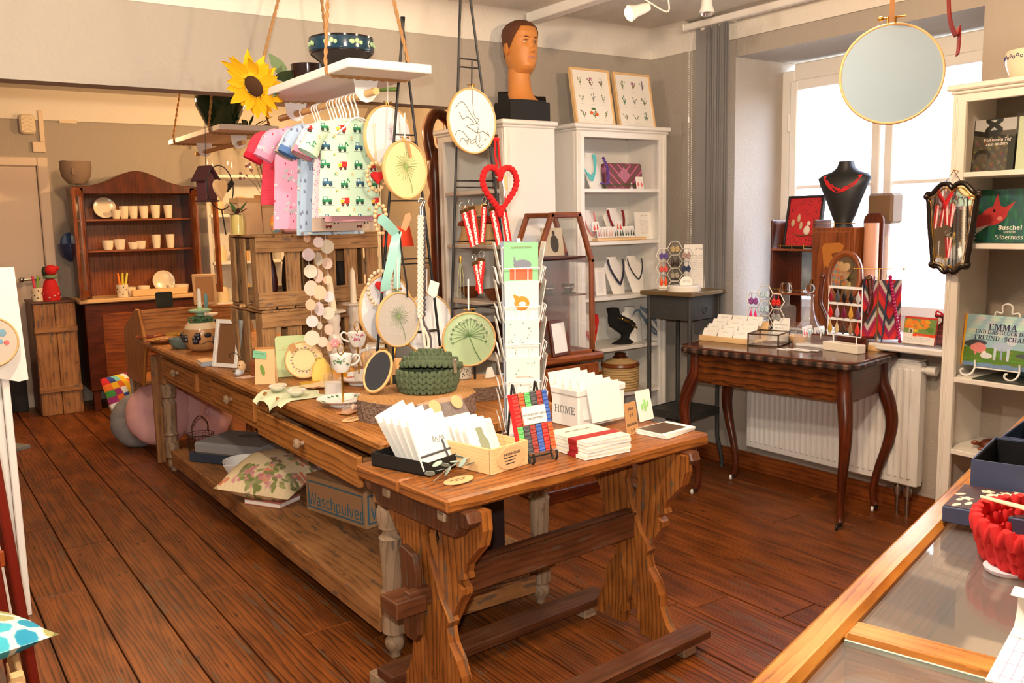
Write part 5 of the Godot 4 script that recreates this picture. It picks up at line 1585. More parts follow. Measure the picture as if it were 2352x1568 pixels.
func rope_loop(t: Node3D,x0: float,x1: float,y: float,z: float,xt0: float,xt1: float,ytop: float,zt: float):
	var pts:=[V(xt0,ytop,zt),V(x0-.006,y+.02,z),V(x0-.004,y-.022,z),V(x0+.02,y-.03,z),V(x1-.02,y-.03,z),V(x1+.004,y-.022,z),V(x1+.006,y+.02,z),V(xt1,ytop,zt)]
	var fine:=[]
	for i in pts.size()-1:
		var k:=maxi(2,int(pts[i].distance_to(pts[i+1])/.008))
		for j in k: fine.append(pts[i].lerp(pts[i+1],float(j)/k))
	fine.append(pts[-1])
	var acc:=A0()
	for s in 2:
		var st:=[]
		for i in fine.size():
			var d:Vector3=(fine[mini(i+1,fine.size()-1)]-fine[maxi(i-1,0)]).normalized()
			var a:=V(0,0,1)
			var b:=d.cross(a).normalized()
			var q:=i*.8+PI*s
			st.append(fine[i]+(a*cos(q)+b*sin(q))*.0032)
		acc.tube(st,.0042,5)
	part(t,"rope",acc,M.rope)
func hung_shelf(label: String,x0: float,x1: float,y: float,z0: float,z1: float,loops: Array,ytop: float)->Node3D:
	var t:=thing("hanging_shelf",label,"shelf")
	var paint:=mc(236,228,222,.7)
	part(t,"board",A0().box(V((x0+x1)/2,y-.015,(z0+z1)/2),V(x1-x0,.03,z0-z1),.003),paint)
	for l in loops: rope_loop(t,x0,x1,y-.004,l[0],l[1],l[2],ytop,l[3])
	var rxx:=(x0+x1)/2
	part(t,"rail",A().at(V(rxx,y-.083,0),rx(90)).lathe(Z0,[[0,z1+.02],[.013,z1+.02],[.013,z0-.12],[0,z0-.12]],14),M.hoopw)
	for z in [z0-.2,z1+.2]:
		part(t,"rail_bracket",A0().at(V(rxx,y-.072,z)).slab(P2([-.05,.042,.05,.042,.045,.02,.04,-.015,.022,-.036,-.0,-.042,-.022,-.036,-.04,-.015,-.045,.02]),.004,.001).ring(V(0,-.011,.003),V(0,0,1),.015,.003,20,6),M.wire)
	return t
func hanger(label: String,x: float,y: float,z: float,yaw: float,w:=.26,empty:=false)->Node3D:
	var t:=thing("clothes_hanger",label,"clothes hanger",V(x,y,z),ry(yaw),"white hangers")
	var hook:=[]
	for i in 10:
		var a:=-.5+(PI+.9)*i/9.0
		hook.append(V(cos(a)*.018,sin(a)*.018+.0,0))
	hook.append(V(-.004,-.045,0)); hook.append(V(0,-.075,0))
	part(t,"hook",A0().tube(smooth(hook,3),.0032,6),M.wire)
	part(t,"arms",A0().tube(smooth([V(-w/2,-.135,0),V(-w*.3,-.108,0),V(-.03,-.08,0),V(0,-.072,0),V(.03,-.08,0),V(w*.3,-.108,0),V(w/2,-.135,0)],3),.0036,6),M.wire)
	return t
func romper(called: String,label: String,p: Vector3,b: Basis,w: float,h: float,m: Material,cuff: Material,sleeves:=true):
	var t:=thing(called,label,"garment",p,b,"")
	var secs:=[]
	for q in [[.0,.22,.5],[-.02,.42,.8],[-.05,.5,1.0],[-.12,.47,1.1],[-.25,.45,1.0],[-.45,.46,1.0],[-.7,.49,1.1],[-.9,.52,1.1],[-1.0,.53,1.0]]:
		secs.push_front([.0,q[0]*h,.0,q[1]*w,.02*q[2]])
	var a:=A0().loft(secs,40)
	for i in a.v.size():
		var v:=a.v[i]
		a.v[i]+=V(0,0,.006*sin(v.x*46.0+v.y*8.0)*clampf(-v.y/h*1.6,0,1))
	for i in a.v.size(): a.u[i]=Vector2(a.v[i].x,-a.v[i].y)
	part(t,"body",a,m)
	if sleeves:
		for s in [-1.0,1.0]:
			var pts:=[V(s*w*.34,-.028,0),V(s*w*.5,-.055,0),V(s*w*.62,-.105,.0)]
			var sl:=A0().tube(smooth(pts,4),[.03,.034,.036,.038,.038,.038,.038,.038,.038],16,false,false)
			for i in sl.v.size():
				sl.v[i].z*=.62
				sl.u[i]=Vector2(sl.v[i].x,-sl.v[i].y)
			part(t,"sleeve",sl,m)
			part(t,"cuff",A0().at(V(s*w*.635,-.112,0),rz(s*-62)).tube([V(-.012*s,0,0),V(.012*s,0,0)],.0395,16,false,false),cuff).scale=V(1,1,.62)
	part(t,"neckband",A0().ring(V(0,.0,0),UP,w*.2,.006,28,8),cuff).scale=V(1,1,.35)
	return t
func cloth_print(base: Color,painter: int,size:=.14)->StandardMaterial3D:
	var im:=img(128,128,base)
	var g:=RandomNumberGenerator.new(); g.seed=painter
	match painter:
		1:
			for q in [[30,28,0],[94,34,1],[34,92,2],[96,98,3]]:
				var x:float=q[0]; var y:float=q[1]
				var gr:=col(40,130,86); var rd:=col(208,44,40); var bl:=col(50,100,130)
				var c:Color=[gr,rd,bl,gr][q[2]]
				plot(im,x-18,y-4,32,10,c); plot(im,x-14,y-14,14,12,c); plot(im,x-12,y-12,8,8,col(220,240,236))
				if q[2]==1:
					plot(im,x-4,y-15,22,18,rd); plot(im,x-20,y-8,14,12,col(240,190,60))
				if q[2]==3: stroke(im,[Vector2(x+8,y-2),Vector2(x+14,y-18),Vector2(x+22,y-8)],2.0,gr)
				for k in [-12,8]:
					dab(im,x+k,y+9,6,6,col(40,40,44)); dab(im,x+k,y+9,2.5,2.5,c)
				plot(im,x-22,y+17,44,1,col(60,60,60))
			for q in [[64,60],[2,62],[64,122]]:
				dab(im,q[0],q[1],6,5,col(214,190,130)); dab(im,q[0]-4,q[1]+3,3,3,col(90,150,120)); plot(im,q[0]-8,q[1]+7,16,1,col(90,90,80))
		2:
			for i in 16:
				var p:=Vector2(g.randf()*120+4,g.randf()*120+4)
				if i%3==0:
					dab(im,p.x,p.y,8,6,col(196,190,196),g.randf()); dab(im,p.x+6,p.y-5,4,4,col(190,184,192)); stroke(im,[p+Vector2(-4,5),p+Vector2(-4,11)],1.0,col(90,80,90))
				elif i%3==1:
					for k in 6: dab(im,p.x+3*cos(k*1.05),p.y+3*sin(k*1.05),2,2,Color.WHITE)
					dab(im,p.x,p.y,1.6,1.6,col(60,50,50))
				else: dab(im,p.x,p.y,2.5,4,col(206,40,70))
		3:
			for i in 12:
				var p:=Vector2(g.randf()*128,g.randf()*128)
				dab(im,p.x,p.y,7,5,[col(230,226,210),col(120,150,190),col(206,150,110)][i%3],g.randf()); plot(im,p.x-5,p.y+6,10,3,col(120,110,110))
		4:
			for i in 12:
				var p:=Vector2(g.randf()*128,g.randf()*128)
				dab(im,p.x,p.y,4,5,col(110,118,150)); dab(im,p.x-2,p.y-7,1.5,4,col(110,118,150)); dab(im,p.x+2,p.y-7,1.5,4,col(110,118,150))
		5:
			for i in 8:
				var p:=Vector2(10+g.randf()*100,10+g.randf()*110)
				plot(im,p.x,p.y,22,7,[col(240,236,230),col(130,50,40),col(50,50,56)][i%3]); plot(im,p.x+5,p.y-5,11,5,col(230,226,220))
				for k in [4,17]: dab(im,p.x+k,p.y+8,3,3,col(40,36,36))
		6:
			for i in 90: dab(im,g.randf()*128,g.randf()*128,2+g.randf()*2,1.5,[col(220,90,150),col(160,70,120),col(240,160,190)][i%3],g.randf()*3)
		7:
			for i in 10:
				var p:=Vector2(g.randf()*128,g.randf()*128)
				dab(im,p.x,p.y,6,3,col(120,116,112)); stroke(im,[p,p+Vector2(12,4)],.7,col(110,100,100))
		8:
			for y in 128:
				for x in 128:
					var a:=(x/16)%4; var c:=(y/16)%4
					var ca:Color=[col(236,120,60),col(240,180,70),col(110,170,190),col(226,130,120)][a]
					var cb:Color=[col(240,170,60),col(230,110,70),col(170,160,180),col(120,180,190)][c]
					im.set_pixel(x,y,ca.lerp(cb,.5))
		9:
			for y in range(0,128,8): plot(im,0,y,128,3,col(230,90,110))
	var m:=mat(Color.WHITE,.9)
	m.albedo_texture=ImageTexture.create_from_image(im)
	m.uv1_scale=V(1/size,1/size,1)
	return m
func sunflower(p: Vector3,b: Basis,r: float,label: String,stem: Array):
	var t:=thing("sunflower",label,"sunflower",p,b)
	var yel:=mc(246,192,14,.7)
	yel.backlight_enabled=true
	yel.backlight=Color(.5,.35,.02)
	var g:=RandomNumberGenerator.new(); g.seed=int(r*1000)
	for k in 34:
		var a:=TAU*k/17.0+(.18 if k>=17 else .0)+g.randf_range(-.08,.08)
		var l:=r*g.randf_range(.85,1.1)
		var lift:=g.randf_range(-.25,.25)*r-(.012 if k>=17 else .0)
		var d:=V(cos(a),sin(a),0)
		var sd:=V(-sin(a),cos(a),0)
		var rows:=[]
		for i in 7:
			var f:=i/6.0
			var w:=r*.17*sin(PI*pow(f,.8)*.94+.12)
			var c:=d*(r*.32+(l-r*.32)*f)+V(0,0,lift*f*f+.01)
			rows.append(PackedVector3Array([c-sd*w+V(0,0,.003),c,c+sd*w+V(0,0,.003)]))
		part(t,"petal",A0().grid(rows),yel)
	part(t,"flower_head",bumpy(A0().ball(V(0,0,.0),V(r*.36,r*.36,r*.13),24,12),3,.006,300.0),mc(74,44,16,.9))
	var sep:=A0()
	for k in 12:
		var a:=TAU*k/12.0
		var d:=V(cos(a),sin(a),0); var sd:=V(-sin(a),cos(a),0)
		sep.grid([PackedVector3Array([d*r*.1-sd*.014-V(0,0,.03),d*r*.1+sd*.014-V(0,0,.03)]),PackedVector3Array([d*r*.4-sd*.014-V(0,0,.02),d*r*.4+sd*.014-V(0,0,.02)]),PackedVector3Array([d*r*.66-V(0,0,.004),d*r*.66+sd*.001-V(0,0,.004)])])
	part(t,"sepals",sep,M.leaf)
	var inv:=Transform3D(b,p).affine_inverse()
	var pts:=[]
	for q in stem: pts.append(inv*q)
	part(t,"stem",A0().tube(smooth(pts,5),.0085,10),mc(96,128,58,.7))
	return t
func leaf_blade(t: Node3D,called: String,base: Vector3,tip: Vector3,side: Vector3,w: float,m: Material,droop:=.0,n:=7):
	var rows:=[]
	for i in n:
		var f:=float(i)/(n-1)
		var ww:=w*sin(PI*pow(f,.75)*.97+.06)
		var c:=base.lerp(tip,f)+V(0,-droop*f*f,0)
		rows.append(PackedVector3Array([c-side*ww+V(0,ww*.15,0),c,c+side*ww+V(0,ww*.15,0)]))
	return part(t,called,A0().grid(rows),m)
func area_hanging_shelves():
	hung_shelf("whitewashed plank hung on jute ropes above the counter table, carrying dark bowls",1.30,1.615,1.958,-2.79,-3.86,[[-2.96,1.36,1.52,-3.0],[-3.66,1.44,1.56,-3.6]],2.49)
	hung_shelf("whitewashed plank hung on ropes in the back room, carrying the green pot",1.53,1.86,1.962,-4.93,-6.0,[[-5.1,1.62,1.76,-5.15],[-5.85,1.62,1.76,-5.8]],2.49)
	var dk:=mc(28,24,24,.12)
	var b:=thing("majolica_bowl","large dark glazed bowl with a blue relief band on the near hanging plank","bowl",V(1.452,1.959,-3.17))
	part(b,"body",A0().lathe(Z0,[[0,0],[.05,0],[.058,.012],[.08,.05],[.112,.075],[.116,.08],[.118,.135],[.11,.137],[.1,.08],[.05,.03],[0,.025]],48),dk)
	part(b,"band",A0().lathe(Z0,[[.1165,.084],[.1195,.088],[.1195,.126],[.1165,.13]],48),mc(20,52,72,.15))
	for k in 8:
		var a:=TAU*k/8.0
		part(b,"relief",A0().at(V(cos(a)*.12,.107,sin(a)*.12),ry(-rad_to_deg(a)+90)).ball(V(-.012,0,0),V(.012,.009,.004),10,6).ball(V(.008,.003,0),V(.009,.01,.005),10,6).ball(V(.022,-.002,0),V(.008,.008,.004),10,6),mc(158,186,140,.2))
	var b2:=thing("dark_bowl","smaller dark glazed bowl behind the large one on the near hanging plank","bowl",V(1.44,1.959,-3.47))
	part(b2,"body",A0().lathe(Z0,[[0,0],[.045,0],[.06,.03],[.066,.085],[.06,.085],[.05,.03],[0,.02]],32),mc(40,26,24,.15))
	sunflower(V(1.27,1.972,-3.6),ry(-62)*rx(28),.135,"yellow sunflower drooping off the left edge of the near hanging plank",[V(1.29,1.985,-3.61),V(1.4,1.98,-3.62),V(1.6,1.97,-3.55),V(1.84,1.975,-3.46)])
	var lv:=thing("sunflower_leaves","grey-green sunflower leaves and cut stems lying on the near hanging plank","leaves",V(1.45,1.97,-3.6))
	for q in [[V(-.02,.02,0),V(-.11,.075,.1),.055],[V(.0,.01,.04),V(-.1,.03,.24),.05],[V(-.05,.03,0),V(-.1,.17,-.05),.028],[V(0,.02,-.02),V(-.13,.03,-.1),.05],[V(.0,.015,.02),V(-.16,-.03,.13),.045]]:
		leaf_blade(lv,"leaf",q[0],q[1],V(.7,.2,.7).normalized(),q[2],mc(112,132,92,.8),.03)
	for q in [[V(-.1,.01,-.04),V(.31,.0,-.02)],[V(-.1,.012,.0),V(.3,-.012,.03)]]:
		part(lv,"stem",A0().tube([q[0],(q[0]+q[1])/2+V(0,.006,0),q[1]],.0085,10),mc(104,132,66,.7))
	var Y:=1.876
	var X:=1.457
	for i in 13:
		hanger(["empty white hanger swinging at the near end of the rail","white hanger nearest the viewer carrying the vehicle-print top","white hanger behind the first top","white hanger third from the front","white hanger fourth from the front","white hanger fifth from the front","white hanger sixth from the front","white hanger seventh from the front","white hanger eighth from the front","white hanger ninth from the front, in the far cluster","white hanger tenth from the front, in the far cluster","white hanger eleventh from the front, in the far cluster","last white hanger, beside the far rail bracket"][i],X,Y-.018+.013,[-3.06,-3.09,-3.125,-3.16,-3.185,-3.21,-3.245,-3.27,-3.3,-3.4,-3.425,-3.45,-3.58][i],[8,4,2,-3,3,0,4,-2,3,0,4,-4,20][i],.2)
	var mint:=cloth_print(col(196,226,204),1,.13)
	romper("baby_top","mint green child's top printed with tractors and trucks, foremost on the rail",V(1.425,1.79,-3.09),ry(4),.25,.345,mint,mc(198,226,206,.9))
	romper("baby_top","plain rose child's top showing below the mint one",V(1.455,1.79,-3.13),ry(2),.22,.365,mc(214,160,172,.9),mc(206,150,160,.9))
	romper("baby_top","white child's top with tiny pink sprigs behind the mint one",V(1.425,1.79,-3.18),ry(0),.22,.35,cloth_print(col(240,222,230),6,.1),mc(220,140,170,.9))
	romper("baby_top","beige child's top printed with little cars",V(1.465,1.79,-3.23),ry(3),.27,.4,cloth_print(col(206,184,166),5,.13),mc(196,172,154,.9))
	romper("baby_top","grey-blue child's top printed with small rabbits",V(1.44,1.8,-3.29),ry(-3),.26,.41,cloth_print(col(168,190,218),4,.12),mc(80,116,170,.9))
	romper("baby_top","pale blue child's top printed with houses and balloons",V(1.46,1.8,-3.36),ry(2),.28,.425,cloth_print(col(190,214,232),3,.12),mc(176,160,150,.9))
	romper("baby_top","pink child's top printed with animals and daisies, farther back",V(1.395,1.8,-3.5),ry(-4),.22,.4,cloth_print(col(238,172,202),2,.13),mc(240,150,180,.9))
	romper("baby_top","red striped child's top at the far end of the rail",V(1.38,1.8,-3.62),ry(-4),.2,.3,cloth_print(col(200,30,60),9,.06),mc(200,20,50,.9))
	trellis("left wire trellis on two legs, hung with dill-embroidered hoops",V(1.6,0,-3.0),2.106,1.0,.255,[1.985,1.738,1.712,1.497,1.28,1.262],.745,[-.07,.083],.02)
	trellis("right wire trellis hung with the bird hoop and the red heart, reaching the ceiling",V(1.9,0,-2.95),2.44,1.085,.275,[2.24,2.022,1.992,1.785,1.57,1.545,1.34],.745,[-.04,.1],-.045)
	var gn:=mc(196,212,184,.9)
	hoop(V(1.565,1.726,-3.04),ry(17),.118,mc(238,236,240,.9),"tall white hoop with a faint violet flower behind the left trellis",0,mc(170,150,180,.9),1.0)
	hoop(V(1.59,1.608,-2.965),ry(14),.104,bump(mc(226,220,168,.95),14,.3,.4,8.0),"pale yellow hoop embroidered with a green dill umbel on the left trellis",1,mc(150,176,110,.9),1.0,false,true)
	hoop(V(1.522,1.095,-3.03),ry(15),.128,mc(232,234,240,.9),"large plain white hoop low on the left trellis behind the grey one",-1,M.line,1.0)
	hoop(V(1.533,1.06,-2.955),ry(12),.1,bump(mc(196,190,184,.95),16,.3,.4,8.0),"grey hoop embroidered with a white-flowered dill umbel, lowest on the left trellis",2,mc(140,160,120,.9),1.0,true,true)
	hoop(V(1.845,1.788,-2.9),ry(10),.118,mc(236,232,228,.9),"white hoop stitched with a black outline of birds and a hand on the right trellis",3,M.ink,1.0)
	hoop(V(1.806,.966,-2.9),ry(-22),.102,bump(mc(176,202,160,.95),17,.3,.3,8.0),"round green hoop with a white and dark green umbel hanging from the right trellis",4,mc(84,122,66,.9),1.0,true,true)
	hoop(V(1.72,1.02,-3.07),ry(4),.115,mc(240,242,246,.6),"large plain white round hoop behind the green one between the two trellises",-1,M.line,.6)
	crochet_heart()
	key_fobs()
	bead_garlands()
	paper_mobile()
func trellis(label: String,p: Vector3,top: float,bot: float,w: float,rungs: Array,foot: float,legs: Array,lean: float):
	var t:=thing("wire_trellis",label,"trellis",p)
	var apex:=V(lean,top,0)
	var r:=.0052
	part(t,"side_rod",A0().tube(smooth([V(-w/2,bot,0),V(-w/2+.002,bot+.02,0),apex.lerp(V(-w/2,bot,0),.03)+V(-.002,0,0),apex],6),r,8),M.iron)
	part(t,"side_rod",A0().tube(smooth([V(w/2,bot,0),V(w/2-.002,bot+.02,0),apex.lerp(V(w/2,bot,0),.03)+V(.002,0,0),apex],6),r,8),M.iron)
	part(t,"base_rod",A0().tube([V(-w/2,bot,0),V(w/2,bot,0)],r,8),M.iron)
	for y in rungs:
		var f:float=(y-bot)/(top-bot)
		part(t,"rung",A0().tube([V(lerpf(-w/2,lean,f),y,0),V(lerpf(w/2,lean,f),y,0)],.003,6),M.iron)
	for x in legs:
		part(t,"leg",A0().tube([V(x,bot,0),V(x,foot,0)],r,8),M.iron)
func hoop(p: Vector3,b: Basis,r: float,fabric: Material,label: String,kind: int,thread: Material,k:=1.0,hung:=false,tagd:=false):
	var t:=thing("embroidery_hoop",label,"embroidery hoop",p,b)
	part(t,"fabric",A0().disc(V(0,0,.003),V(0,0,1),r*.985,48).disc(V(0,0,-.003),V(0,0,-1),r*.985,48),fabric)
	part(t,"wooden_ring",A0().ring(Z0,V(0,0,1),r,.0042,56,8,1.9),M.hoopw)
	part(t,"screw",A0().tube([V(-.02,r+.014,0),V(.02,r+.014,0)],.002,6).tube([V(-.006,r,0),V(-.006,r+.016,0)],.0025,6).tube([V(.006,r,0),V(.006,r+.016,0)],.0025,6).ball(V(.02,r+.014,0),I1*.0045,8,6),M.brass)
	part(t,"hanging_ribbon",A0().strap([V(0,r+.01,.003),V(.002,r+(.13 if hung else .1),.006)],V(.006,0,0),.001),M.paper if kind!=3 else M.black)
	if tagd and kind<2: part(t,"paper_tag",A0().at(V(.012,r*.72,.012),rz(14)).box(Z0,V(.014,.06,.001)),M.kraft)
	var e:=A0()
	var wd:=A0()
	var z:=.005
	var g:=RandomNumberGenerator.new(); g.seed=kind+5
	if kind==1 or kind==2 or kind==4:
		var c:=V(.0,r*.12,z)
		var stemtip:=V(r*.42,-r*.82,z) if kind==4 else V(r*.28,-r*.8,z)
		e.tube(smooth([c,V(r*.12,-r*.2,z),V(r*.24,-r*.5,z),stemtip],5),.0014,5)
		var n:=16 if kind==4 else 26
		for i in n:
			var a:=-.35+(PI+.7)*i/(n-1)
			if kind!=4: a=TAU*i/n
			var l:=r*(g.randf_range(.5,.66) if kind==4 else g.randf_range(.34,.52))
			var d:=V(cos(a),sin(a),0)
			e.tube(smooth([c,c+d*l*.5+V(0,.02*r,0),c+d*l],3),.0008,4)
			if kind==4:
				for q in 5:
					var dd:=V(cos(a+(q-2)*.5),sin(a+(q-2)*.5),0)
					e.tube([c+d*l,c+d*l+dd*r*.09],.0006,4)
					wd.ball(c+d*l+dd*r*.11,I1*.0017,6,4).ball(c+d*l+dd*r*.15,I1*.0012,6,4)
			elif kind==2:
				for q in 5: wd.ball(c+d*(l+r*g.randf_range(.04,.28))+V(g.randf_range(-.006,.006),g.randf_range(-.006,.006),0),I1*.0013,6,4)
			else: e.ball(c+d*l,I1*.0016,6,4)
	elif kind==0:
		for i in 14:
			var a:=TAU*i/14.0
			e.tube(smooth([V(.01,.03,z),V(.01+cos(a)*.012,.03+sin(a)*.02,z),V(.01+cos(a+.4)*.02,.03+sin(a+.4)*.03,z)],3),.0006,4)
		e.tube(smooth([V(.01,.02,z),V(.0,-.02,z),V(.005,-.05,z)],4),.0007,4)
	elif kind==3:
		var L:=[[[.02,1.0],[.02,.45],[.1,.1],[.3,.02],[.12,-.12],[-.28,-.22],[-.1,-.3],[.2,-.42],[.45,-.36],[.75,-.5]],[[-.75,.35],[-.5,.55],[-.3,.45],[-.1,.2],[.1,.0],[.25,-.15]],[[-.6,.2],[-.45,.0],[-.25,.08],[-.1,.02],[.05,-.1]],[[-.8,-.55],[-.7,-.4],[-.5,-.4],[-.35,-.5],[-.22,-.62],[-.12,-.66],[-.25,-.72],[-.3,-.68],[-.2,-.66]],[[-.62,-.8],[-.5,-.62],[-.3,-.75],[-.25,-.9]],[[.2,-.38],[.3,-.5],[.28,-.72],[.18,-.85],[.12,-.7],[.16,-.5],[.22,-.4]],[[.12,-.7],[-.08,-.8],[-.12,-.72],[.1,-.62]],[[.22,-.86],[.32,-.9],[.4,-.8]],[[.5,-.66],[.6,-.6]],[[.6,-.42],[.72,-.46],[.66,-.36]],[[.2,-.22],[.26,-.3],[.18,-.33],[.24,-.38]]]
		for l in L:
			var pts:=[]
			for q in l: pts.append(V(q[0]*r*.95,q[1]*r*.95+r*.04,z))
			e.tube(smooth(pts,4),.0009,4)
	if kind>=0: part(t,"embroidery",e,thread)
	if not wd.v.is_empty(): part(t,"knots",wd,M.paper)
func crochet_heart():
	var t:=thing("crochet_heart","red crocheted heart hanging by two cords on the right trellis","heart ornament",V(1.965,1.545,-2.9),ry(4))
	var pts:=[]
	for i in 44:
		var a:=TAU*i/44.0
		pts.append(V(.0052*16*pow(sin(a),3),.0062*(13*cos(a)-5*cos(2*a)-2*cos(3*a)-cos(4*a)),0))
	var a1:=A0().tube(smooth(pts,2,true),.009,8,true)
	for i in 44:
		var q:Vector3=pts[i]
		var d:Vector3=(pts[(i+1)%44]-pts[(i+43)%44]).normalized()
		a1.ball(q,V(.0135,.0125,.012),10,6)
	part(t,"heart",a1,bump(mc(202,20,26,.95),19,.4,.8,14.0))
	part(t,"cord",A0().tube([V(-.006,.05,0),V(-.02,.12,0),V(-.018,.175,0)],.0042,6).tube([V(.006,.05,0),V(.0,.12,0),V(-.005,.175,0)],.0042,6).ball(V(-.012,.18,0),V(.016,.008,.008),10,6),mc(202,20,26,.95))
	part(t,"paper_tag",A0().at(V(.016,.015,.016),rz(6)).slab(rounded(.016,.058,.006,3),.001),M.kraft_l)
	part(t,"silver_ribbon",A0().strap(smooth([V(-.02,.04,.002),V(.0,.02,.006),V(.004,-.03,.004),V(.02,-.09,.002)],4),V(.012,0,.003),.001).strap(smooth([V(.01,.04,.0),V(.02,.0,.0),V(.026,-.07,.0)],4),V(.01,0,-.003),.001),mc(210,208,204,.25,.9))
func key_fobs():
	var w:=mc(240,228,226,.8)
	var d:=[[1.815,1.45,16.0,"red key fob with white woven ribbon, at the trellis's left rod, upper row"],[1.845,1.46,8.0,"red key fob with white ribbon, second in the upper row"],[1.905,1.47,-6.0,"red key fob with a bronze clasp beneath the crochet heart"],[1.94,1.455,12.0,"red key fob with pink pattern hanging behind the post cards"],[1.995,1.45,10.0,"red key fob with small hearts by the trellis's right rod"],[1.855,1.25,10.0,"red key fob with white zigzag ribbon alone in the lower row"],[1.885,1.262,-8.0,"narrow red key fob with a black cord ring, lower row"]]
	for i in d.size():
		var q:Array=d[i]
		var h:=.135 if i<5 else .115
		var t:=thing("key_fob",q[3],"key fob",V(q[0],q[1],-2.925+.006*(i%2)),rz(q[2])*ry(10.0*(i%3)-10))
		part(t,"strap",A0().box(V(0,-h/2,.002),V(.026,h,.002),.0005).box(V(.006,-h/2,-.003),V(.026,h,.002),.0005),M.red)
		part(t,"woven_ribbon",A0().box(V(0,-h/2,.0035),V(.011,h,.001)),w)
		var pt:=A0()
		for k in 12: pt.box(V(.003*(1 if k%2 else -1),-.008-k*h/12.5,.0042),V(.004,.004,.0006))
		part(t,"ribbon_motif",pt,M.red)
		part(t,"clasp",A0().box(V(0,.005,0),V(.03,.014,.008),.002),mc(120,90,50,.3,.9))
		part(t,"ring",A0().ring(V(0,.026,0),V(.3,0,1),.013,.0014,20,6),M.steel)
	var tl:=thing("tassel","olive green yarn tassel hanging at the lower left of the right trellis","tassel",V(1.795,1.27,-2.93))
	var ts:=A0()
	for i in 12: ts.tube([V(0,0,0),V(.012*cos(i*2.1),-.06,.01*sin(i*2.1)),V(.016*cos(i*2.1)-.004,-.145,.012*sin(i*2.1))],.0016,5)
	part(tl,"threads",ts,mc(150,152,116,.8))
	part(tl,"cap",A0().lathe(V(0,-.01,0),[[.006,0],[.006,.02],[0,.03]],10),M.brass)
func bead_garlands():
	var wood_b:=mc(226,188,142,.5)
	var d:=[[1.487,1.584,.036,.05,8.0,-2.995,"wooden bead ring with a red felt heart hanging in front of the mint top"],[1.492,1.43,.022,.055,8.0,-2.985,"narrow wooden bead loop with a red heart seen edge-on below the first"],[1.485,1.175,.052,.066,2.0,-2.99,"grey wooden bead ring with a red felt heart lower on the left trellis"]]
	for i in 3:
		var q:Array=d[i]
		var t:=thing("bead_ring",q[6],"garland",V(q[0],q[1],q[5]))
		var pts:=[]
		for k in 49: pts.append(V(cos(TAU*k/48.0)*q[2],sin(TAU*k/48.0)*q[3],.004*sin(TAU*k/24.0)))
		part(t,"beads",A0().beads(pts,.0078,-.0005,12),wood_b if i<2 else mc(206,186,160,.6))
		var hs:=[]
		for k in 24:
			var a:=TAU*k/24.0
			hs.append(Vector2(16*pow(sin(a),3)*(.55 if i==1 else 1.0),13*cos(a)-5*cos(2*a)-2*cos(3*a)-cos(4*a))*.00155)
		part(t,"heart",A0().slab(PackedVector2Array(hs),.016,.005),M.red,V(.004,.0 if i<2 else .01,0))
		part(t,"string",A0().tube([V(0,q[3],0),V(-.004,q[3]+(.14 if i!=1 else .07),0)],.0016,5).tube([V(.003,q[3],0),V(.004,q[3]+(.14 if i!=1 else .07),0)],.0012,5),mc(206,178,140,.9))
	var mint:=mc(142,198,190,.35)
	solo("mint_ribbon","pale turquoise satin ribbons knotted on the left trellis","ribbon",A0().strap(smooth([V(1.472,1.44,-2.96),V(1.5,1.415,-2.955),V(1.54,1.375,-2.96),V(1.547,1.37,-2.965)],4),[V(.005,.005,0)]+fillv(V(.02,.03,.01),12)).strap(smooth([V(1.545,1.38,-2.96),V(1.527,1.34,-2.95),V(1.505,1.26,-2.95),V(1.488,1.2,-2.955),V(1.487,1.17,-2.96)],4),V(.034,.008,.012)).strap(smooth([V(1.55,1.38,-2.965),V(1.545,1.3,-2.96),V(1.535,1.2,-2.96),V(1.535,1.14,-2.965)],4),V(.02,0,.01)),mint,V(0,0,0))
	solo("black_ribbon","narrow black ribbon hanging from the knot on the left trellis","ribbon",A0().strap(smooth([V(1.552,1.385,-2.955),V(1.556,1.3,-2.95),V(1.57,1.2,-2.95),V(1.575,1.14,-2.955)],4),V(.007,0,0)),M.black)
	solo("knot_tag","brown paper tag at the ribbon knot of the left trellis","tag",A0().slab(P2([-.014,-.03,.01,-.034,.016,.02,.004,.036,-.012,.024]),.001),mc(196,148,112,.9),V(1.58,1.42,-2.953),rz(-20))
	for q in [[1.645,-2.96,mc(232,226,212,.9),"cream braided cotton strap with a silver snap hook on the left trellis"],[1.668,-2.985,mc(92,86,92,.9),"dark grey braided strap hanging behind the cream one"]]:
		var t:=thing("braided_strap",q[3],"strap",V(q[0],1.47,q[1]))
		var a:=A0()
		for s in 3:
			var pts:=[]
			for i in 60: pts.append(V(-.016*i/59.0+.0085*sin(i*.75+s*TAU/3.0),-.03-.38*i/59.0,.0045*sin(i*1.5+s*TAU*2/3.0)))
			a.tube(pts,.0055,6)
		part(t,"braid",a,q[2])
		part(t,"loop_end",A0().tube(smooth([V(-.016,-.41,0),V(-.005,-.47,0),V(.0,-.52,0),V(.014,-.53,0),V(.014,-.49,0),V(-.004,-.45,0)],5),.006,8),q[2])
		part(t,"snap_hook",A0().tube(smooth([V(0,-.035,0),V(0,.0,0),V(.012,.024,0),V(.0,.034,0),V(-.008,.02,0)],5),.004,8),M.steel)
	solo("white_tag","blank white paper tag hanging on the grey braided strap","tag",A0().slab(P2([-.028,-.02,.0,-.04,.014,-.03,.026,.016,-.012,.03]),.001),M.paper,V(1.685,1.17,-2.95))
func fillv(v: Vector3,n: int)->Array:
	var a:=[]
	for i in n: a.append(v)
	return a
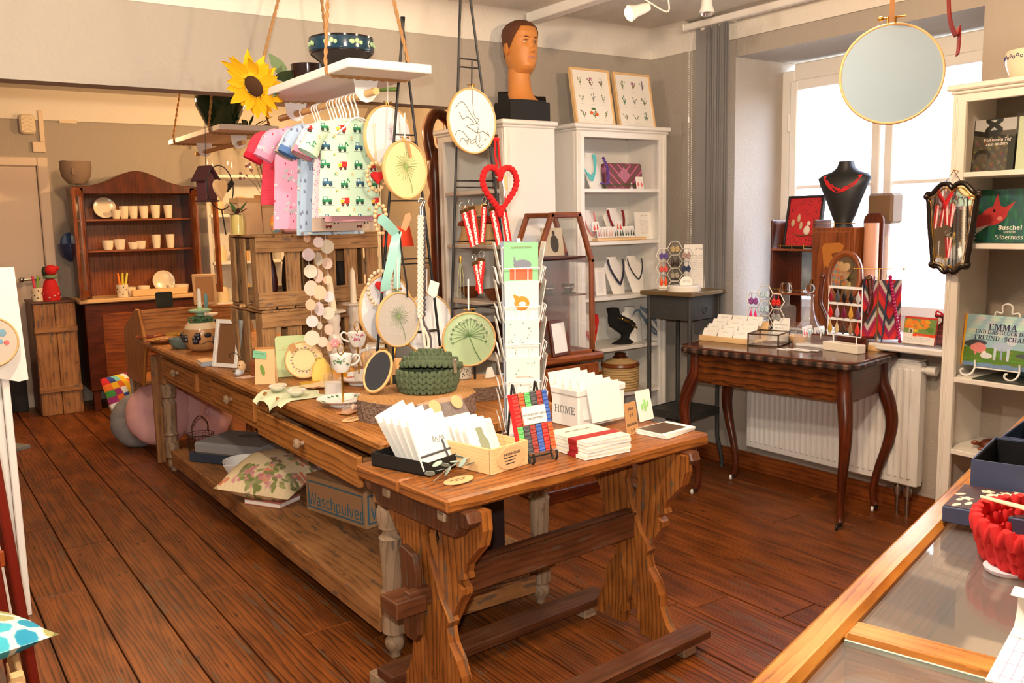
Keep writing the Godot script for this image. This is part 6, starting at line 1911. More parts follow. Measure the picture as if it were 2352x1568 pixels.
func paper_mobile():
	var cols2:=[mc(244,206,176,.8),mc(238,226,232,.8),mc(226,222,204,.8),mc(240,214,200,.8)]
	var t:=thing("paper_mobile","hanging mobile of three strings of round paper discs before the crates","mobile",V(1.5,1.4,-3.66))
	var g:=RandomNumberGenerator.new(); g.seed=77
	for s in 3:
		var x:=-.02+.036*s
		part(t,"string",A0().tube([V(x,.0,.012*s),V(x,-.52,.012*s)],.0008,4),M.paper)
		for i in 7:
			var r:=g.randf_range(.018,.034)
			part(t,"paper_disc",A0().at(V(x+g.randf_range(-.006,.006),-.04-.072*i-.02*s,.012*s+g.randf_range(-.004,.004)),ry(g.randf_range(-70,40))).lathe(Z0,[[0,0],[0,0]],3) if false else A0().at(V(x+g.randf_range(-.006,.006),-.04-.072*i-.02*s,.012*s+g.randf_range(-.004,.004)),ry(-30.0+g.randf_range(-50,50))*rx(90)).lathe(Z0,[[0,0],[r,0],[r,.001],[0,.001]],24),cols2[(i+s)%4])
	var fl:=A0()
	for k in 6: fl.ball(V(.07+.013*cos(k*1.047),-.5+.013*sin(k*1.047),.03),V(.009,.009,.003),10,6)
	part(t,"paper_flower",fl,mc(244,170,180,.8))
func crate(label: String,p: Vector3,b: Basis,w: float,d: float,h: float)->Node3D:
	var t:=thing("wooden_crate",label,"crate",p,b)
	var th:=.011
	var bw:=.066
	for s in [-1.0,1.0]:
		for q in 3:
			part(t,"slat",A().box(V(-w/2+.035+q*(w-.07)/2,h/2,s*(d/2-th)),V(.068,h-.03,th),.002),M.crate)
		part(t,"rail_board",A().box(V(0,h-bw/2-.012,s*(d/2)),V(w,bw,th),.002),M.crate)
		part(t,"rail_board",A().box(V(0,bw/2+.012,s*(d/2)),V(w,bw,th),.002),M.crate)
	for x in [-w/2+th/2,w/2-th/2]:
		for q in 3:
			part(t,"slat",A().box(V(x,h/2,-d/2+.045+q*(d-.09)/2),V(th,h-.03,.066),.002),M.crate)
	for q in 4:
		part(t,"deck_board",A().box(V(-w/2+.04+q*(w-.08)/3,h-.006,0),V(.076,th,d+.006),.002),M.crate)
		part(t,"deck_board",A().box(V(-w/2+.04+q*(w-.08)/3,.006,0),V(.076,th,d+.006),.002),M.crate)
	return t
func paper_bag(label: String,p: Vector3,b: Basis,w: float,h: float,d: float,m: Material,fold: Material,open:=true)->Node3D:
	var t:=thing("paper_bag",label,"paper bag",p,b)
	var lo:=[V(-w/2,0,d/2),V(w/2,0,d/2),V(w/2,0,-d/2),V(-w/2,0,-d/2)]
	var k:=.96
	var dk:=.85 if open else .06
	var hi:=[V(-w/2*k,h,d/2*dk),V(w/2*k,h,d/2*dk),V(w/2*k,h,-d/2*dk),V(-w/2*k,h,-d/2*dk)]
	var a:=A0()
	for i in 4:
		var j:=(i+1)%4
		if i%2==0: a.face(PackedVector3Array([lo[i],lo[j],hi[j],hi[i]]))
		else:
			var m1:Vector3=(lo[i]+lo[j])/2+V(0,.02,0)
			var m2:Vector3=(hi[i]+hi[j])/2-V(signf(lo[i].x)*w*.13,0,0)
			a.face(PackedVector3Array([lo[i],m1,m2,hi[i]])); a.face(PackedVector3Array([m1,lo[j],hi[j],m2])); a.face(PackedVector3Array([lo[i],lo[j],m1]))
	a.face(PackedVector3Array([lo[3],lo[2],lo[1],lo[0]]))
	part(t,"bag",a,m)
	var c:=A0()
	for i in 4:
		var j:=(i+1)%4
		if open or i%2==0:
			var q:=[hi[i],hi[j]]
			var o:=V(0,0,.0015 if i==0 else -.0015) if i%2==0 else V(.0015*signf(hi[i].x),0,0)
			c.face(PackedVector3Array([q[0]+o+V(0,-h*.13,0),q[1]+o+V(0,-h*.13,0),q[1]+o,q[0]+o]))
	part(t,"folded_rim",c,fold)
	return t
func cup_stand(label: String,p: Vector3,pole: float,plate_r: float,motif: Color,ch: float,handle_dir: float):
	var t:=thing("tiered_stand",label,"tiered stand",p)
	part(t,"plate",A0().lathe(Z0,[[0,.0],[plate_r*.5,.0],[plate_r*.52,.008],[plate_r*.95,.022],[plate_r,.027],[plate_r*.94,.026],[plate_r*.55,.013],[0,.011]],48),M.china)
	var tr:=A0()
	for k in 26:
		var a:=TAU*k/26.0
		if k%6<3: tr.at(V(cos(a)*plate_r*.78,.0215,sin(a)*plate_r*.78),ry(-rad_to_deg(a))*rz(15)).ball(Z0,V(.009,.0012,.006),8,4)
	part(t,"plate_sprigs",tr,mat(motif,.4))
	part(t,"pole",A0().tube([V(0,.01,0),V(0,pole,0)],.004,10),M.brass)
	var y:=pole
	var r:=.042
	var cp:=part(t,"cup",A0().lathe(V(0,y,0),[[0,0],[.02,0],[.024,.004],[.032,.02],[.039,.045],[r,ch],[r-.002,ch+.001],[.036,.045],[.028,.018],[0,.006]],36),M.china)
	var hd:=V(cos(handle_dir),0,sin(handle_dir))
	part(cp,"cup_handle",A0().tube(smooth([V(0,y+.052,0)+hd*.038,V(0,y+.062,0)+hd*.056,V(0,y+.05,0)+hd*.068,V(0,y+.032,0)+hd*.058,V(0,y+.022,0)+hd*.034],5),.0038,8),M.china)
	var g:=RandomNumberGenerator.new(); g.seed=int(plate_r*1000)
	var sp:=A0()
	for k in 16:
		var a:=1.1+g.randf_range(-.75,.75)+.9
		var yy:=.03+g.randf()*.026
		var rr:=.0345+(yy-.02)*.2+.0012
		sp.at(V(cos(a)*rr,y+yy,sin(a)*rr),ry(-rad_to_deg(a)+90)*rz(g.randf_range(-60,60))).ball(Z0,V(.0055,.0025,.001),8,4)
	part(cp,"cup_sprig",sp,mat(motif,.4))
	part(t,"ring_grip",A0().ring(V(0,y+.085,0),V(.5,0,.85),.02,.0022,28,6).tube([V(0,y,0),V(0,y+.066,0)],.003,8),M.brass)
	return t
func area_crates():
	crate("weathered wooden fruit crate standing on its end at the bottom of the left stack",V(1.475,.745,-4.055),ry(1),.31,.41,.298)
	crate("weathered wooden fruit crate on top of the left stack, under the paper bags",V(1.49,1.045,-4.05),ry(-2),.335,.41,.33)
	crate("fruit crate at the bottom of the right stack behind the candlesticks",V(1.82,.745,-4.22),ry(4),.3,.38,.298)
	crate("fruit crate on top of the right stack behind the candlesticks",V(1.83,1.045,-4.2),ry(3),.3,.38,.33)
	var T:=1.377
	var kb:=mc(206,166,122,.85)
	paper_bag("creased kraft paper bag with folded brim at the left of the crate top",V(1.375,T,-4.13),ry(18),.125,.165,.08,kb,M.kraft)
	var pb:=paper_bag("kraft paper bag holding dried flowers beside the plaid toy",V(1.5,T,-4.17),ry(8),.11,.18,.08,kb,mc(214,150,84,.85))
	var df:=thing("dried_flowers","bunch of dried twigs and seed heads standing in the right paper bag","dried flowers",V(1.5,T+.12,-4.17))
	var g:=RandomNumberGenerator.new(); g.seed=31
	var tw:=A0(); var hd:=A0(); var wh:=A0()
	for i in 22:
		var e:=V(g.randf_range(-.1,.1),g.randf_range(.14,.27),g.randf_range(-.05,.05))
		tw.tube(smooth([V(0,0,0),e*.5+V(0,.02,0),e],3),.0014,5)
		for k in 4:
			var q:=e+V(g.randf_range(-.02,.02),g.randf_range(-.02,.02),g.randf_range(-.02,.02))
			(wh if i%2 else hd).ball(q,I1*g.randf_range(.004,.008),7,5)
	part(df,"twigs",tw,mc(120,84,52,.9))
	part(df,"seed_heads",hd,mc(140,92,84,.9))
	part(df,"white_buds",wh,mc(226,210,180,.9))
	part(df,"pink_plume",A0().loft([[-.02,.02,.04,.006,.006],[-.025,.08,.045,.014,.01],[-.03,.14,.045,.004,.004]],10),mc(226,110,140,.9))
	var pl:=cloth_print(col(230,120,60),8,.1)
	var toy:=thing("plaid_toy","plump orange and blue plaid cloth toy sitting on the crates beside the tops","soft toy",V(1.57,T,-4.07),ry(-20))
	part(toy,"body",A0().loft([[0,.0,0,.06,.05],[0,.02,0,.085,.065],[0,.06,0,.088,.066],[.01,.11,0,.075,.055],[.018,.16,0,.06,.045],[.022,.21,0,.042,.034],[.022,.24,0,.03,.026]],24),pl)
	part(toy,"front_leg",A0().tube(smooth([V(-.05,.1,.05),V(-.07,.06,.07),V(-.068,.02,.08)],4),.026,10).ball(V(-.068,.022,.08),I1*.027),pl)
	part(toy,"collar",bumpy(A0().loft([[.02,.225,0,.05,.045],[.02,.245,0,.06,.05],[.02,.265,0,.036,.03]],18),9,.012,120.0),mc(104,130,156,.9))
	part(toy,"head",A0().ball(V(.03,.29,0),V(.045,.04,.04),16,10),pl)
	part(toy,"sole",A0().ball(V(-.01,.012,.04),V(.07,.014,.035),16,8),mc(214,160,166,.9))
	var rg:=thing("heart_ring","black wire ring with a wooden heart standing at the left end of the crates","ornament",V(1.3,T,-4.2),ry(38))
	part(rg,"ring",A0().ring(V(-.02,.215,0),V(0,0,1),.1,.0026,40,6),M.black)
	part(rg,"stem",A0().tube([V(-.02,.115,0),V(.0,.0,0)],.003,6),M.black)
	var hs:=PackedVector2Array()
	for k in 28:
		var a:=TAU*k/28.0
		hs.append(Vector2(16*pow(sin(a),3),15*cos(a)-5*cos(2*a)-2*cos(3*a)-cos(4*a))*.0031)
	part(rg,"heart",A().slab(hs,.012,.003),M.ply,V(-.035,.21,.01))
	part(rg,"band",A0().at(V(.035,.225,.012),rz(35)).box(Z0,V(.07,.028,.004)),M.black)
	var sp:=thing("succulent_vase","leafy green and red succulents in a yellowish glass on the crate's left corner","plant",V(1.325,T,-4.09))
	part(sp,"glass",A0().lathe(Z0,[[0,0],[.03,0],[.032,.05],[.027,.09],[.025,.09],[.028,.05],[0,.006]],24),mc(206,186,110,.2))
	for k in 14:
		var a:=TAU*k/14.0+.3*(k%2)
		leaf_blade(sp,"leaf",V(0,.088,0),V(cos(a)*.055,.1+.03*(k%3),sin(a)*.055),V(-sin(a),0,cos(a)),.011,[M.leaf,mc(96,60,50,.6),mc(90,130,70,.6)][k%3],.01)
	solo("wood_wedge","dark wooden wedge leaning behind the succulents","wedge",A().box(V(0,.05,0),V(.05,.1,.03),.01),M.mahog,V(1.385,T,-4.22),rz(-8))
	var bh:=thing("birdhouse","little maroon birdhouse with a hanging cord near the left end of the crates","birdhouse",V(1.26,1.62,-4.32),ry(30))
	part(bh,"walls",A0().slab(P2([-.035,-.08,.035,-.08,.035,.005,.0,.055,-.035,.005]),.06,.002).ring(V(0,0,.032),V(0,0,1),.009,.002,16,5),mc(86,44,48,.7))
	part(bh,"roof",A0().at(V(.028,.042,0),rz(-52)).box(Z0,V(.09,.006,.08)).at(V(-.028,.042,0),rz(52)).box(Z0,V(.09,.006,.08)),mc(74,36,40,.7))
	part(bh,"ledge",A0().box(V(0,-.085,.0),V(.08,.008,.08),.002),mc(74,36,40,.7))
	part(bh,"cord",A0().tube([V(0,.055,0),V(.02,.3,-.0)],.0012,5),M.black)
	solo("wood_pens","two turned wooden pens on the ledge of the lower left crate","pen",A0().tube([V(-.05,0,0),V(.05,.0,.0)],.007,8).tube([V(-.055,0,.02),V(.04,.0,.024)],.006,8),M.hoopw,V(1.345,1.052,-4.1),ry(40))
	for q in [[1.45,1.1,-4.12,.11,.2,col(66,22,18),"dark red leather bag stored inside the upper left crate"],[1.58,1.09,-4.15,.08,.21,col(56,36,30),"brown leather bag with a strap inside the upper left crate"],[1.83,1.06,-4.2,.2,.2,col(26,24,26),"black bag inside the upper right crate"]]:
		solo("leather_bag",q[6],"bag",A0().loft([[0,0,0,q[3]*.4,.04],[0,q[4]*.4,0,q[3]*.5,.05],[0,q[4]*.8,0,q[3]*.42,.035],[0,q[4],0,q[3]*.3,.015]],20),mat(q[5],.4),V(q[0],q[1]-.03,q[2]))
func log_slice(label: String,p: Vector3,r: float,h: float,sd: int,sx:=1.0):
	var t:=thing("log_slice",label,"log slice",p)
	var g:=noise(sd,1.1,3)
	var rows:=[]
	for i in 9:
		var row:=PackedVector3Array()
		for k in 64:
			var a:=TAU*k/64.0
			var rr:=r*(1.0+.09*g.get_noise_2d(cos(a)*1.2,sin(a)*1.2)+.025*g.get_noise_3d(cos(a)*6,i*.8,sin(a)*6))
			row.append(V(cos(a)*rr*sx,h*i/8.0,sin(a)*rr))
		rows.append(row)
	part(t,"bark",A0().grid(rows,true),M.bark)
	var top:PackedVector3Array=rows[8].duplicate()
	top.reverse()
	var im:=img(256,256,col(170,118,66))
	var n2:=noise(sd+3,.02,2)
	for y in 256:
		for x in 256:
			var dx:=(x-118)/128.0; var dy:=(y-134)/128.0
			var d:=sqrt(dx*dx+dy*dy)*20.0+n2.get_noise_2d(x,y)*2.0
			var s:=d-floorf(d)
			im.set_pixel(x,y,col(150,100,52).lerp(col(206,160,104),.3+.7*pow(1.0-s,2.0)).lerp(col(112,70,36),clampf(d/20.0-.75,0,.6)))
	var fa:=A0()
	var uvs:=PackedVector2Array()
	for q in top: uvs.append(Vector2(q.x/(r*2.3*sx)+.5,q.z/(r*2.3)+.5))
	fa.face(top,uvs)
	part(t,"cut_face",fa,pic(im,.75))
	return t
func area_table_goods():
	var T:=.746
	var pot:=thing("berry_pot","round stoneware pot painted with blackberries near the far end of the counter table","pot",V(1.36,T,-4.93))
	part(pot,"body",A0().lathe(Z0,[[0,0],[.05,0],[.075,.02],[.094,.06],[.097,.1],[.088,.125]],40),mc(186,140,92,.25))
	part(pot,"glaze_rim",A0().lathe(Z0,[[.0882,.122],[.085,.136],[.072,.152],[.07,.158],[.064,.156],[.066,.14]],40),mc(236,214,178,.15))
	var br:=A0()
	for q in [[.9,.085,3],[1.45,.09,1],[2.0,.09,3],[2.75,.08,2],[3.4,.09,2]]:
		for k in q[2]*2:
			var a:float=q[0]+.11*(k%3)
			br.ball(V(cos(a)*.096,q[1]-.016*(k/2)+.004,sin(a)*.096),V(.014,.014,.006),10,6)
	part(pot,"painted_berries",br,mc(38,34,42,.3))
	part(pot,"painted_twig",A0().tube(smooth([V(cos(1.1)*.09,.045,sin(1.1)*.09),V(cos(1.5)*.095,.06,sin(1.5)*.095),V(cos(1.9)*.093,.048,sin(1.9)*.093),V(cos(2.4)*.093,.06,sin(2.4)*.093)],4),.0018,5),mc(70,50,40,.4))
	var moss:=thing("moss_wreath","green moss wreath lying in the mouth of the berry pot","wreath",V(1.36,T+.158,-4.93))
	var mo:=A0(); var g:=RandomNumberGenerator.new(); g.seed=5
	for i in 260:
		var a:=g.randf()*TAU; var b:=g.randf()*TAU
		mo.ball(V(cos(a)*(.05+.014*cos(b)),.012+.014*sin(b),sin(a)*(.05+.014*cos(b))),V(.005,.004,.005),6,4)
	part(moss,"sprigs",mo,mc(88,124,84,.7)).set_meta("kind","stuff")
	candle_plate(V(1.365,T+.188,-4.95),mc(160,200,170,.35),mc(240,236,224,.6),"mint green candle holder with a white candle above the berry pot",mc(170,206,160,.6))
	candle_plate(V(1.46,T+.145,-5.16),mc(226,222,214,.35),mc(120,168,176,.6),"white candle holder with a blue candle standing behind the berry pot",mc(240,238,232,.6))
	var bs:=thing("stone_pot","dark grey-blue pot with a pale collar behind the berry pot","pot",V(1.46,T,-5.16))
	part(bs,"body",A0().lathe(Z0,[[0,0],[.05,0],[.075,.04],[.072,.09],[.06,.12],[.06,.145],[0,.145]],32),mc(74,84,90,.4))
	var bb:=thing("moss_bowl","small speckled blue-green bowl beside the berry pot","bowl",V(1.3,T,-5.13))
	part(bb,"body",bumpy(A0().lathe(Z0,[[0,0],[.04,0],[.062,.03],[.066,.055],[.058,.056],[.05,.03],[0,.012]],32),5,.006,200.0),mc(110,128,124,.5))
	for q in [[1.27,-5.43,col(176,120,80),"brown glazed plate with tilted rim by the speckled bowl"],[1.36,-5.62,col(206,160,80),"yellow and red painted plate at the far end of the counter table"],[1.26,-5.66,col(190,110,80),"reddish painted plate at the far left corner of the counter table"]]:
		var pt:=thing("painted_plate",q[3],"plate",V(q[0],T,q[1]),rz(3))
		part(pt,"plate",A0().lathe(Z0,[[0,.002],[.05,.0],[.085,.022],[.088,.026],[.082,.026],[.05,.008],[0,.007]],36),mat(q[2],.2))
		var sp:=A0()
		for k in 7: sp.ball(V(cos(k*.9)*.055,.017,sin(k*.9)*.055),V(.013,.003,.009),8,4)
		part(pt,"painted_flowers",sp,mat([col(206,80,90),col(220,190,60),col(120,70,60)][int(q[0]*100)%3],.3))
	var bk:=thing("small_book","small grey-spined book with a pale cover lying left of the crates","book",V(1.25,T,-4.42),ry(-6))
	part(bk,"pages",A0().box(V(0,.01,0),V(.1,.018,.13)),M.paper)
	part(bk,"cover",A0().box(V(0,.0205,0),V(.105,.003,.135),.001).box(V(0,.0015,0),V(.105,.003,.135),.001),mc(226,190,140,.6))
	part(bk,"cover_print",A0().at(V(.02,.0222,-.02)).ball(Z0,V(.026,.0006,.018),12,4),mc(216,150,60,.6))
	part(bk,"spine",A0().box(V(0,.011,.0665),V(.105,.022,.003)),mc(150,156,166,.6))
	var wf:=thing("white_frame","white picture frame seen edge-on, propped open on its strut beside the crate","picture frame",V(1.275,T,-4.26),ry(-62)*rx(-12))
	frame_bars(wf,"frame_bar",.16,.23,.02,.018,M.paint)
	part(wf,"back_board",A0().box(V(0,.115,-.004),V(.14,.21,.006)),mc(120,80,46,.8))
	part(wf,"strut",A0().at(V(0,.1,-.06),rx(28)).box(Z0,V(.05,.18,.004)),mc(120,80,46,.8))
	var bx:=thing("drawer_box","tiny brown wooden box with a drawer knob by the label bag","box",V(1.33,T,-3.93),ry(-30))
	part(bx,"body",A().box(V(0,.035,0),V(.07,.07,.07),.003),M.mahog_l)
	part(bx,"knob",A0().ball(V(0,.035,.039),I1*.006),M.iron)
	var eg:=thing("egg_figure","pale wooden egg figure with a painted face and a wire curl beside the tiny box","figurine",V(1.29,T,-4.06),ry(-30))
	part(eg,"body",A0().ball(V(0,.028,0),V(.02,.028,.018),16,12),mc(230,190,140,.5))
	part(eg,"eye",A0().ball(V(-.006,.036,.016),I1*.003,8,6).ball(V(.006,.036,.016),I1*.003,8,6),M.ink)
	part(eg,"wire_curl",A0().tube(smooth([V(0,.055,0),V(-.02,.09,0),V(-.045,.09,0),V(-.05,.075,0),V(-.04,.07,0)],5),.0016,6),M.iron)
	var an:=thing("leaf_ornament","small glass snail ornament with green leaves on the table edge","ornament",V(1.235,T,-3.97))
	part(an,"snail",A0().ball(V(.01,.016,0),V(.018,.016,.014),14,10).tube(smooth([V(.02,.006,0),V(.03,.012,0),V(.036,.024,0)],4),.004,6),mc(196,200,206,.1))
	for k in 5: leaf_blade(an,"leaf",V(-.01,.02,0),V(-.03+.015*k,.032,-.015+.01*(k%3)),V(0,0,1),.012,M.leaf,.006)
	solo("paper_slip","flat pink and white paper slip under the snail ornament","paper",A0().box(Z0,V(.09,.001,.06)),mc(230,196,180,.8),V(1.27,T+.001,-3.92),ry(20))
	var lb:=paper_bag("kraft gift bag with a green leaf print and a mint tag at the table's front edge",V(1.283,T,-3.71),ry(-32),.085,.155,.06,mc(232,192,142,.85),mc(196,128,66,.85),false)
	var lt:=part(lb,"tag",A0().slab(rounded(.055,.032,.002,1),.001),mc(130,200,160,.8),V(-.02,.125,.014),rz(-10))
	part(lt,"lettering",scrawl(.036,.005,.0004,12,6),M.ink,V(0,.004,.001))
	part(lb,"leaf_print",A0().at(V(-.01,.06,.0225),rz(14)*rx(-9)).slab(oval(.009,.024,16),.001),mc(120,150,70,.8))
	var im:=img(96,128,col(196,214,156))
	plot(im,10,44,70,1,col(150,140,100))
	var gb:=thing("green_book","pale green book titled Mama leaning against the crate behind the wreath hoop","book",V(1.43,T,-3.79),ry(-18)*rx(-17))
	part(gb,"cover",A0().slab(rounded(.135,.185,.002,1,Vector2(0,.0925)),.012,.001,Rect2(-.0675,0,.135,.185)),pic(im,.6))
	part(gb,"pages",A0().box(V(.0685,.0925,0),V(.001,.18,.009)),M.paper)
	text(gb,"Mama",.012,mc(196,160,90,.6),V(-.012,.128,.0065),Basis(),"Droid Serif")
	var wh:=thing("wreath_hoop","embroidery hoop with a stitched flower wreath leaning on the green book","embroidery hoop",V(1.455,T+.082,-3.71),ry(-20)*rx(-18))
	part(wh,"fabric",A0().disc(V(0,0,.003),V(0,0,1),.078,40).disc(V(0,0,-.003),V(0,0,-1),.078,40),mc(240,214,164,.95))
	part(wh,"wooden_ring",A0().ring(Z0,V(0,0,1),.08,.0036,48,8,1.8),M.hoopw)
	var fl:=A0(); var lf:=A0()
	for k in 22:
		var a:=TAU*k/22.0
		var q:=V(cos(a)*.052,sin(a)*.052,.005)
		if k%2: fl.ball(q*V(1.05,1.05,1),V(.0038,.0038,.001),8,4)
		else: lf.ball(q,V(.0045,.002,.001),8,4)
	part(wh,"stitched_flowers",fl,mc(150,120,170,.8))
	part(wh,"stitched_leaves",lf.ring(V(0,0,.0045),V(0,0,1),.048,.0006,40,4),mc(110,120,60,.8))
	part(wh,"paper_tag",A0().at(V(-.045,.055,.008),rz(28)).box(Z0,V(.03,.036,.001)),M.kraft)
	candlestick(V(1.63,T,-3.77),.285,.165,"tall white turned candlestick with a slightly leaning cream candle, nearer one",5.0)
	candlestick(V(1.79,T,-3.9),.3,.165,"white turned candlestick with an upright cream candle, farther one",.0)
	cup_stand("brass-poled cake stand with a green-leaf cup over a sprigged plate, at the table's front edge",V(1.345,T,-3.06),.125,.098,col(80,124,80),.066,.25)
	cup_stand("brass-poled cake stand with a pink-flowered cup, farther back by the candlesticks",V(1.58,T,-3.42),.16,.085,col(196,90,120),.06,3.6)
	var cj:=thing("candle_jar","clear glass tumbler with a white candle behind the green-leaf cup","candle",V(1.4,T,-3.27))
	part(cj,"glass",A0().lathe(Z0,[[0,0],[.036,0],[.038,.01],[.038,.085]],32),M.glass)
	part(cj,"wax",A0().lathe(Z0,[[0,.004],[.035,.004],[.035,.05],[0,.05]],32),mc(240,236,232,.5))
	var aj:=thing("honey_jar","jar of amber honey with a small round label behind the cake stands","jar",V(1.56,T,-3.53))
	part(aj,"honey",A0().lathe(Z0,[[0,0],[.04,0],[.046,.01],[.046,.05],[.034,.066],[0,.066]],32),mc(226,150,16,.12))
	part(aj,"lid",A0().lathe(Z0,[[.036,.066],[.038,.07],[.038,.08],[0,.081]],32),mc(206,170,90,.3,.5))
	part(aj,"label",A0().at(V(.01,.035,.046),rx(0)).box(Z0,V(.03,.02,.002),.0008),M.paper)
	var bj:=thing("bow_jar","clear preserving jar with a white ribbon bow standing on the round white tray","jar",V(1.63,T+.055,-3.36))
	part(bj,"glass",A0().lathe(Z0,[[0,0],[.038,0],[.043,.01],[.043,.085],[.032,.1],[.032,.112],[.036,.116]],32),glass(Color(1,.9,.84,.12)))
	part(bj,"lid",A0().lathe(V(0,.114,0),[[0,.012],[.02,.01],[.037,.004],[.037,0],[0,0]],32),glass(Color(1,.95,.9,.2)))
	part(bj,"bow",A0().ring(V(0,.105,0),UP,.034,.006,30,6).strap(smooth([V(-.03,.105,.02),V(-.05,.118,.026),V(-.046,.098,.03),V(-.03,.105,.024),V(-.04,.08,.03)],4),V(.004,.012,.004)).strap(smooth([V(-.03,.105,.024),V(-.07,.1,.03),V(-.085,.094,.03)],4),V(0,.012,.002)),M.paper)
	var ty:=thing("round_tray","round white tray on little feet carrying the bow jar","tray",V(1.63,T,-3.34))
	part(ty,"rim",A0().lathe(V(0,.03,0),[[.095,.0],[.1,.002],[.1,.03],[.096,.031],[.094,.006],[0,.006]],48).lathe(V(0,.03,0),[[0,0],[.095,0]],48),M.paint)
	for k in 3: part(ty,"foot",A0().lathe(V(cos(k*2.09+2.6)*.075,0,sin(k*2.09+2.6)*.075),[[0,0],[.013,0],[.013,.03],[0,.03]],14),M.paint)
	var cl:=thing("striped_cloth","pale mint striped cloth hanging over the table's front edge","cloth",V(1.27,T,-3.4))
	var rows:=[]
	for i in 10:
		var row:=PackedVector3Array()
		for j in 14:
			var x:=.1-.21*i/9.0
			var z:=-.14+.29*j/13.0
			var y: float=.003+.003*sin(j*1.2)*(1 if i>5 else .4)
			if x<-.075: y-=(-.075-x)*(1.1+.6*sin(j*.9))
			row.append(V(x+.012*sin(j*1.1),y,z))
		rows.append(row)
	var cs:=img(64,64,col(216,228,192))
	for i in 8: plot(cs,0,i*8,64,2,col(236,232,200))
	part(cl,"cloth",A0().grid(rows,false,false,true,Vector2(1,1)),pic(cs,.95))
	for q in [[1.245,-3.47,"white soap dish with two pink soaps, farther one on the striped cloth"],[1.265,-3.32,"white soap dish with two pink soaps, nearer one on the striped cloth"]]:
		var sd:=thing("soap_dish",q[2],"dish",V(q[0],T+.008,q[1]),ry(62))
		part(sd,"dish",A0().lathe(Z0,[[0,0],[.03,0],[.058,.016],[.06,.02],[.055,.018],[.028,.006],[0,.005]],36,1.0,.6),M.china)
		for x in [-.026,.026]: part(sd,"soap",A0().ball(V(x,.017,0),V(.027,.008,.024),18,10),mc(240,214,190,.5))
	solo("yellow_cloth","small mustard yellow cloth with printed edge under the hoop","cloth",A0().slab(P2([-.09,-.05,.07,-.06,.09,.04,-.06,.06]),.004,.001),mc(206,160,40,.9),V(1.45,T+.003,-3.55),rx(-90))
	solo("cream_cards","fanned cream paper cards in front of the wreath hoop","cards",A0().at(V(0,.002,0)).box(Z0,V(.13,.002,.09)).at(V(.02,.005,.01),ry(14)).box(Z0,V(.13,.002,.09)).at(V(-.02,.008,.015),ry(-12)).box(Z0,V(.12,.002,.08)),mc(240,214,160,.85),V(1.42,T+.005,-3.48),ry(20))
	solo("coral_ribbon","coral red ribbon curl lying beside the candle tumbler","ribbon",A0().strap(smooth([V(-.03,.003,0),V(-.01,.008,.01),V(.01,.003,-.004),V(.035,.006,.006)],5),V(0,.002,.012)),mc(226,96,70,.6),V(1.36,T+.011,-3.4))
	solo("yellow_tassel_yarn","pale yellow knotted yarn hank hanging in front of the hoop","yarn",bumpy(A0().loft([[0,0,0,.045,.02],[0,.03,0,.05,.025],[.0,.07,0,.035,.018],[-.005,.1,0,.016,.012]],20),8,.012,260.0),mc(236,204,110,.95),V(1.49,T,-3.6))
	log_slice("thick bark-edged log slice at the near end of the counter table",V(1.487,T,-2.755),.205,.072,11)
	log_slice("second log slice behind the first, under the right trellis",V(1.83,T,-2.92),.155,.052,12)
	crochet_pot()
	var cb:=thing("chalk_hoop","oval hoop of black fabric leaning on the log slice, seen nearly edge-on","embroidery hoop",V(1.385,.897,-2.84),ry(-58)*rz(-0)*rx(-32))
	part(cb,"fabric",A0().disc(V(0,0,.003),V(0,0,1),.05,32,.075).disc(V(0,0,-.003),V(0,0,-1),.05,32,.075),mc(40,42,48,.9))
	var ov:=[]
	for k in 40: ov.append(V(cos(TAU*k/40.0)*.052,sin(TAU*k/40.0)*.078,0))
	part(cb,"wooden_ring",A0().tube(ov,.0055,8,true),M.hoopw)
	part(cb,"screw",A0().tube([V(-.016,.086,0),V(.016,.086,0)],.0025,6),M.brass)
	part(cb,"kraft_tag",A0().box(V(.055,.03,-.02),V(.028,.065,.001)),M.kraft)
	var gf:=thing("gold_frame","slim black and gold frame leaning behind the left trellis","picture frame",V(1.63,T,-3.14),ry(-50)*rx(-22))
	frame_bars(gf,"frame_bar",.1,.2,.009,.012,M.brass)
	part(gf,"panel",A0().box(V(0,.1,0),V(.085,.185,.004)),mc(60,48,34,.3))
	solo("green_notebook","dark green elastic-banded notebook lying behind the log slice","notebook",A0().box(V(0,.006,0),V(.19,.012,.1),.002).box(V(.0,.0125,0),V(.004,.001,.1)),mc(44,84,54,.6),V(1.46,T+.0,-3.08),ry(18))
	var bp:=thing("bead_packet","cellophane packet of pink beads on brown card at the table's front edge","packet",V(1.315,T,-2.93),ry(35))
	part(bp,"card",A0().slab(P2([-.06,-.025,.05,-.035,.07,.02,-.05,.03]),.002),mc(196,134,84,.7),V(0,.004,0),rx(-90))
	part(bp,"film",bumpy(A0().lathe(V(0,.004,0),[[.05,0],[.045,.014],[.02,.02],[0,.021]],20,1.0,.55),2,.006,200.0),glass(Color(1,1,1,.15)))
	part(bp,"beads",A0().ball(V(.02,.014,0),I1*.009,12,8).ball(V(.036,.012,.004),I1*.006,10,6).ball(V(.006,.012,.006),I1*.006,10,6),mc(236,196,170,.3))
	wood_tag("oval engraved wooden tag lying on the counter table's front edge",V(1.262,T,-2.8),ry(20),.045)
	var tv:=thing("terrazzo_vase","speckled white terrazzo vase beneath the round green hoop","vase",V(1.83,T+.054,-2.99))
	part(tv,"body",A0().lathe(Z0,[[0,0],[.03,0],[.033,.006],[.033,.085],[.028,.09],[0,.09]],24),mc(222,216,200,.6))
	var spk:=A0()
	g.seed=3
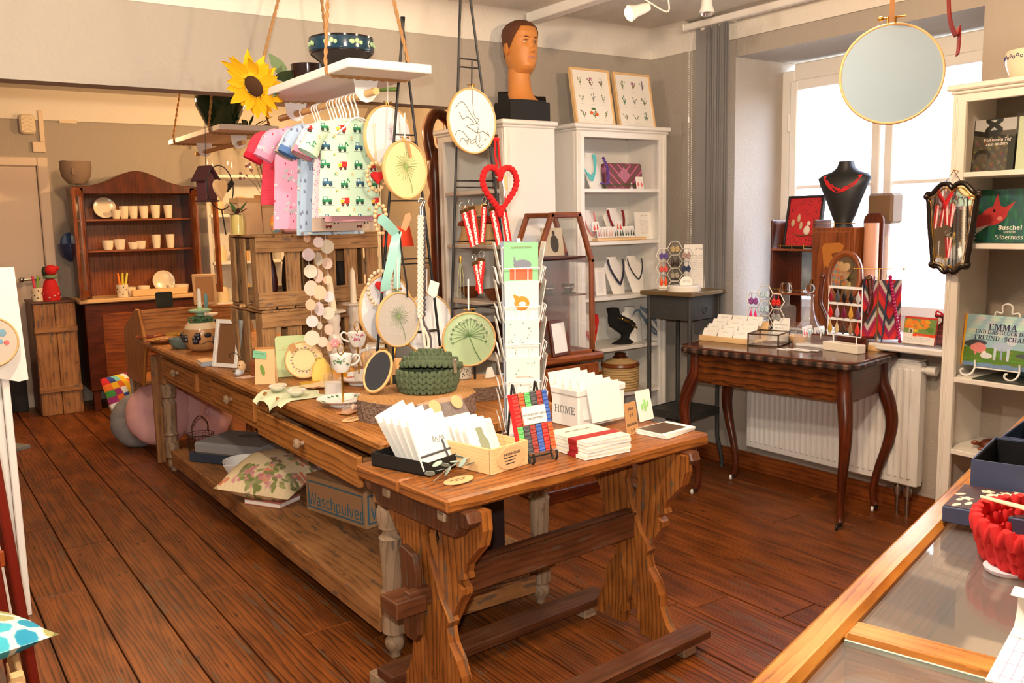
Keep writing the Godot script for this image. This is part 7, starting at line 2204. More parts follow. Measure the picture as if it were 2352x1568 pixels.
	for k in 90:
		var a:=g.randf()*TAU
		spk.ball(V(cos(a)*.033,g.randf_range(.008,.082),sin(a)*.033),V(.0022,.003,.0022),6,4)
	part(tv,"specks",spk,mc(120,112,92,.6))
	var gc:=thing("small_jar","small white jar with a green crocheted cap between the log slices","jar",V(1.73,T,-3.05))
	part(gc,"glass",A0().lathe(Z0,[[0,0],[.034,0],[.036,.05],[.03,.085],[0,.085]],24),mc(226,218,206,.2))
	part(gc,"cap",bumpy(A0().lathe(V(0,.082,0),[[.043,0],[.045,.01],[.03,.03],[0,.036]],24),6,.008,200.0),mc(84,98,72,.95))
	solo("wood_block","split block of pale ash wood behind the cups","wood block",A().box(V(0,.06,0),V(.12,.12,.09),.02),M.ply,V(1.74,T,-3.56),ry(40)*rx(-14))
	solo("gauze_pouch","white gauze pouch leaning right of the terrazzo vase","pouch",A0().loft([[0,0,0,.03,.012],[0,.05,0,.026,.012],[0,.09,0,.012,.006]],14),M.paper,V(1.93,T,-2.95))
func candle_plate(p: Vector3,m: Material,wax: Material,label: String,socket: Material):
	var t:=thing("candle_holder",label,"candle holder",p)
	part(t,"dish",A0().lathe(Z0,[[0,0],[.02,.0],[.024,.02],[.058,.024],[.062,.034],[.056,.036],[.02,.03],[0,.03]],32),m)
	part(t,"socket",A0().lathe(V(0,.03,0),[[.014,0],[.015,.02],[.012,.022],[0,.022]],18),socket)
	var c:=part(t,"candle",A0().lathe(V(0,.05,0),[[.0115,0],[.011,.085],[.004,.1],[0,.101]],16),wax)
	part(c,"wick",A0().tube([V(0,.15,0),V(.001,.158,0)],.001,5),M.black)
func candlestick(p: Vector3,h: float,ch: float,label: String,lean: float):
	var t:=thing("candlestick",label,"candlestick",p)
	part(t,"stick",A0().lathe(Z0,[[0,0],[.05,0],[.052,.012],[.036,.022],[.026,.04],[.026,h*.22],[.038,h*.34],[.04,h*.42],[.026,h*.58],[.023,h*.64],[.029,h*.7],[.024,h*.76],[.03,h*.83],[.03,h*.9],[.026,h*.95],[.055,h*.965],[.057,h*.985],[.05,h],[.016,h*.985],[0,h*.985]],36),mc(238,226,212,.25))
	var c:=part(t,"candle",A0().lathe(Z0,[[.0155,0],[.013,ch*.9],[.006,ch],[0,ch+.003]],20),mc(244,228,200,.45),V(0,h*.98,0),rz(lean))
	part(c,"wick",A0().tube([V(0,ch,0),V(.002,ch+.01,0)],.0012,5),M.paper)
func wood_tag(label: String,p: Vector3,b: Basis,r: float):
	var t:=thing("wooden_tag",label,"tag",p,b)
	part(t,"disc",A0().slab(oval(r,r*.55,36),.004,.001),M.kraft_l,V(0,.003,0),rx(-90))
	part(t,"lettering",A0().at(V(0,.0055,-.004),rx(-90)).box(Z0,V(r*1.1,.003,.0004)).at(V(0,.0055,.006),rx(-90)).box(Z0,V(r*.7,.002,.0004)),mc(110,70,40,.8))
func crochet_pot():
	var gm:=bump(mc(84,98,72,.95),22,.35,.7,12.0)
	var t:=thing("crochet_basket","olive green crocheted lidded basket on the log slice","basket",V(1.545,.82,-2.77),ry(10))
	part(t,"bottom",A0().lathe(Z0,[[0,0],[.08,.0],[.098,.014],[0,.014]],32),gm)
	part(t,"lining",A0().lathe(Z0,[[.08,.002],[.104,.03],[.108,.075]],32),gm)
	for r in 4: crochet_ring(t,"crochet_round",V(0,.014+.019*r,0),[.098,.106,.109,.108][r],.012,26,gm)
	var lid:=part(t,"lid",A0().lathe(Z0,[[.112,.0],[.1,.022],[.07,.042],[.035,.052],[0,.054]],32),gm,V(.02,.082,-.005),rz(-8)*rx(-6))
	for r in 4:
		var rr:float=[.11,.094,.07,.04][r]
		var n:int=[28,24,18,11][r]
		crochet_ring(lid,"crochet_round",V(0,[.006,.024,.042,.053][r],0),rr,.0105,n,gm)
	part(t,"leather_tab",A0().at(V(.03,.095,.118),rz(-8)*rx(-12)).box(Z0,V(.014,.05,.003),.001),mc(120,104,84,.6))
	part(t,"rivet",A0().ball(V(.033,.114,.117),V(.005,.005,.003),10,6),M.steel)
func area_under_table():
	var S:=.171
	var cb:=mc(178,140,100,.85)
	var blue:=mc(70,116,140,.8)
	var d:=V(.091,0,.408).normalized()
	var yaw:=rad_to_deg(atan2(-d.z,d.x))
	var bx:=thing("carton","old cardboard carton lettered Waschpulver on the shelf of the counter table","carton",V(1.54,S,-3.47),ry(yaw))
	part(bx,"carton",A0().box(V(0,.08,0),V(.42,.16,.17),.004),cb)
	part(bx,"flap",A0().box(V(0,.161,.043),V(.418,.002,.084)).box(V(0,.161,-.043),V(.418,.002,.083)),cb)
	var fr:=A0()
	for y in [.022,.138]: fr.box(V(0,y,.0853),V(.38,.007,.001))
	for x in [-.19,.19]: fr.box(V(x,.08,.0853),V(.007,.123,.001))
	for y in [.022,.138]: fr.box(V(.2103,y,0),V(.001,.007,.14))
	for z in [-.07,.07]: fr.box(V(.2103,.08,z),V(.001,.123,.007))
	part(bx,"printed_frame",fr,blue)
	text(bx,"Waschpulver",.052,blue,V(0,.058,.0853),Basis(),"Droid Sans",false,.92)
	text(bx,"W",.052,blue,V(.2103,.06,.03),ry(90),"Droid Sans",false,.92)
	var im:=img(192,192,col(232,212,172))
	var g:=RandomNumberGenerator.new(); g.seed=44
	for i in 16: plot(im,0,i*12,192,1,col(220,196,150))
	for i in 26:
		var p:=Vector2(g.randf()*192,g.randf()*192)
		var k:=i%4
		for q in 9:
			var o:=p+Vector2(g.randf_range(-16,16),g.randf_range(-16,16))
			dab(im,o.x,o.y,g.randf_range(5,10),g.randf_range(4,7),[col(150,110,108),col(206,110,80),col(116,124,70),col(196,120,130)][k].lerp(col(240,220,190),g.randf()*.45),g.randf()*3,.5)
		for q in 3: dab(im,p.x+g.randf_range(-20,20),p.y+g.randf_range(-20,20),9,5,col(120,130,72).lerp(col(170,170,110),g.randf()),g.randf()*3,.4)
	cushion("rose-patterned square cushion slumped over the shelf edge",V(1.37,S+.1,-3.96),ry(38)*rz(12)*rx(4),.38,.085,pic(im,.9))
	var gb:=thing("presentation_box","flat grey cloth-covered box on a dark blue base on the shelf","box",V(1.47,S,-4.7),ry(rad_to_deg(atan2(-.376,.246))))
	part(gb,"base_tray",A0().box(V(-.02,.025,-.01),V(.44,.05,.3),.004),mc(48,58,78,.8))
	var ld:=part(gb,"lid",A0().box(V(.02,.082,0),V(.44,.062,.3),.012),mc(150,152,156,.8))
	text(ld,"ERNST SALZBURG",.017,M.ink,V(.06,.1135,-.07),rx(-90),"Droid Sans",true)
	text(ld,"Landesausstellung",.008,M.ink,V(.0,.1135,-.045),rx(-90))
	text(ld,"Salzburger Museum",.008,M.ink,V(.0,.1135,-.03),rx(-90))
	var pb:=thing("pouring_bowl","white china bowl with a pouring lip behind the rose cushion","bowl",V(1.36,S,-4.32))
	var lip:=A0().lathe(Z0,[[0,0],[.055,0],[.06,.008],[.095,.06],[.107,.095],[.104,.097],[.09,.06],[.05,.014],[0,.01]],48)
	for i in lip.v.size():
		var q:=lip.v[i]
		var a:=atan2(q.z,q.x)
		lip.v[i]+=V(-.035,.006,.02)*exp(-pow(wrapf(a-2.6,-PI,PI)/.3,2))*clampf(q.y/.09,0,1)
	part(pb,"body",lip,M.china)
	var sl:=thing("silver_dish","polished silver covered dish lying behind the rose cushion","dish",V(1.62,S,-4.28))
	part(sl,"body",A0().lathe(Z0,[[0,0],[.07,0],[.11,.03],[.122,.05],[.12,.055],[.09,.06],[.07,.085],[.03,.1],[0,.102]],40,1.0,.8),M.steel)
	solo("cloth_pile","folded pale blue-grey cloth behind the rose cushion","cloth",bumpy(A0().box(V(0,.03,0),V(.25,.06,.3),.02),6,.01),mc(190,198,206,.9),V(1.7,S,-3.95),ry(10))
	var pk:=thing("pink_notebook","thin notebook with a dusty pink cover under the rose cushion","notebook",V(1.33,S,-3.86),ry(30))
	part(pk,"pages",A0().box(V(0,.012,0),V(.14,.018,.2)),M.paper)
	part(pk,"cover",A0().box(V(0,.023,0),V(.145,.004,.205),.001).box(V(0,.002,0),V(.145,.004,.205),.001),mc(176,108,100,.7))
	var db:=thing("dark_box","tall dark brown wooden box standing on the shelf under the near end","box",V(1.76,S,-2.86),ry(-15))
	part(db,"body",A().box(V(0,.16,0),V(.21,.32,.24),.006),mc(34,20,16,.5))
	part(db,"edge_strip",A0().box(V(-.1,.16,.118),V(.012,.32,.008),.002),mc(60,40,34,.5))
	var wb:=thing("wire_basket","small rusty wire basket with a tall handle at the far end of the shelf","basket",V(1.345,S,-5.04))
	var w:=A0()
	for y in [.002,.03,.062,.095]: w.ring(V(0,y,0),UP,.064+y*.08,.0018,28,5)
	for k in 22:
		var a:=TAU*k/22.0
		w.tube([V(cos(a)*.064,.002,sin(a)*.064),V(cos(a)*.072,.095,sin(a)*.072)],.0009,4)
	part(wb,"wire_mesh",w,mc(70,46,32,.6,.4))
	part(wb,"handle",A0().tube(smooth([V(-.055,.095,.045),V(-.05,.15,.03),V(0,.195,0),V(.05,.15,-.03),V(.055,.095,-.045)],5),.0032,6),mc(80,52,36,.6,.3))
	solo("wicker_crate","grey wicker basket at the far end of the shelf","basket",bump_box(),bump(mc(120,100,76,.9),33,.9,1.5,20.0),V(1.72,S,-4.78))
	donut("round pink tufted floor cushion seen behind the far table leg",V(1.34,.235,-5.93),ry(-20)*rx(70),.21,mc(214,164,166,.85))
	donut("round grey tufted floor cushion leaning behind the pink one",V(1.25,.17,-6.12),ry(-30)*rx(68),.185,mc(128,126,130,.85))
	donut("second pink tufted cushion lying at the right behind the wire basket",V(1.62,.2,-5.92),ry(20)*rx(75),.2,mc(220,172,178,.85))
	var ck:=img(64,64,col(240,240,240))
	var pal:=[col(196,30,40),col(240,190,40),col(60,140,60),col(40,70,150),col(240,240,236),col(226,110,40),col(110,190,190),col(150,40,110)]
	for y in 8:
		for x in 8: plot(ck,x*8,y*8,8,8,pal[(x*3+y*5+x*y)%8])
	cushion("bright multicoloured check cushion peeking out beside the grey pillow",V(1.24,.27,-6.36),ry(40)*rx(70),.36,.07,pic(ck,.9))
	cushion("plain grey pillow standing behind the round cushions",V(1.45,.36,-6.28),ry(5)*rx(82),.42,.08,mc(150,144,142,.9))
func bump_box()->Acc:
	var a:=A0()
	for y in 7:
		for q in [[0,.1],[0,-.1]]: a.box(V(0,.012+.024*y,q[1]),V(.22,.02,.012),.005)
		for q in [.11,-.11]: a.box(V(q,.012+.024*y,0),V(.012,.02,.2),.005)
	return a.box(V(0,.005,0),V(.2,.01,.18))
func cushion(label: String,p: Vector3,b: Basis,s: float,puff: float,m: Material):
	var t:=thing("cushion",label,"cushion",p,b)
	for side in [1.0,-1.0]:
		var rows:=[]
		for i in 17:
			var row:=PackedVector3Array()
			for j in 17:
				var u:=i/8.0-1.0; var v:=j/8.0-1.0
				var k:=pow(maxf(.0,(1-u*u)*(1-v*v)),.55)
				var pin:=1.0-.07*(1-u*u)*v*v-.0
				var pin2:=1.0-.07*(1-v*v)*u*u
				row.append(V(v*s/2*pin2,side*(puff*k+.002*sin(u*9+v*5)*k),u*s/2*pin))
			rows.append(row)
		part(t,"cover_side",A0().grid(rows,false,false,side<0,Vector2(1,1)),m)
func donut(label: String,p: Vector3,b: Basis,r: float,m: Material):
	var t:=thing("floor_cushion",label,"cushion",p,b)
	var rows:=[]
	for i in 48:
		var a:=TAU*i/48.0
		var pinch:=1.0-.05*pow(absf(cos(a*4)),8.0)
		var row:=PackedVector3Array()
		for j in 20:
			var q:=TAU*j/20.0
			var rr:=r*.52+cos(q)*r*.48*pinch
			row.append(V(cos(a)*maxf(rr,.006),sin(q)*r*.36*pinch,sin(a)*maxf(rr,.006)))
		rows.append(row)
	part(t,"cover",A0().grid(rows,true,true),m)
	part(t,"button",A0().ball(V(0,.02,0),V(.018,.01,.018),12,8),m)
func area_trestle_goods():
	var B:=ry(4.2)
	var O:=V(1.601,.721,-2.166)
	var at:=func(x: float,y: float,z: float)->Vector3: return O+B*V(x,y,z)
	box_open("open black box of handmade paper packs at the trestle table's left end",at.call(-.37,0,-.1),B*ry(15),V(.2,.04,.22),M.black,M.black)
	for i in 5:
		var pk:=thing("paper_pack",["foremost cream paper pack with wool tie in the black box","second paper pack in the black box","third paper pack in the black box","fourth paper pack in the black box","rearmost paper pack in the black box"][i],"paper pack",at.call(-.37,.008,.0-.035*i),B*ry(15)*rx(-24)*rz(3.0*i),"paper packs in the black box")
		part(pk,"sheets",A0().slab(rounded(.15-.005*i,.15+.006*i,.002,1,Vector2(0,.08)),.006),M.paper)
		if i==0:
			part(pk,"wool_tie",A0().tube([V(-.074,.045,.006),V(.074,.045,.006)],.003,6).tube([V(.03,.02,.007),V(.03,.075,.007)],.003,6),mc(80,80,84,.95))
			part(pk,"pink_label",A0().box(V(.09,.04,.01),V(.075,.022,.001)),mc(240,150,124,.8))
			part(pk,"lettering",scrawl(.05,.02,.0007,2,4),M.ink,V(.02,.075,.004))
	wood_tag("oval engraved wooden tag at the trestle table's front left edge",at.call(-.4,.0,.12),B*ry(8),.05)
	var eu:=thing("eucalyptus_sprig","grey-green eucalyptus sprig lying before the black box","sprig",at.call(-.39,.012,.07),B*ry(12))
	part(eu,"stem",A0().tube(smooth([V(-.09,0,.02),V(0,.016,0),V(.09,.01,-.01)],5),.0016,6),mc(150,130,110,.8))
	for i in 11: part(eu,"leaf",A0().at(V(-.07+.015*i,.012+.01*(i%3),.012*(1 if i%2 else -1)),rz(25.0*(i%4)-30)*rx(60+12*(i%3))).slab(oval(.016,.013,14),.001),mc(158,180,172,.8))
	var cb:=thing("card_crate","small pale wooden crate of cards with an oval name plate on the trestle table","crate",at.call(-.245,0,.0),B*ry(8))
	for s in [-1.0,1.0]:
		part(cb,"side",A().box(V(s*.072,.036,0),V(.008,.072,.25),.001),M.ply)
		part(cb,"end",A().box(V(0,.036,s*.125),V(.152,.072,.008),.001),M.ply)
	part(cb,"bottom",A().box(V(0,.004,0),V(.14,.008,.24)),M.ply)
	var pl:=part(cb,"name_plate",A0().slab(oval(.058,.034,32),.003,.001),M.kraft_l,V(.005,.036,.131))
	text(pl,"naturschmid",.008,M.ink,V(0,.012,.002),Basis(),"Droid Serif",false,1.0,.2)
	for i in 3: part(pl,"fine_print",A0().box(V(-.008,.002-.009*i,.0018),V(.05-.008*i,.0025,.0005)),M.ink)
	for i in 4:
		var c:=thing("art_card",["foremost white card with a painted green vase in the wooden crate","second white card in the wooden crate","third white card in the wooden crate","rearmost white card in the wooden crate"][i],"card",at.call(-.245,.012,.06-.035*i),B*ry(8)*rx(-24),"cards in the wooden crate")
		part(c,"card",A0().slab(rounded(.11,.11,.006,3,Vector2(0,.07)),.003),M.paper)
		if i==0: part(c,"painted_motif",A0().loft([[0,.03,.002,.016,.001],[0,.06,.002,.018,.001],[-.004,.08,.002,.012,.001],[-.006,.105,.002,.013,.001]],16),mc(140,150,124,.8))
	var cel:=thing("cellophane_bag","clear cellophane bag with round kraft stickers behind the wooden crate's cards","bag",at.call(-.24,.03,-.09),B*ry(8)*rx(-35))
	part(cel,"film",bumpy(A0().grid([PackedVector3Array([V(-.09,0,0),V(0,0,.01),V(.09,0,0)]),PackedVector3Array([V(-.09,.08,0),V(0,.08,.012),V(.09,.08,0)]),PackedVector3Array([V(-.09,.16,0),V(0,.16,.006),V(.09,.16,0)])]),7,.006,100.0),glass(Color(1,1,1,.12)))
	for x in [-.04,.05]: part(cel,"sticker",A0().slab(oval(.022,.022,24),.001),M.kraft_l,V(x,.135,.014))
	var im:=img(128,180,col(40,40,46))
	var cs:=[col(216,40,36),col(232,88,40),col(90,190,100),col(70,72,76),col(150,50,44),col(50,90,180)]
	for c in 6:
		for y in 180:
			var q: Color=cs[(c+(2 if y>96 else 0))%6]
			if (y*7+c*13)%23<5: q=q.lightened(.4)
			elif (y*5+c*11)%19<3:q=q.darkened(.5)
			plot(im,c*22,y,20,1,q)
	var bk:=thing("fabric_book","book with a cover of rolled striped fabrics standing on a black easel","book",at.call(-.1,.022,.1),B*ry(-3)*rx(-15))
	part(bk,"cover",A0().slab(rounded(.128,.178,.001,1,Vector2(0,.089)),.018,.0,Rect2(-.064,0,.128,.178)),pic(im,.4))
	part(bk,"spine",A0().box(V(-.0655,.089,0),V(.003,.178,.018)),M.red)
	var lb:=part(bk,"title_plate",A0().slab(rounded(.085,.052,.004,3,Vector2(0,.11)),.002),M.paper,V(.004,0,.0102))
	text(lb,"Zwei hölzerne Gabeln",.0065,M.ink,V(0,.112,.0012),Basis(),"Droid Serif")
	text(lb,"Begegnungen",.0065,M.ink,V(0,.101,.0012),Basis(),"Droid Serif")
	var ea:=thing("black_easel","black wire easel holding the striped fabric book","easel",at.call(-.1,0,.1),B*ry(-3))
	for s in [-.042,.042]: part(ea,"leg",A0().tube(smooth([V(s,.03,.035),V(s,.006,.036),V(s,.012,.012),V(s,.2,-.054),V(s,.212,-.062),V(s,.2,-.068),V(s,.003,-.1)],5),.0035,8),M.black)
	part(ea,"crossbar",A0().tube([V(-.042,.016,.013),V(.042,.016,.013)],.003,6),M.black)
	for i in 5:
		var p:=thing("paperback",["bottom paperback of the red-banded stack","second paperback from the bottom of the red-banded stack","middle paperback of the red-banded stack","fourth paperback of the red-banded stack","topmost cream paperback with a red band on the stack"][i],"book",at.call(.085+.004*(i%2),.0105*i,.12),B*ry(-6+2*(i%3)),"red-banded paperbacks")
		part(p,"pages",A0().box(V(0,.005,0),V(.17,.0085,.19)),M.paper)
		part(p,"cover",A0().box(V(0,.0097,0),V(.172,.001,.192)),mc(238,226,200,.7))
		part(p,"red_band",A0().box(V(0,.0053,.03),V(.1735,.0105,.04)),mc(150,28,30,.6))
		if i==4: text(p,"GESCHICHTE DER TAFEL",.006,M.ink,V(0,.0105,-.05),rx(-90),"Droid Serif")
	var sg:=thing("price_sign","kraft card handwritten Billets and Notizblöcke in a clear sleeve","sign",at.call(.325,0,.08),B*ry(10)*rx(-8))
	part(sg,"card",A0().slab(rounded(.066,.105,.002,1,Vector2(0,.0525)),.002),M.kraft)
	for q in [["Billets:",.084],["4,- €",.064],["Notizblöcke",.034],["6,- €",.014]]:text(sg,q[0],.0085,M.ink,V(0,q[1],.0014),Basis(),"Droid Serif",false,.9,.2)
	var hb:=thing("fabric_bin","white fabric storage bin lettered HOME holding white picture cards","bin",at.call(.36,0,-.165),B)
	for s in [-1.0,1.0]:
		part(hb,"side",A0().box(V(s*.108,.06,0),V(.006,.12,.13),.002),M.paper)
		part(hb,"side",A0().box(V(0,.06,s*.064),V(.21,.12,.006),.002),M.paper)
		part(hb,"rolled_rim",A0().box(V(0,.118,s*.066),V(.226,.026,.012),.005).box(V(s*.11,.118,0),V(.012,.026,.14),.005),mc(226,226,222,.9))
	part(hb,"grip_slot",A0().slab(rounded(.06,.018,.008,3),.001),mc(206,206,204,.9),V(.02,.09,.068))
	text(hb,"HOME",.024,mc(110,110,112,.8),V(-.1115,.055,0),ry(-90),"Droid Serif")
	for i in 6: solo("picture_card","white framed card standing in the fabric bin, %s from the front"%["first","second","third","fourth","fifth","last"][i],"card",A0().box(Z0,V(.15,.13,.006),.001),M.paper,at.call(.34,.085+.004*i,.03-.038*i)+V(0,0,-.1),B*rx(-14),"white cards in the fabric bin")
	var cc:=thing("cactus_card","white card with a green cactus drawing in a clear stand","card",at.call(.5,0,-.02),B*ry(6)*rx(-12))
	part(cc,"card",A0().slab(rounded(.08,.105,.002,1,Vector2(0,.055)),.002),M.paper)
	part(cc,"drawn_cactus",A0().at(V(0,.055,.002)).ball(V(0,0,0),V(.008,.022,.0006),14,6).ball(V(-.016,-.004,0),V(.006,.012,.0006),12,6).ball(V(.016,.004,0),V(.006,.012,.0006),12,6),mc(150,214,130,.8))
	for i in 3:
		var mg:=thing("magazine",["lowest magazine at the trestle table's right end","middle magazine at the trestle table's right end","topmost magazine with a dark golden cover at the right end"][i],"magazine",at.call(.425,.005*i,.13),B*ry(8-3*i))
		part(mg,"pages",A0().box(V(0,.0022,0),V(.16,.004,.12)),M.paper)
		if i==2: part(mg,"cover",A0().box(V(-.01,.0046,-.005),V(.13,.0006,.1)),mc(74,52,32,.4))
	var rk:=thing("card_rack","white wire post card spinner on the trestle table","rack",at.call(.04,0,-.14),ry(-30))
	var wr:=A0().tube([V(0,0,0),V(0,.64,0)],.006,8).ring(V(0,.006,0),UP,.07,.003,28,6).tube([V(-.07,.006,0),V(.07,.006,0)],.003,6)
	for s in [-1.0,1.0]:
		for q in [-1.0,1.0]: wr.tube([V(s*.05,.03,q*.05),V(s*.05,.61,q*.05)],.0022,6)
	for y in [.03,.61]: wr.tube([V(-.05,y,-.05),V(.05,y,-.05),V(.05,y,.05),V(-.05,y,.05)],.0022,6,true)
	part(rk,"wire_frame",wr,M.wire)
	var names:=["birthday card with a grey animal in a red crate","card with a curled orange fox","card of small scattered blossoms","happy birthday card with leaves","card with a red berry twig"]
	for f in 4:
		for l in 5:
			var y:=.5-.118*l
			var bb:=ry(-30+90*f)
			var pos:Vector3=at.call(.04,y,-.14)+bb*V(0,0,.056)
			part(rk,"card_pocket",A0().tube([V(-.055,.05,.022),V(-.055,.0,.01),V(.055,.0,.01),V(.055,.05,.022)],.002,6,true).tube([V(-.02,0,.01),V(-.02,.05,.022)],.0018,6).tube([V(.02,0,.01),V(.02,.05,.022)],.0018,6),M.wire,V(0,y,0)+ry(90*f)*V(0,0,.056),ry(90*f))
			var c:=thing("post_card",(names[l]+" on the spinner's front") if f==0 else "white-backed post card on the spinner's %s side, row %s from the top"%[["","right","back","left"][f],["one","two","three","four","five"][l]],"post card",pos,bb*rx(10),"post cards on the spinner")
			part(c,"card",A0().slab(rounded(.105,.13,.001,1,Vector2(0,.066)),.003),mc(150,214,160,.7) if f==0 and l==0 else M.paper if f==0 else mat([col(110,120,140),col(200,196,190)][f%2],.6))
			if f==0:
				if l==0:
					text(c,"HAPPY BIRTHDAY",.006,M.brass,V(0,.115,.002))
					part(c,"drawn_crate",A0().box(V(0,.032,.0018),V(.07,.036,.0006)),mc(232,110,76,.8))
					part(c,"drawn_animal",A0().ball(V(.004,.062,.0018),V(.028,.016,.0008),16,6).slab(P2([-.024,.07,-.012,.066,-.022,.09]),.004),mc(130,136,150,.8))
				elif l==1:
					part(c,"drawn_fox",A0().ball(V(0,.06,.0018),V(.024,.024,.0008),24,6).slab(P2([-.022,.07,-.028,.09,-.008,.082]),.004),mc(232,150,56,.8))
					part(c,"drawn_muzzle",A0().ball(V(.002,.058,.003),V(.012,.008,.0006),12,6),M.paper)
				else:
					var sp:=A0()
					var g:=RandomNumberGenerator.new(); g.seed=60+l
					for k in 16: sp.at(V(g.randf_range(-.045,.045),g.randf_range(.01,.12),.002),rz(g.randf()*180)).ball(Z0,V(.004,.0013,.0005),8,4)
					part(c,"drawn_sprigs",sp,mc(120,140,120,.8))
					if l==3: text(c,"happy birthday",.005,M.kraft,V(0,.066,.002))
	var vc:=thing("vitrine_cabinet","brown panelled cabinet carrying the hexagonal vitrine","cabinet",V(2.755,0,-3.59))
	part(vc,"body",A().box(V(0,.36,0),V(.35,.66,.27),.005),M.mahog_l)
	part(vc,"top_board",A().box(V(0,.725,.005),V(.4,.04,.3),.012),M.mahog_l)
	part(vc,"plinth",A().box(V(0,.035,0),V(.37,.07,.28),.006),M.mahog)
	part(vc,"door",A().box(V(0,.38,.138),V(.27,.5,.012),.005),M.mahog_l)
	var vt:=thing("glass_vitrine","old six-sided wooden display case with glass panes on the brown cabinet","display case",V(2.745,.746,-3.58))
	var o:=[V(-.17,0,0),V(.16,0,0),V(.16,.46,0),V(.08,.69,0),V(-.09,.69,0),V(-.17,.5,0)]
	for z in [-.1,.1]:
		for i in 6: part(vt,"frame_bar",A().at(V(0,0,z)+(o[i]+o[(i+1)%6])/2,Basis(Vector3.BACK,atan2(o[(i+1)%6].y-o[i].y,o[(i+1)%6].x-o[i].x))).box(Z0,V(o[i].distance_to(o[(i+1)%6])+.02,.026,.022),.004),M.mahog_l)
	for i in 6: part(vt,"edge_bar",A().box(o[i],V(.02,.02,.2),.003),M.mahog_l)
	for y in [.29,.48]: part(vt,"shelf",A().box(V(0,y,-.01),V(.3,.008,.16)),M.mahog)
	part(vt,"back_board",A().box(V(0,.25,-.085),V(.31,.5,.006)),M.mahog)
	part(vt,"pane",A0().box(V(0,.24,.095),V(.31,.46,.003)),M.glass)
	var ph:=thing("old_photograph","framed sepia photograph of a person in dark clothes inside the vitrine's top","photograph",V(2.73,1.235,-3.56),rx(-10))
	part(ph,"print",A0().box(V(0,.07,0),V(.13,.14,.004)),mc(186,172,146,.6))
	part(ph,"figure_print",A0().at(V(.01,.06,.003)).ball(V(0,0,0),V(.026,.045,.0008),16,6).ball(V(0,.055,0),V(.009,.011,.0008),12,6),mc(60,54,48,.7))
	for x in [-.06,.07]:
		var cp:=thing("ornate_cup","dark cup with silver ornament, %s on the vitrine's middle shelf"%["left one" if x<0 else "right one"][0],"cup",V(2.745+x,1.042,-3.56))
		part(cp,"cup",A0().lathe(Z0,[[0,0],[.04,0],[.042,.004],[.018,.008],[.032,.04],[.034,.05],[0,.05]],24),M.iron)
		part(cp,"silver_band",A0().ring(V(0,.034,0),UP,.032,.004,24,6),M.steel)
	var sf:=thing("dark_frame","dark framed picture leaning before the vitrine","picture",V(2.69,.747,-3.46),ry(14)*rx(-9))
	part(sf,"print",A0().box(V(0,.09,0),V(.11,.16,.004)),M.paper)
	frame_bars(sf,"frame_bar",.14,.18,.016,.016,M.mahog)
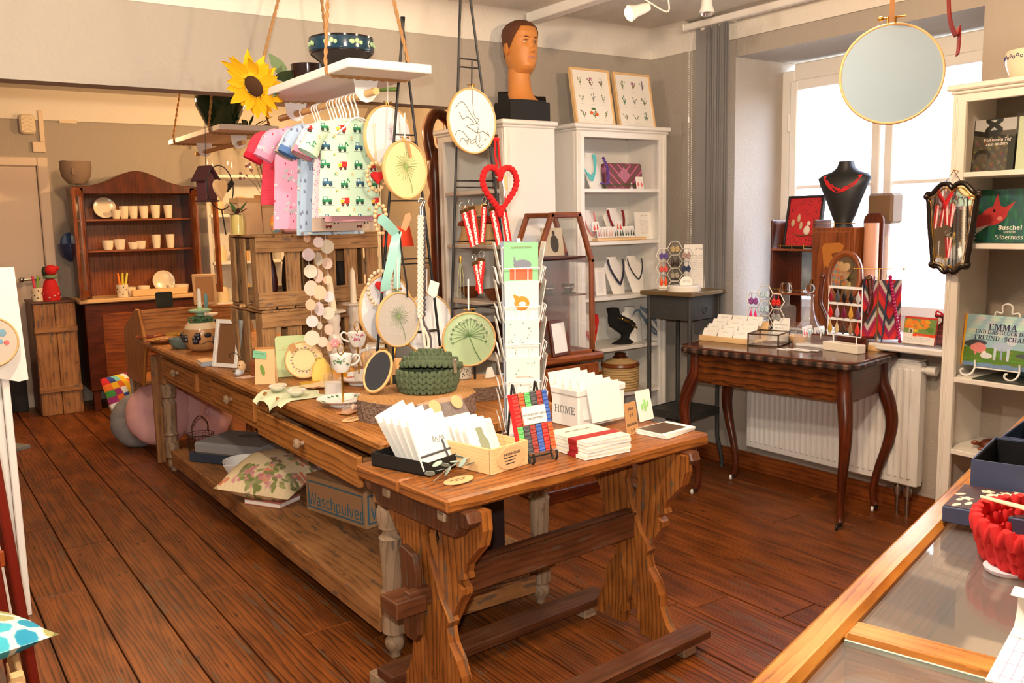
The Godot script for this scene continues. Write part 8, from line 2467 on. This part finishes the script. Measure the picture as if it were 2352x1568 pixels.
func area_back_room():
	var zc:=-7.72
	var t:=thing("china_cabinet","dark wooden china cabinet with an arched top and open doors against the far wall","cabinet",V(1.67,0,zc))
	part(t,"base",A().box(V(0,.5,.03),V(.94,.68,.42),.006),M.mahog)
	part(t,"base_panel",A().box(V(-.02,.5,.243),V(.66,.52,.012),.006),M.mahog_l)
	part(t,"worktop",A0().box(V(.0,.86,.04),V(1.02,.03,.46),.006),mc(214,176,126,.5))
	for x in [-.43,.43]:
		part(t,"foot",A().box(V(x,.08,.2),V(.05,.16,.05),.004),M.mahog)
		part(t,"side_post",A().box(V(x,1.3,0),V(.07,.86,.3),.006),M.mahog)
	part(t,"back_panel",A().box(V(0,1.3,-.14),V(.8,.86,.012)),M.mahog_l)
	for y in [1.245,1.487]: part(t,"shelf",A().box(V(0,y-.008,-.01),V(.8,.016,.26),.002),M.mahog_l)
	var ar:=PackedVector2Array([Vector2(.47,1.68),Vector2(-.47,1.68)])
	for i in 17:
		var x:=-.47+.94*i/16.0
		ar.append(Vector2(x,1.735+.125*exp(-pow(x/.22,2))))
	part(t,"arched_top",A().slab(ar,.3,.006),M.mahog)
	for s in [-1.0,1.0]:
		var d:=part(t,"door",A().box(V(0,1.3,.02),V(.022,.82,.05),.003).box(V(0,1.3,.3),V(.022,.82,.05),.003).box(V(0,.92,.16),V(.022,.06,.24),.003).box(V(0,1.69,.16),V(.022,.06,.24),.003),M.mahog_l,V(s*.42,0,.15),ry(s*18))
		part(d,"pane",A0().box(V(0,1.3,.16),V(.003,.72,.23)),M.glass)
	var n:=0
	for q in [[1.52,1.488,.036,.07,"small cup"],[1.58,1.488,.036,.1,"tall beaker"],[1.65,1.488,.036,.1,"tall beaker"],[1.73,1.488,.036,.1,"tall beaker"],[1.82,1.488,.038,.105,"tall beaker"],[1.92,1.488,.036,.105,"tall beaker"],[1.44,1.246,.045,.075,"cup"],[1.53,1.246,.045,.08,"cup"],[1.63,1.246,.04,.055,"low cup"],[1.69,1.246,.04,.065,"cup"],[1.81,1.246,.036,.11,"goblet"],[1.92,1.246,.036,.11,"tall beaker"],[1.54,.876,.075,.07,"wide bowl"],[1.67,.876,.05,.075,"bowl"],[1.88,.876,.035,.07,"mug"],[1.96,.876,.07,.07,"bowl"]]:
		var p:=thing("china_cup","white china %s, %s from the left on the china cabinet's %s"%[q[4],["first","second","third","fourth","fifth","sixth"][n%6],"top shelf" if n<6 else "middle shelf" if n<12 else "worktop"],"crockery",V(q[0],q[1],zc+(.03 if n<12 else .1)),Basis(),"white china in the cabinet")
		part(p,"body",A0().lathe(Z0,[[0,0],[q[2]*.7,0],[q[2]*.85,q[3]*.3],[q[2],q[3]],[q[2]*.93,q[3]],[q[2]*.7,q[3]*.2],[0,q[3]*.1]],24),M.cream)
		n+=1
	for q in [[1.45,1.575,.085,"white china plate standing at the left of the top shelf"],[1.86,.97,.09,"white china plate leaning on the worktop at the right"]]:solo("china_plate",q[3],"plate",A0().lathe(Z0,[[0,0],[q[2]*.6,0],[q[2],.015],[q[2]*.96,.018],[q[2]*.6,.006],[0,.005]],32),M.cream,V(q[0],q[1],zc-.04),rx(76))
	candle_mug(V(1.49,.876,-7.53),"spotted white mug of orange and yellow candles on the cabinet's worktop",[col(240,130,40),col(220,210,60),col(226,220,90)])
	solo("wood_tray","long pale wooden tray on the cabinet's worktop","tray",A().box(V(0,.025,0),V(.42,.05,.09),.004),M.ply,V(1.77,.876,-7.54))
	var fp:=thing("face_planter","grey-brown pottery planter shaped like a face on the cabinet's left corner","planter",V(1.25,1.76,zc+.05),ry(-10))
	part(fp,"pot",bumpy(A0().loft([[0,0,0,.06,.06],[0,.05,0,.1,.09],[0,.12,0,.115,.1],[0,.17,0,.11,.1]],28),3,.006),mc(126,106,92,.85))
	part(fp,"nose",A0().ball(V(-.02,.09,.098),V(.012,.03,.014),12,8),mc(126,106,92,.85))
	var hp:=thing("wall_pot","blue glazed half pot hanging on the far wall beside the door","wall pot",V(1.22,1.25,-7.96))
	part(hp,"pot",A0().loft([[0,-.09,0,.03,.02],[0,-.05,.01,.08,.05],[0,.0,.02,.1,.07],[0,.05,.02,.105,.075]],28),mc(52,64,104,.12))
	part(hp,"back_plate",A0().slab(oval(.08,.1,24,Vector2(0,.04)),.012,.004),mc(60,84,130,.15),V(0,0,-.03))
	var rb:=thing("plank_box","tall narrow box of rough dark planks beside the far door","box",V(1.0,0,-7.76))
	for x in [-.072,.074]: part(rb,"plank",A().box(V(x,.43,.2),V(.142,.86,.02),.003),M.pine_old)
	part(rb,"side_plank",A().box(V(-.14,.43,0),V(.02,.86,.38),.003).box(V(.14,.43,0),V(.02,.86,.38),.003),M.trestle_d)
	for y in [.2,.66]: part(rb,"batten",A().box(V(0,y,.218),V(.3,.045,.018),.004),M.pine_old)
	part(rb,"lid",A().box(V(0,.868,.01),V(.31,.016,.42),.003),M.trestle_d)
	var dg:=thing("polka_toy","red polka-dot cloth animal with a green ear sitting on the plank box","soft toy",V(1.0,.877,-7.64))
	part(dg,"body",A0().loft([[0,0,0,.06,.05],[0,.06,0,.065,.055],[0,.14,0,.045,.04],[0,.17,0,.025,.025]],20),M.red)
	part(dg,"head",A0().ball(V(.01,.23,.01),V(.045,.042,.04),16,10).ball(V(.05,.245,.02),I1*.018),M.red)
	part(dg,"ear",A0().ball(V(-.035,.22,0),V(.018,.04,.025),12,8),M.leaf_d)
	part(dg,"scarf",A0().ring(V(0,.18,0),UP,.034,.014,20,8),mc(110,140,110,.9))
	var dots:=A0()
	for k in 26: dots.ball(V(cos(k*1.9)*.064*(1-.0022*k*k*.5),.02+.0045*k,sin(k*1.9)*.056*(1-.0011*k*k)),I1*.006,8,5)
	part(dg,"dots",dots,M.paper)
	candle_mug(V(.91,.877,-7.66),"spotted mug of pink and green candles on the plank box",[col(220,60,90),col(130,180,50)])
	var fr:=thing("back_frame","empty pale picture frame seen from behind on the pine bin","picture frame",V(1.62,.927,-5.73),ry(160)*rx(-14))
	frame_bars(fr,"frame_bar",.14,.2,.018,.014,M.ply)
	part(fr,"back",A0().box(V(0,.1,0),V(.11,.17,.004)),M.kraft)
	solo("glazed_tile","dark green-black glazed tile standing on the pine bin","tile",A0().slab(rounded(.1,.095,.01,3,Vector2(0,.048)),.014,.003),mc(40,48,44,.15),V(1.37,.927,-5.73))
	for q in [[2.55,"white shelf unit against the far wall under the glass cloches"],[3.5,"white shelf unit in the far right corner of the back room"]]:
		var s:=thing("shelf_unit",q[1],"shelves",V(q[0],0,-7.83))
		for x in [-.31,.31]: part(s,"side",A0().box(V(x,.92,0),V(.03,1.84,.34),.003),M.paint)
		for y in [.3,.75,1.1,1.5,1.83]: part(s,"shelf",A0().box(V(0,y,0),V(.62,.025,.34),.003),M.paint)
		part(s,"back",A0().box(V(0,.92,-.165),V(.6,1.8,.008)),M.paint)
		for k in 8:
			var b:=thing("storage_jar","cream storage jar on the back room shelves, %s"%(["far left unit","far right unit"][int(q[0]>3)]+[" lower left"," lower middle"," lower right"," middle left"," middle centre"," middle right"," upper left"," upper right"][k]),"jar",V(q[0]-.2+.2*(k%3),[.763,1.113,1.513][k/3],-7.78))
			part(b,"body",A0().lathe(Z0,[[0,0],[.05,0],[.055,.08+.02*(k%3)],[.035,.13+.02*(k%3)],[0,.13+.02*(k%3)]],20),mat([col(230,210,170),col(214,170,110),col(236,226,206)][k%3],.4))
	for q in [[2.3,"glass cloche at the left on the white shelf unit"],[2.47,"glass cloche in the middle on the white shelf unit"],[2.63,"glass cloche beside the tall vase on the white shelf unit"]]:
		var c:=thing("glass_cloche",q[1],"cloche",V(q[0],1.844,-7.76))
		part(c,"dome",A0().lathe(Z0,[[.08,0],[.08,.14],[.07,.19],[.04,.225],[.01,.238]],32),glass(Color(1,.96,.9,.16)))
		part(c,"knob",A0().ball(V(0,.25,0),I1*.014),M.sglass)
	var lp:=thing("red_lamp","standing lamp with a red shade in the back room","lamp",V(3.45,0,-6.6))
	part(lp,"pole",A0().tube([V(0,0,0),V(0,1.25,0)],.012,10),M.brass)
	part(lp,"base",A0().lathe(Z0,[[0,0],[.12,0],[.12,.02],[0,.03]],28),M.brass)
	part(lp,"shade",A0().lathe(Z0,[[.13,1.22],[.1,1.38]],32),mc(220,70,56,.8))
	var hs:=thing("hall_stand","dark carved wooden hall stand post with a scrolled top in the back room","hall stand",V(3.24,0,-5.6))
	part(hs,"post",A().lathe(Z0,[[0,0],[.07,0],[.06,.1],[.045,.2],[.045,1.5],[.06,1.55],[.04,1.62],[.065,1.75],[.05,1.9],[0,1.95]],24),M.mahog)
	part(hs,"scroll",A().tube(smooth([V(-.02,1.85,0),V(-.05,2.05,0),V(.02,2.17,0),V(.12,2.12,0),V(.12,2.0,0),V(.04,1.98,0)],6),.04,10),M.mahog)
	part(hs,"foot",A().box(V(0,.03,0),V(.3,.06,.3),.01),M.mahog)
	var gp:=thing("green_pot","big dark green glazed pot with relief garlands on the far hanging plank","pot",V(1.655,1.963,-5.3))
	part(gp,"body",A0().lathe(Z0,[[0,0],[.07,0],[.1,.06],[.138,.14],[.14,.2],[.115,.25],[.11,.27],[.1,.27],[0,.24]],40),mc(16,44,24,.1))
	for k in 4:
		var ga:=[]
		for i in 9:
			var a:=TAU*(k+i/8.0)/4.0
			ga.append(V(cos(a)*.134,.235-.05*sin(PI*i/8.0),sin(a)*.134))
		part(gp,"garland",A0().tube(ga,.006,6),mc(110,136,92,.25))
	var lf:=thing("leaf_branch","dark green leafy branch lying beside the green pot","branch",V(1.8,1.975,-5.2))
	for i in 9: leaf_blade(lf,"leaf",V(.012*i-.05,.01,0),V(.03*i-.1,.02+.016*(i%4),.06*(1 if i%2 else -1)),V(.5,.5,.5).normalized(),.018,M.leaf_d,.0)
func candle_mug(p: Vector3,label: String,cs: Array):
	var t:=thing("candle_mug",label,"mug",p)
	part(t,"mug",A0().lathe(Z0,[[0,0],[.04,0],[.045,.1],[.041,.1],[.038,.01],[0,.01]],24),M.cream)
	var sp:=A0()
	for k in 14: sp.ball(V(cos(k*1.7)*.0425,.02+.005*k,sin(k*1.7)*.0425),I1*.005,7,5)
	part(t,"spots",sp,M.ink)
	for i in cs.size(): part(t,"candle",A0().tube([V(.01*(i-1),.02,0),V(.035*(i-1)+.01,.19,.0)],[.011,.008],8),mat(cs[i],.5))
func area_left_front():
	var t:=thing("white_stand","tall white panel stand cut off by the left edge","stand",V(.14,0,-3.66))
	part(t,"upright",A0().box(V(.163,.68,.02),V(.024,1.36,.03),.003),M.gloss)
	part(t,"panel",A0().box(V(.0,.68,.0),V(.3,1.36,.012),.002),M.gloss)
	var ap:=thing("white_apron","white linen apron hanging over the white stand at the left edge","apron",V(.2,0,-3.6))
	var rows:=[]
	for i in 8:
		var row:=PackedVector3Array()
		for j in 12: row.append(V(-.16+.32*j/11.0+.012*i/7.0*j/11.0,1.29-.4*i/7.0-.008*sin(j*1.4)*i/7.0,.012*sin(j*1.3)))
		rows.append(row)
	part(ap,"cloth",A0().grid(rows),mc(240,236,230,.9))
	var h:=thing("flower_hoop","embroidery hoop with a stitched flower pot on the white apron","embroidery hoop",V(.262,1.035,-3.56))
	part(h,"fabric",A0().disc(V(0,0,.003),V(0,0,1),.085,40),mc(200,186,170,.95))
	part(h,"wooden_ring",A0().ring(Z0,V(0,0,1),.086,.004,48,8,1.6),M.hoopw)
	part(h,"stitched_flowers",A0().ball(V(.03,.0,.004),V(.01,.01,.001),10,4).ball(V(.04,.03,.004),V(.012,.014,.001),10,4),mc(120,160,180,.9))
	part(h,"stitched_red",A0().ball(V(.05,-.005,.005),V(.009,.009,.001),10,4),mc(240,110,110,.9))
	solo("dark_screen","black cloth-covered board standing before the far door","board",A0().box(V(0,.2,0),V(.24,.4,.03),.004),M.black,V(.68,0,-7.88))
	var fc:=thing("folding_chairs","folded dark red wooden chair leaning at the left edge","chair",V(.2,0,-2.98),ry(20))
	for x in [-.03,.02]: part(fc,"leg",A().at(V(x,.4,0),rz(4)).box(Z0,V(.03,.8,.04),.005),mc(110,30,20,.3))
	part(fc,"slat",A().box(V(-.05,.45,.0),V(.1,.05,.02),.004),mc(150,70,30,.4))
	var cr:=thing("cushion_crate","pale wooden crate holding the turquoise cushion at the bottom left corner","crate",V(.06,0,-2.55))
	for y in [.06,.18,.3]: part(cr,"slat",A().box(V(.11,y,0),V(.014,.09,.4),.003).box(V(0,y,.2),V(.22,.09,.014),.003),M.ply)
	part(cr,"corner_post",A().box(V(.1,.18,.19),V(.03,.36,.03),.003),M.ply)
	var im:=img(64,64,col(226,240,236))
	for i in 24: dab(im,(i%4)*16+8+8*((i/4)%2),(i/4)*11+6,6,5,[col(70,190,214),col(40,150,190),col(170,170,110)][i%3])
	cushion("turquoise oval-patterned cushion lying on the crate at the bottom left corner",V(.07,.41,-2.52),ry(25)*rz(-6),.3,.05,pic(im,.9))
	solo("grey_slab","small grey slab lying on the floor boards at the left","slab",A0().box(V(0,.012,0),V(.16,.024,.2),.002),mc(120,124,130,.8),V(.53,0,-6.55),ry(30))
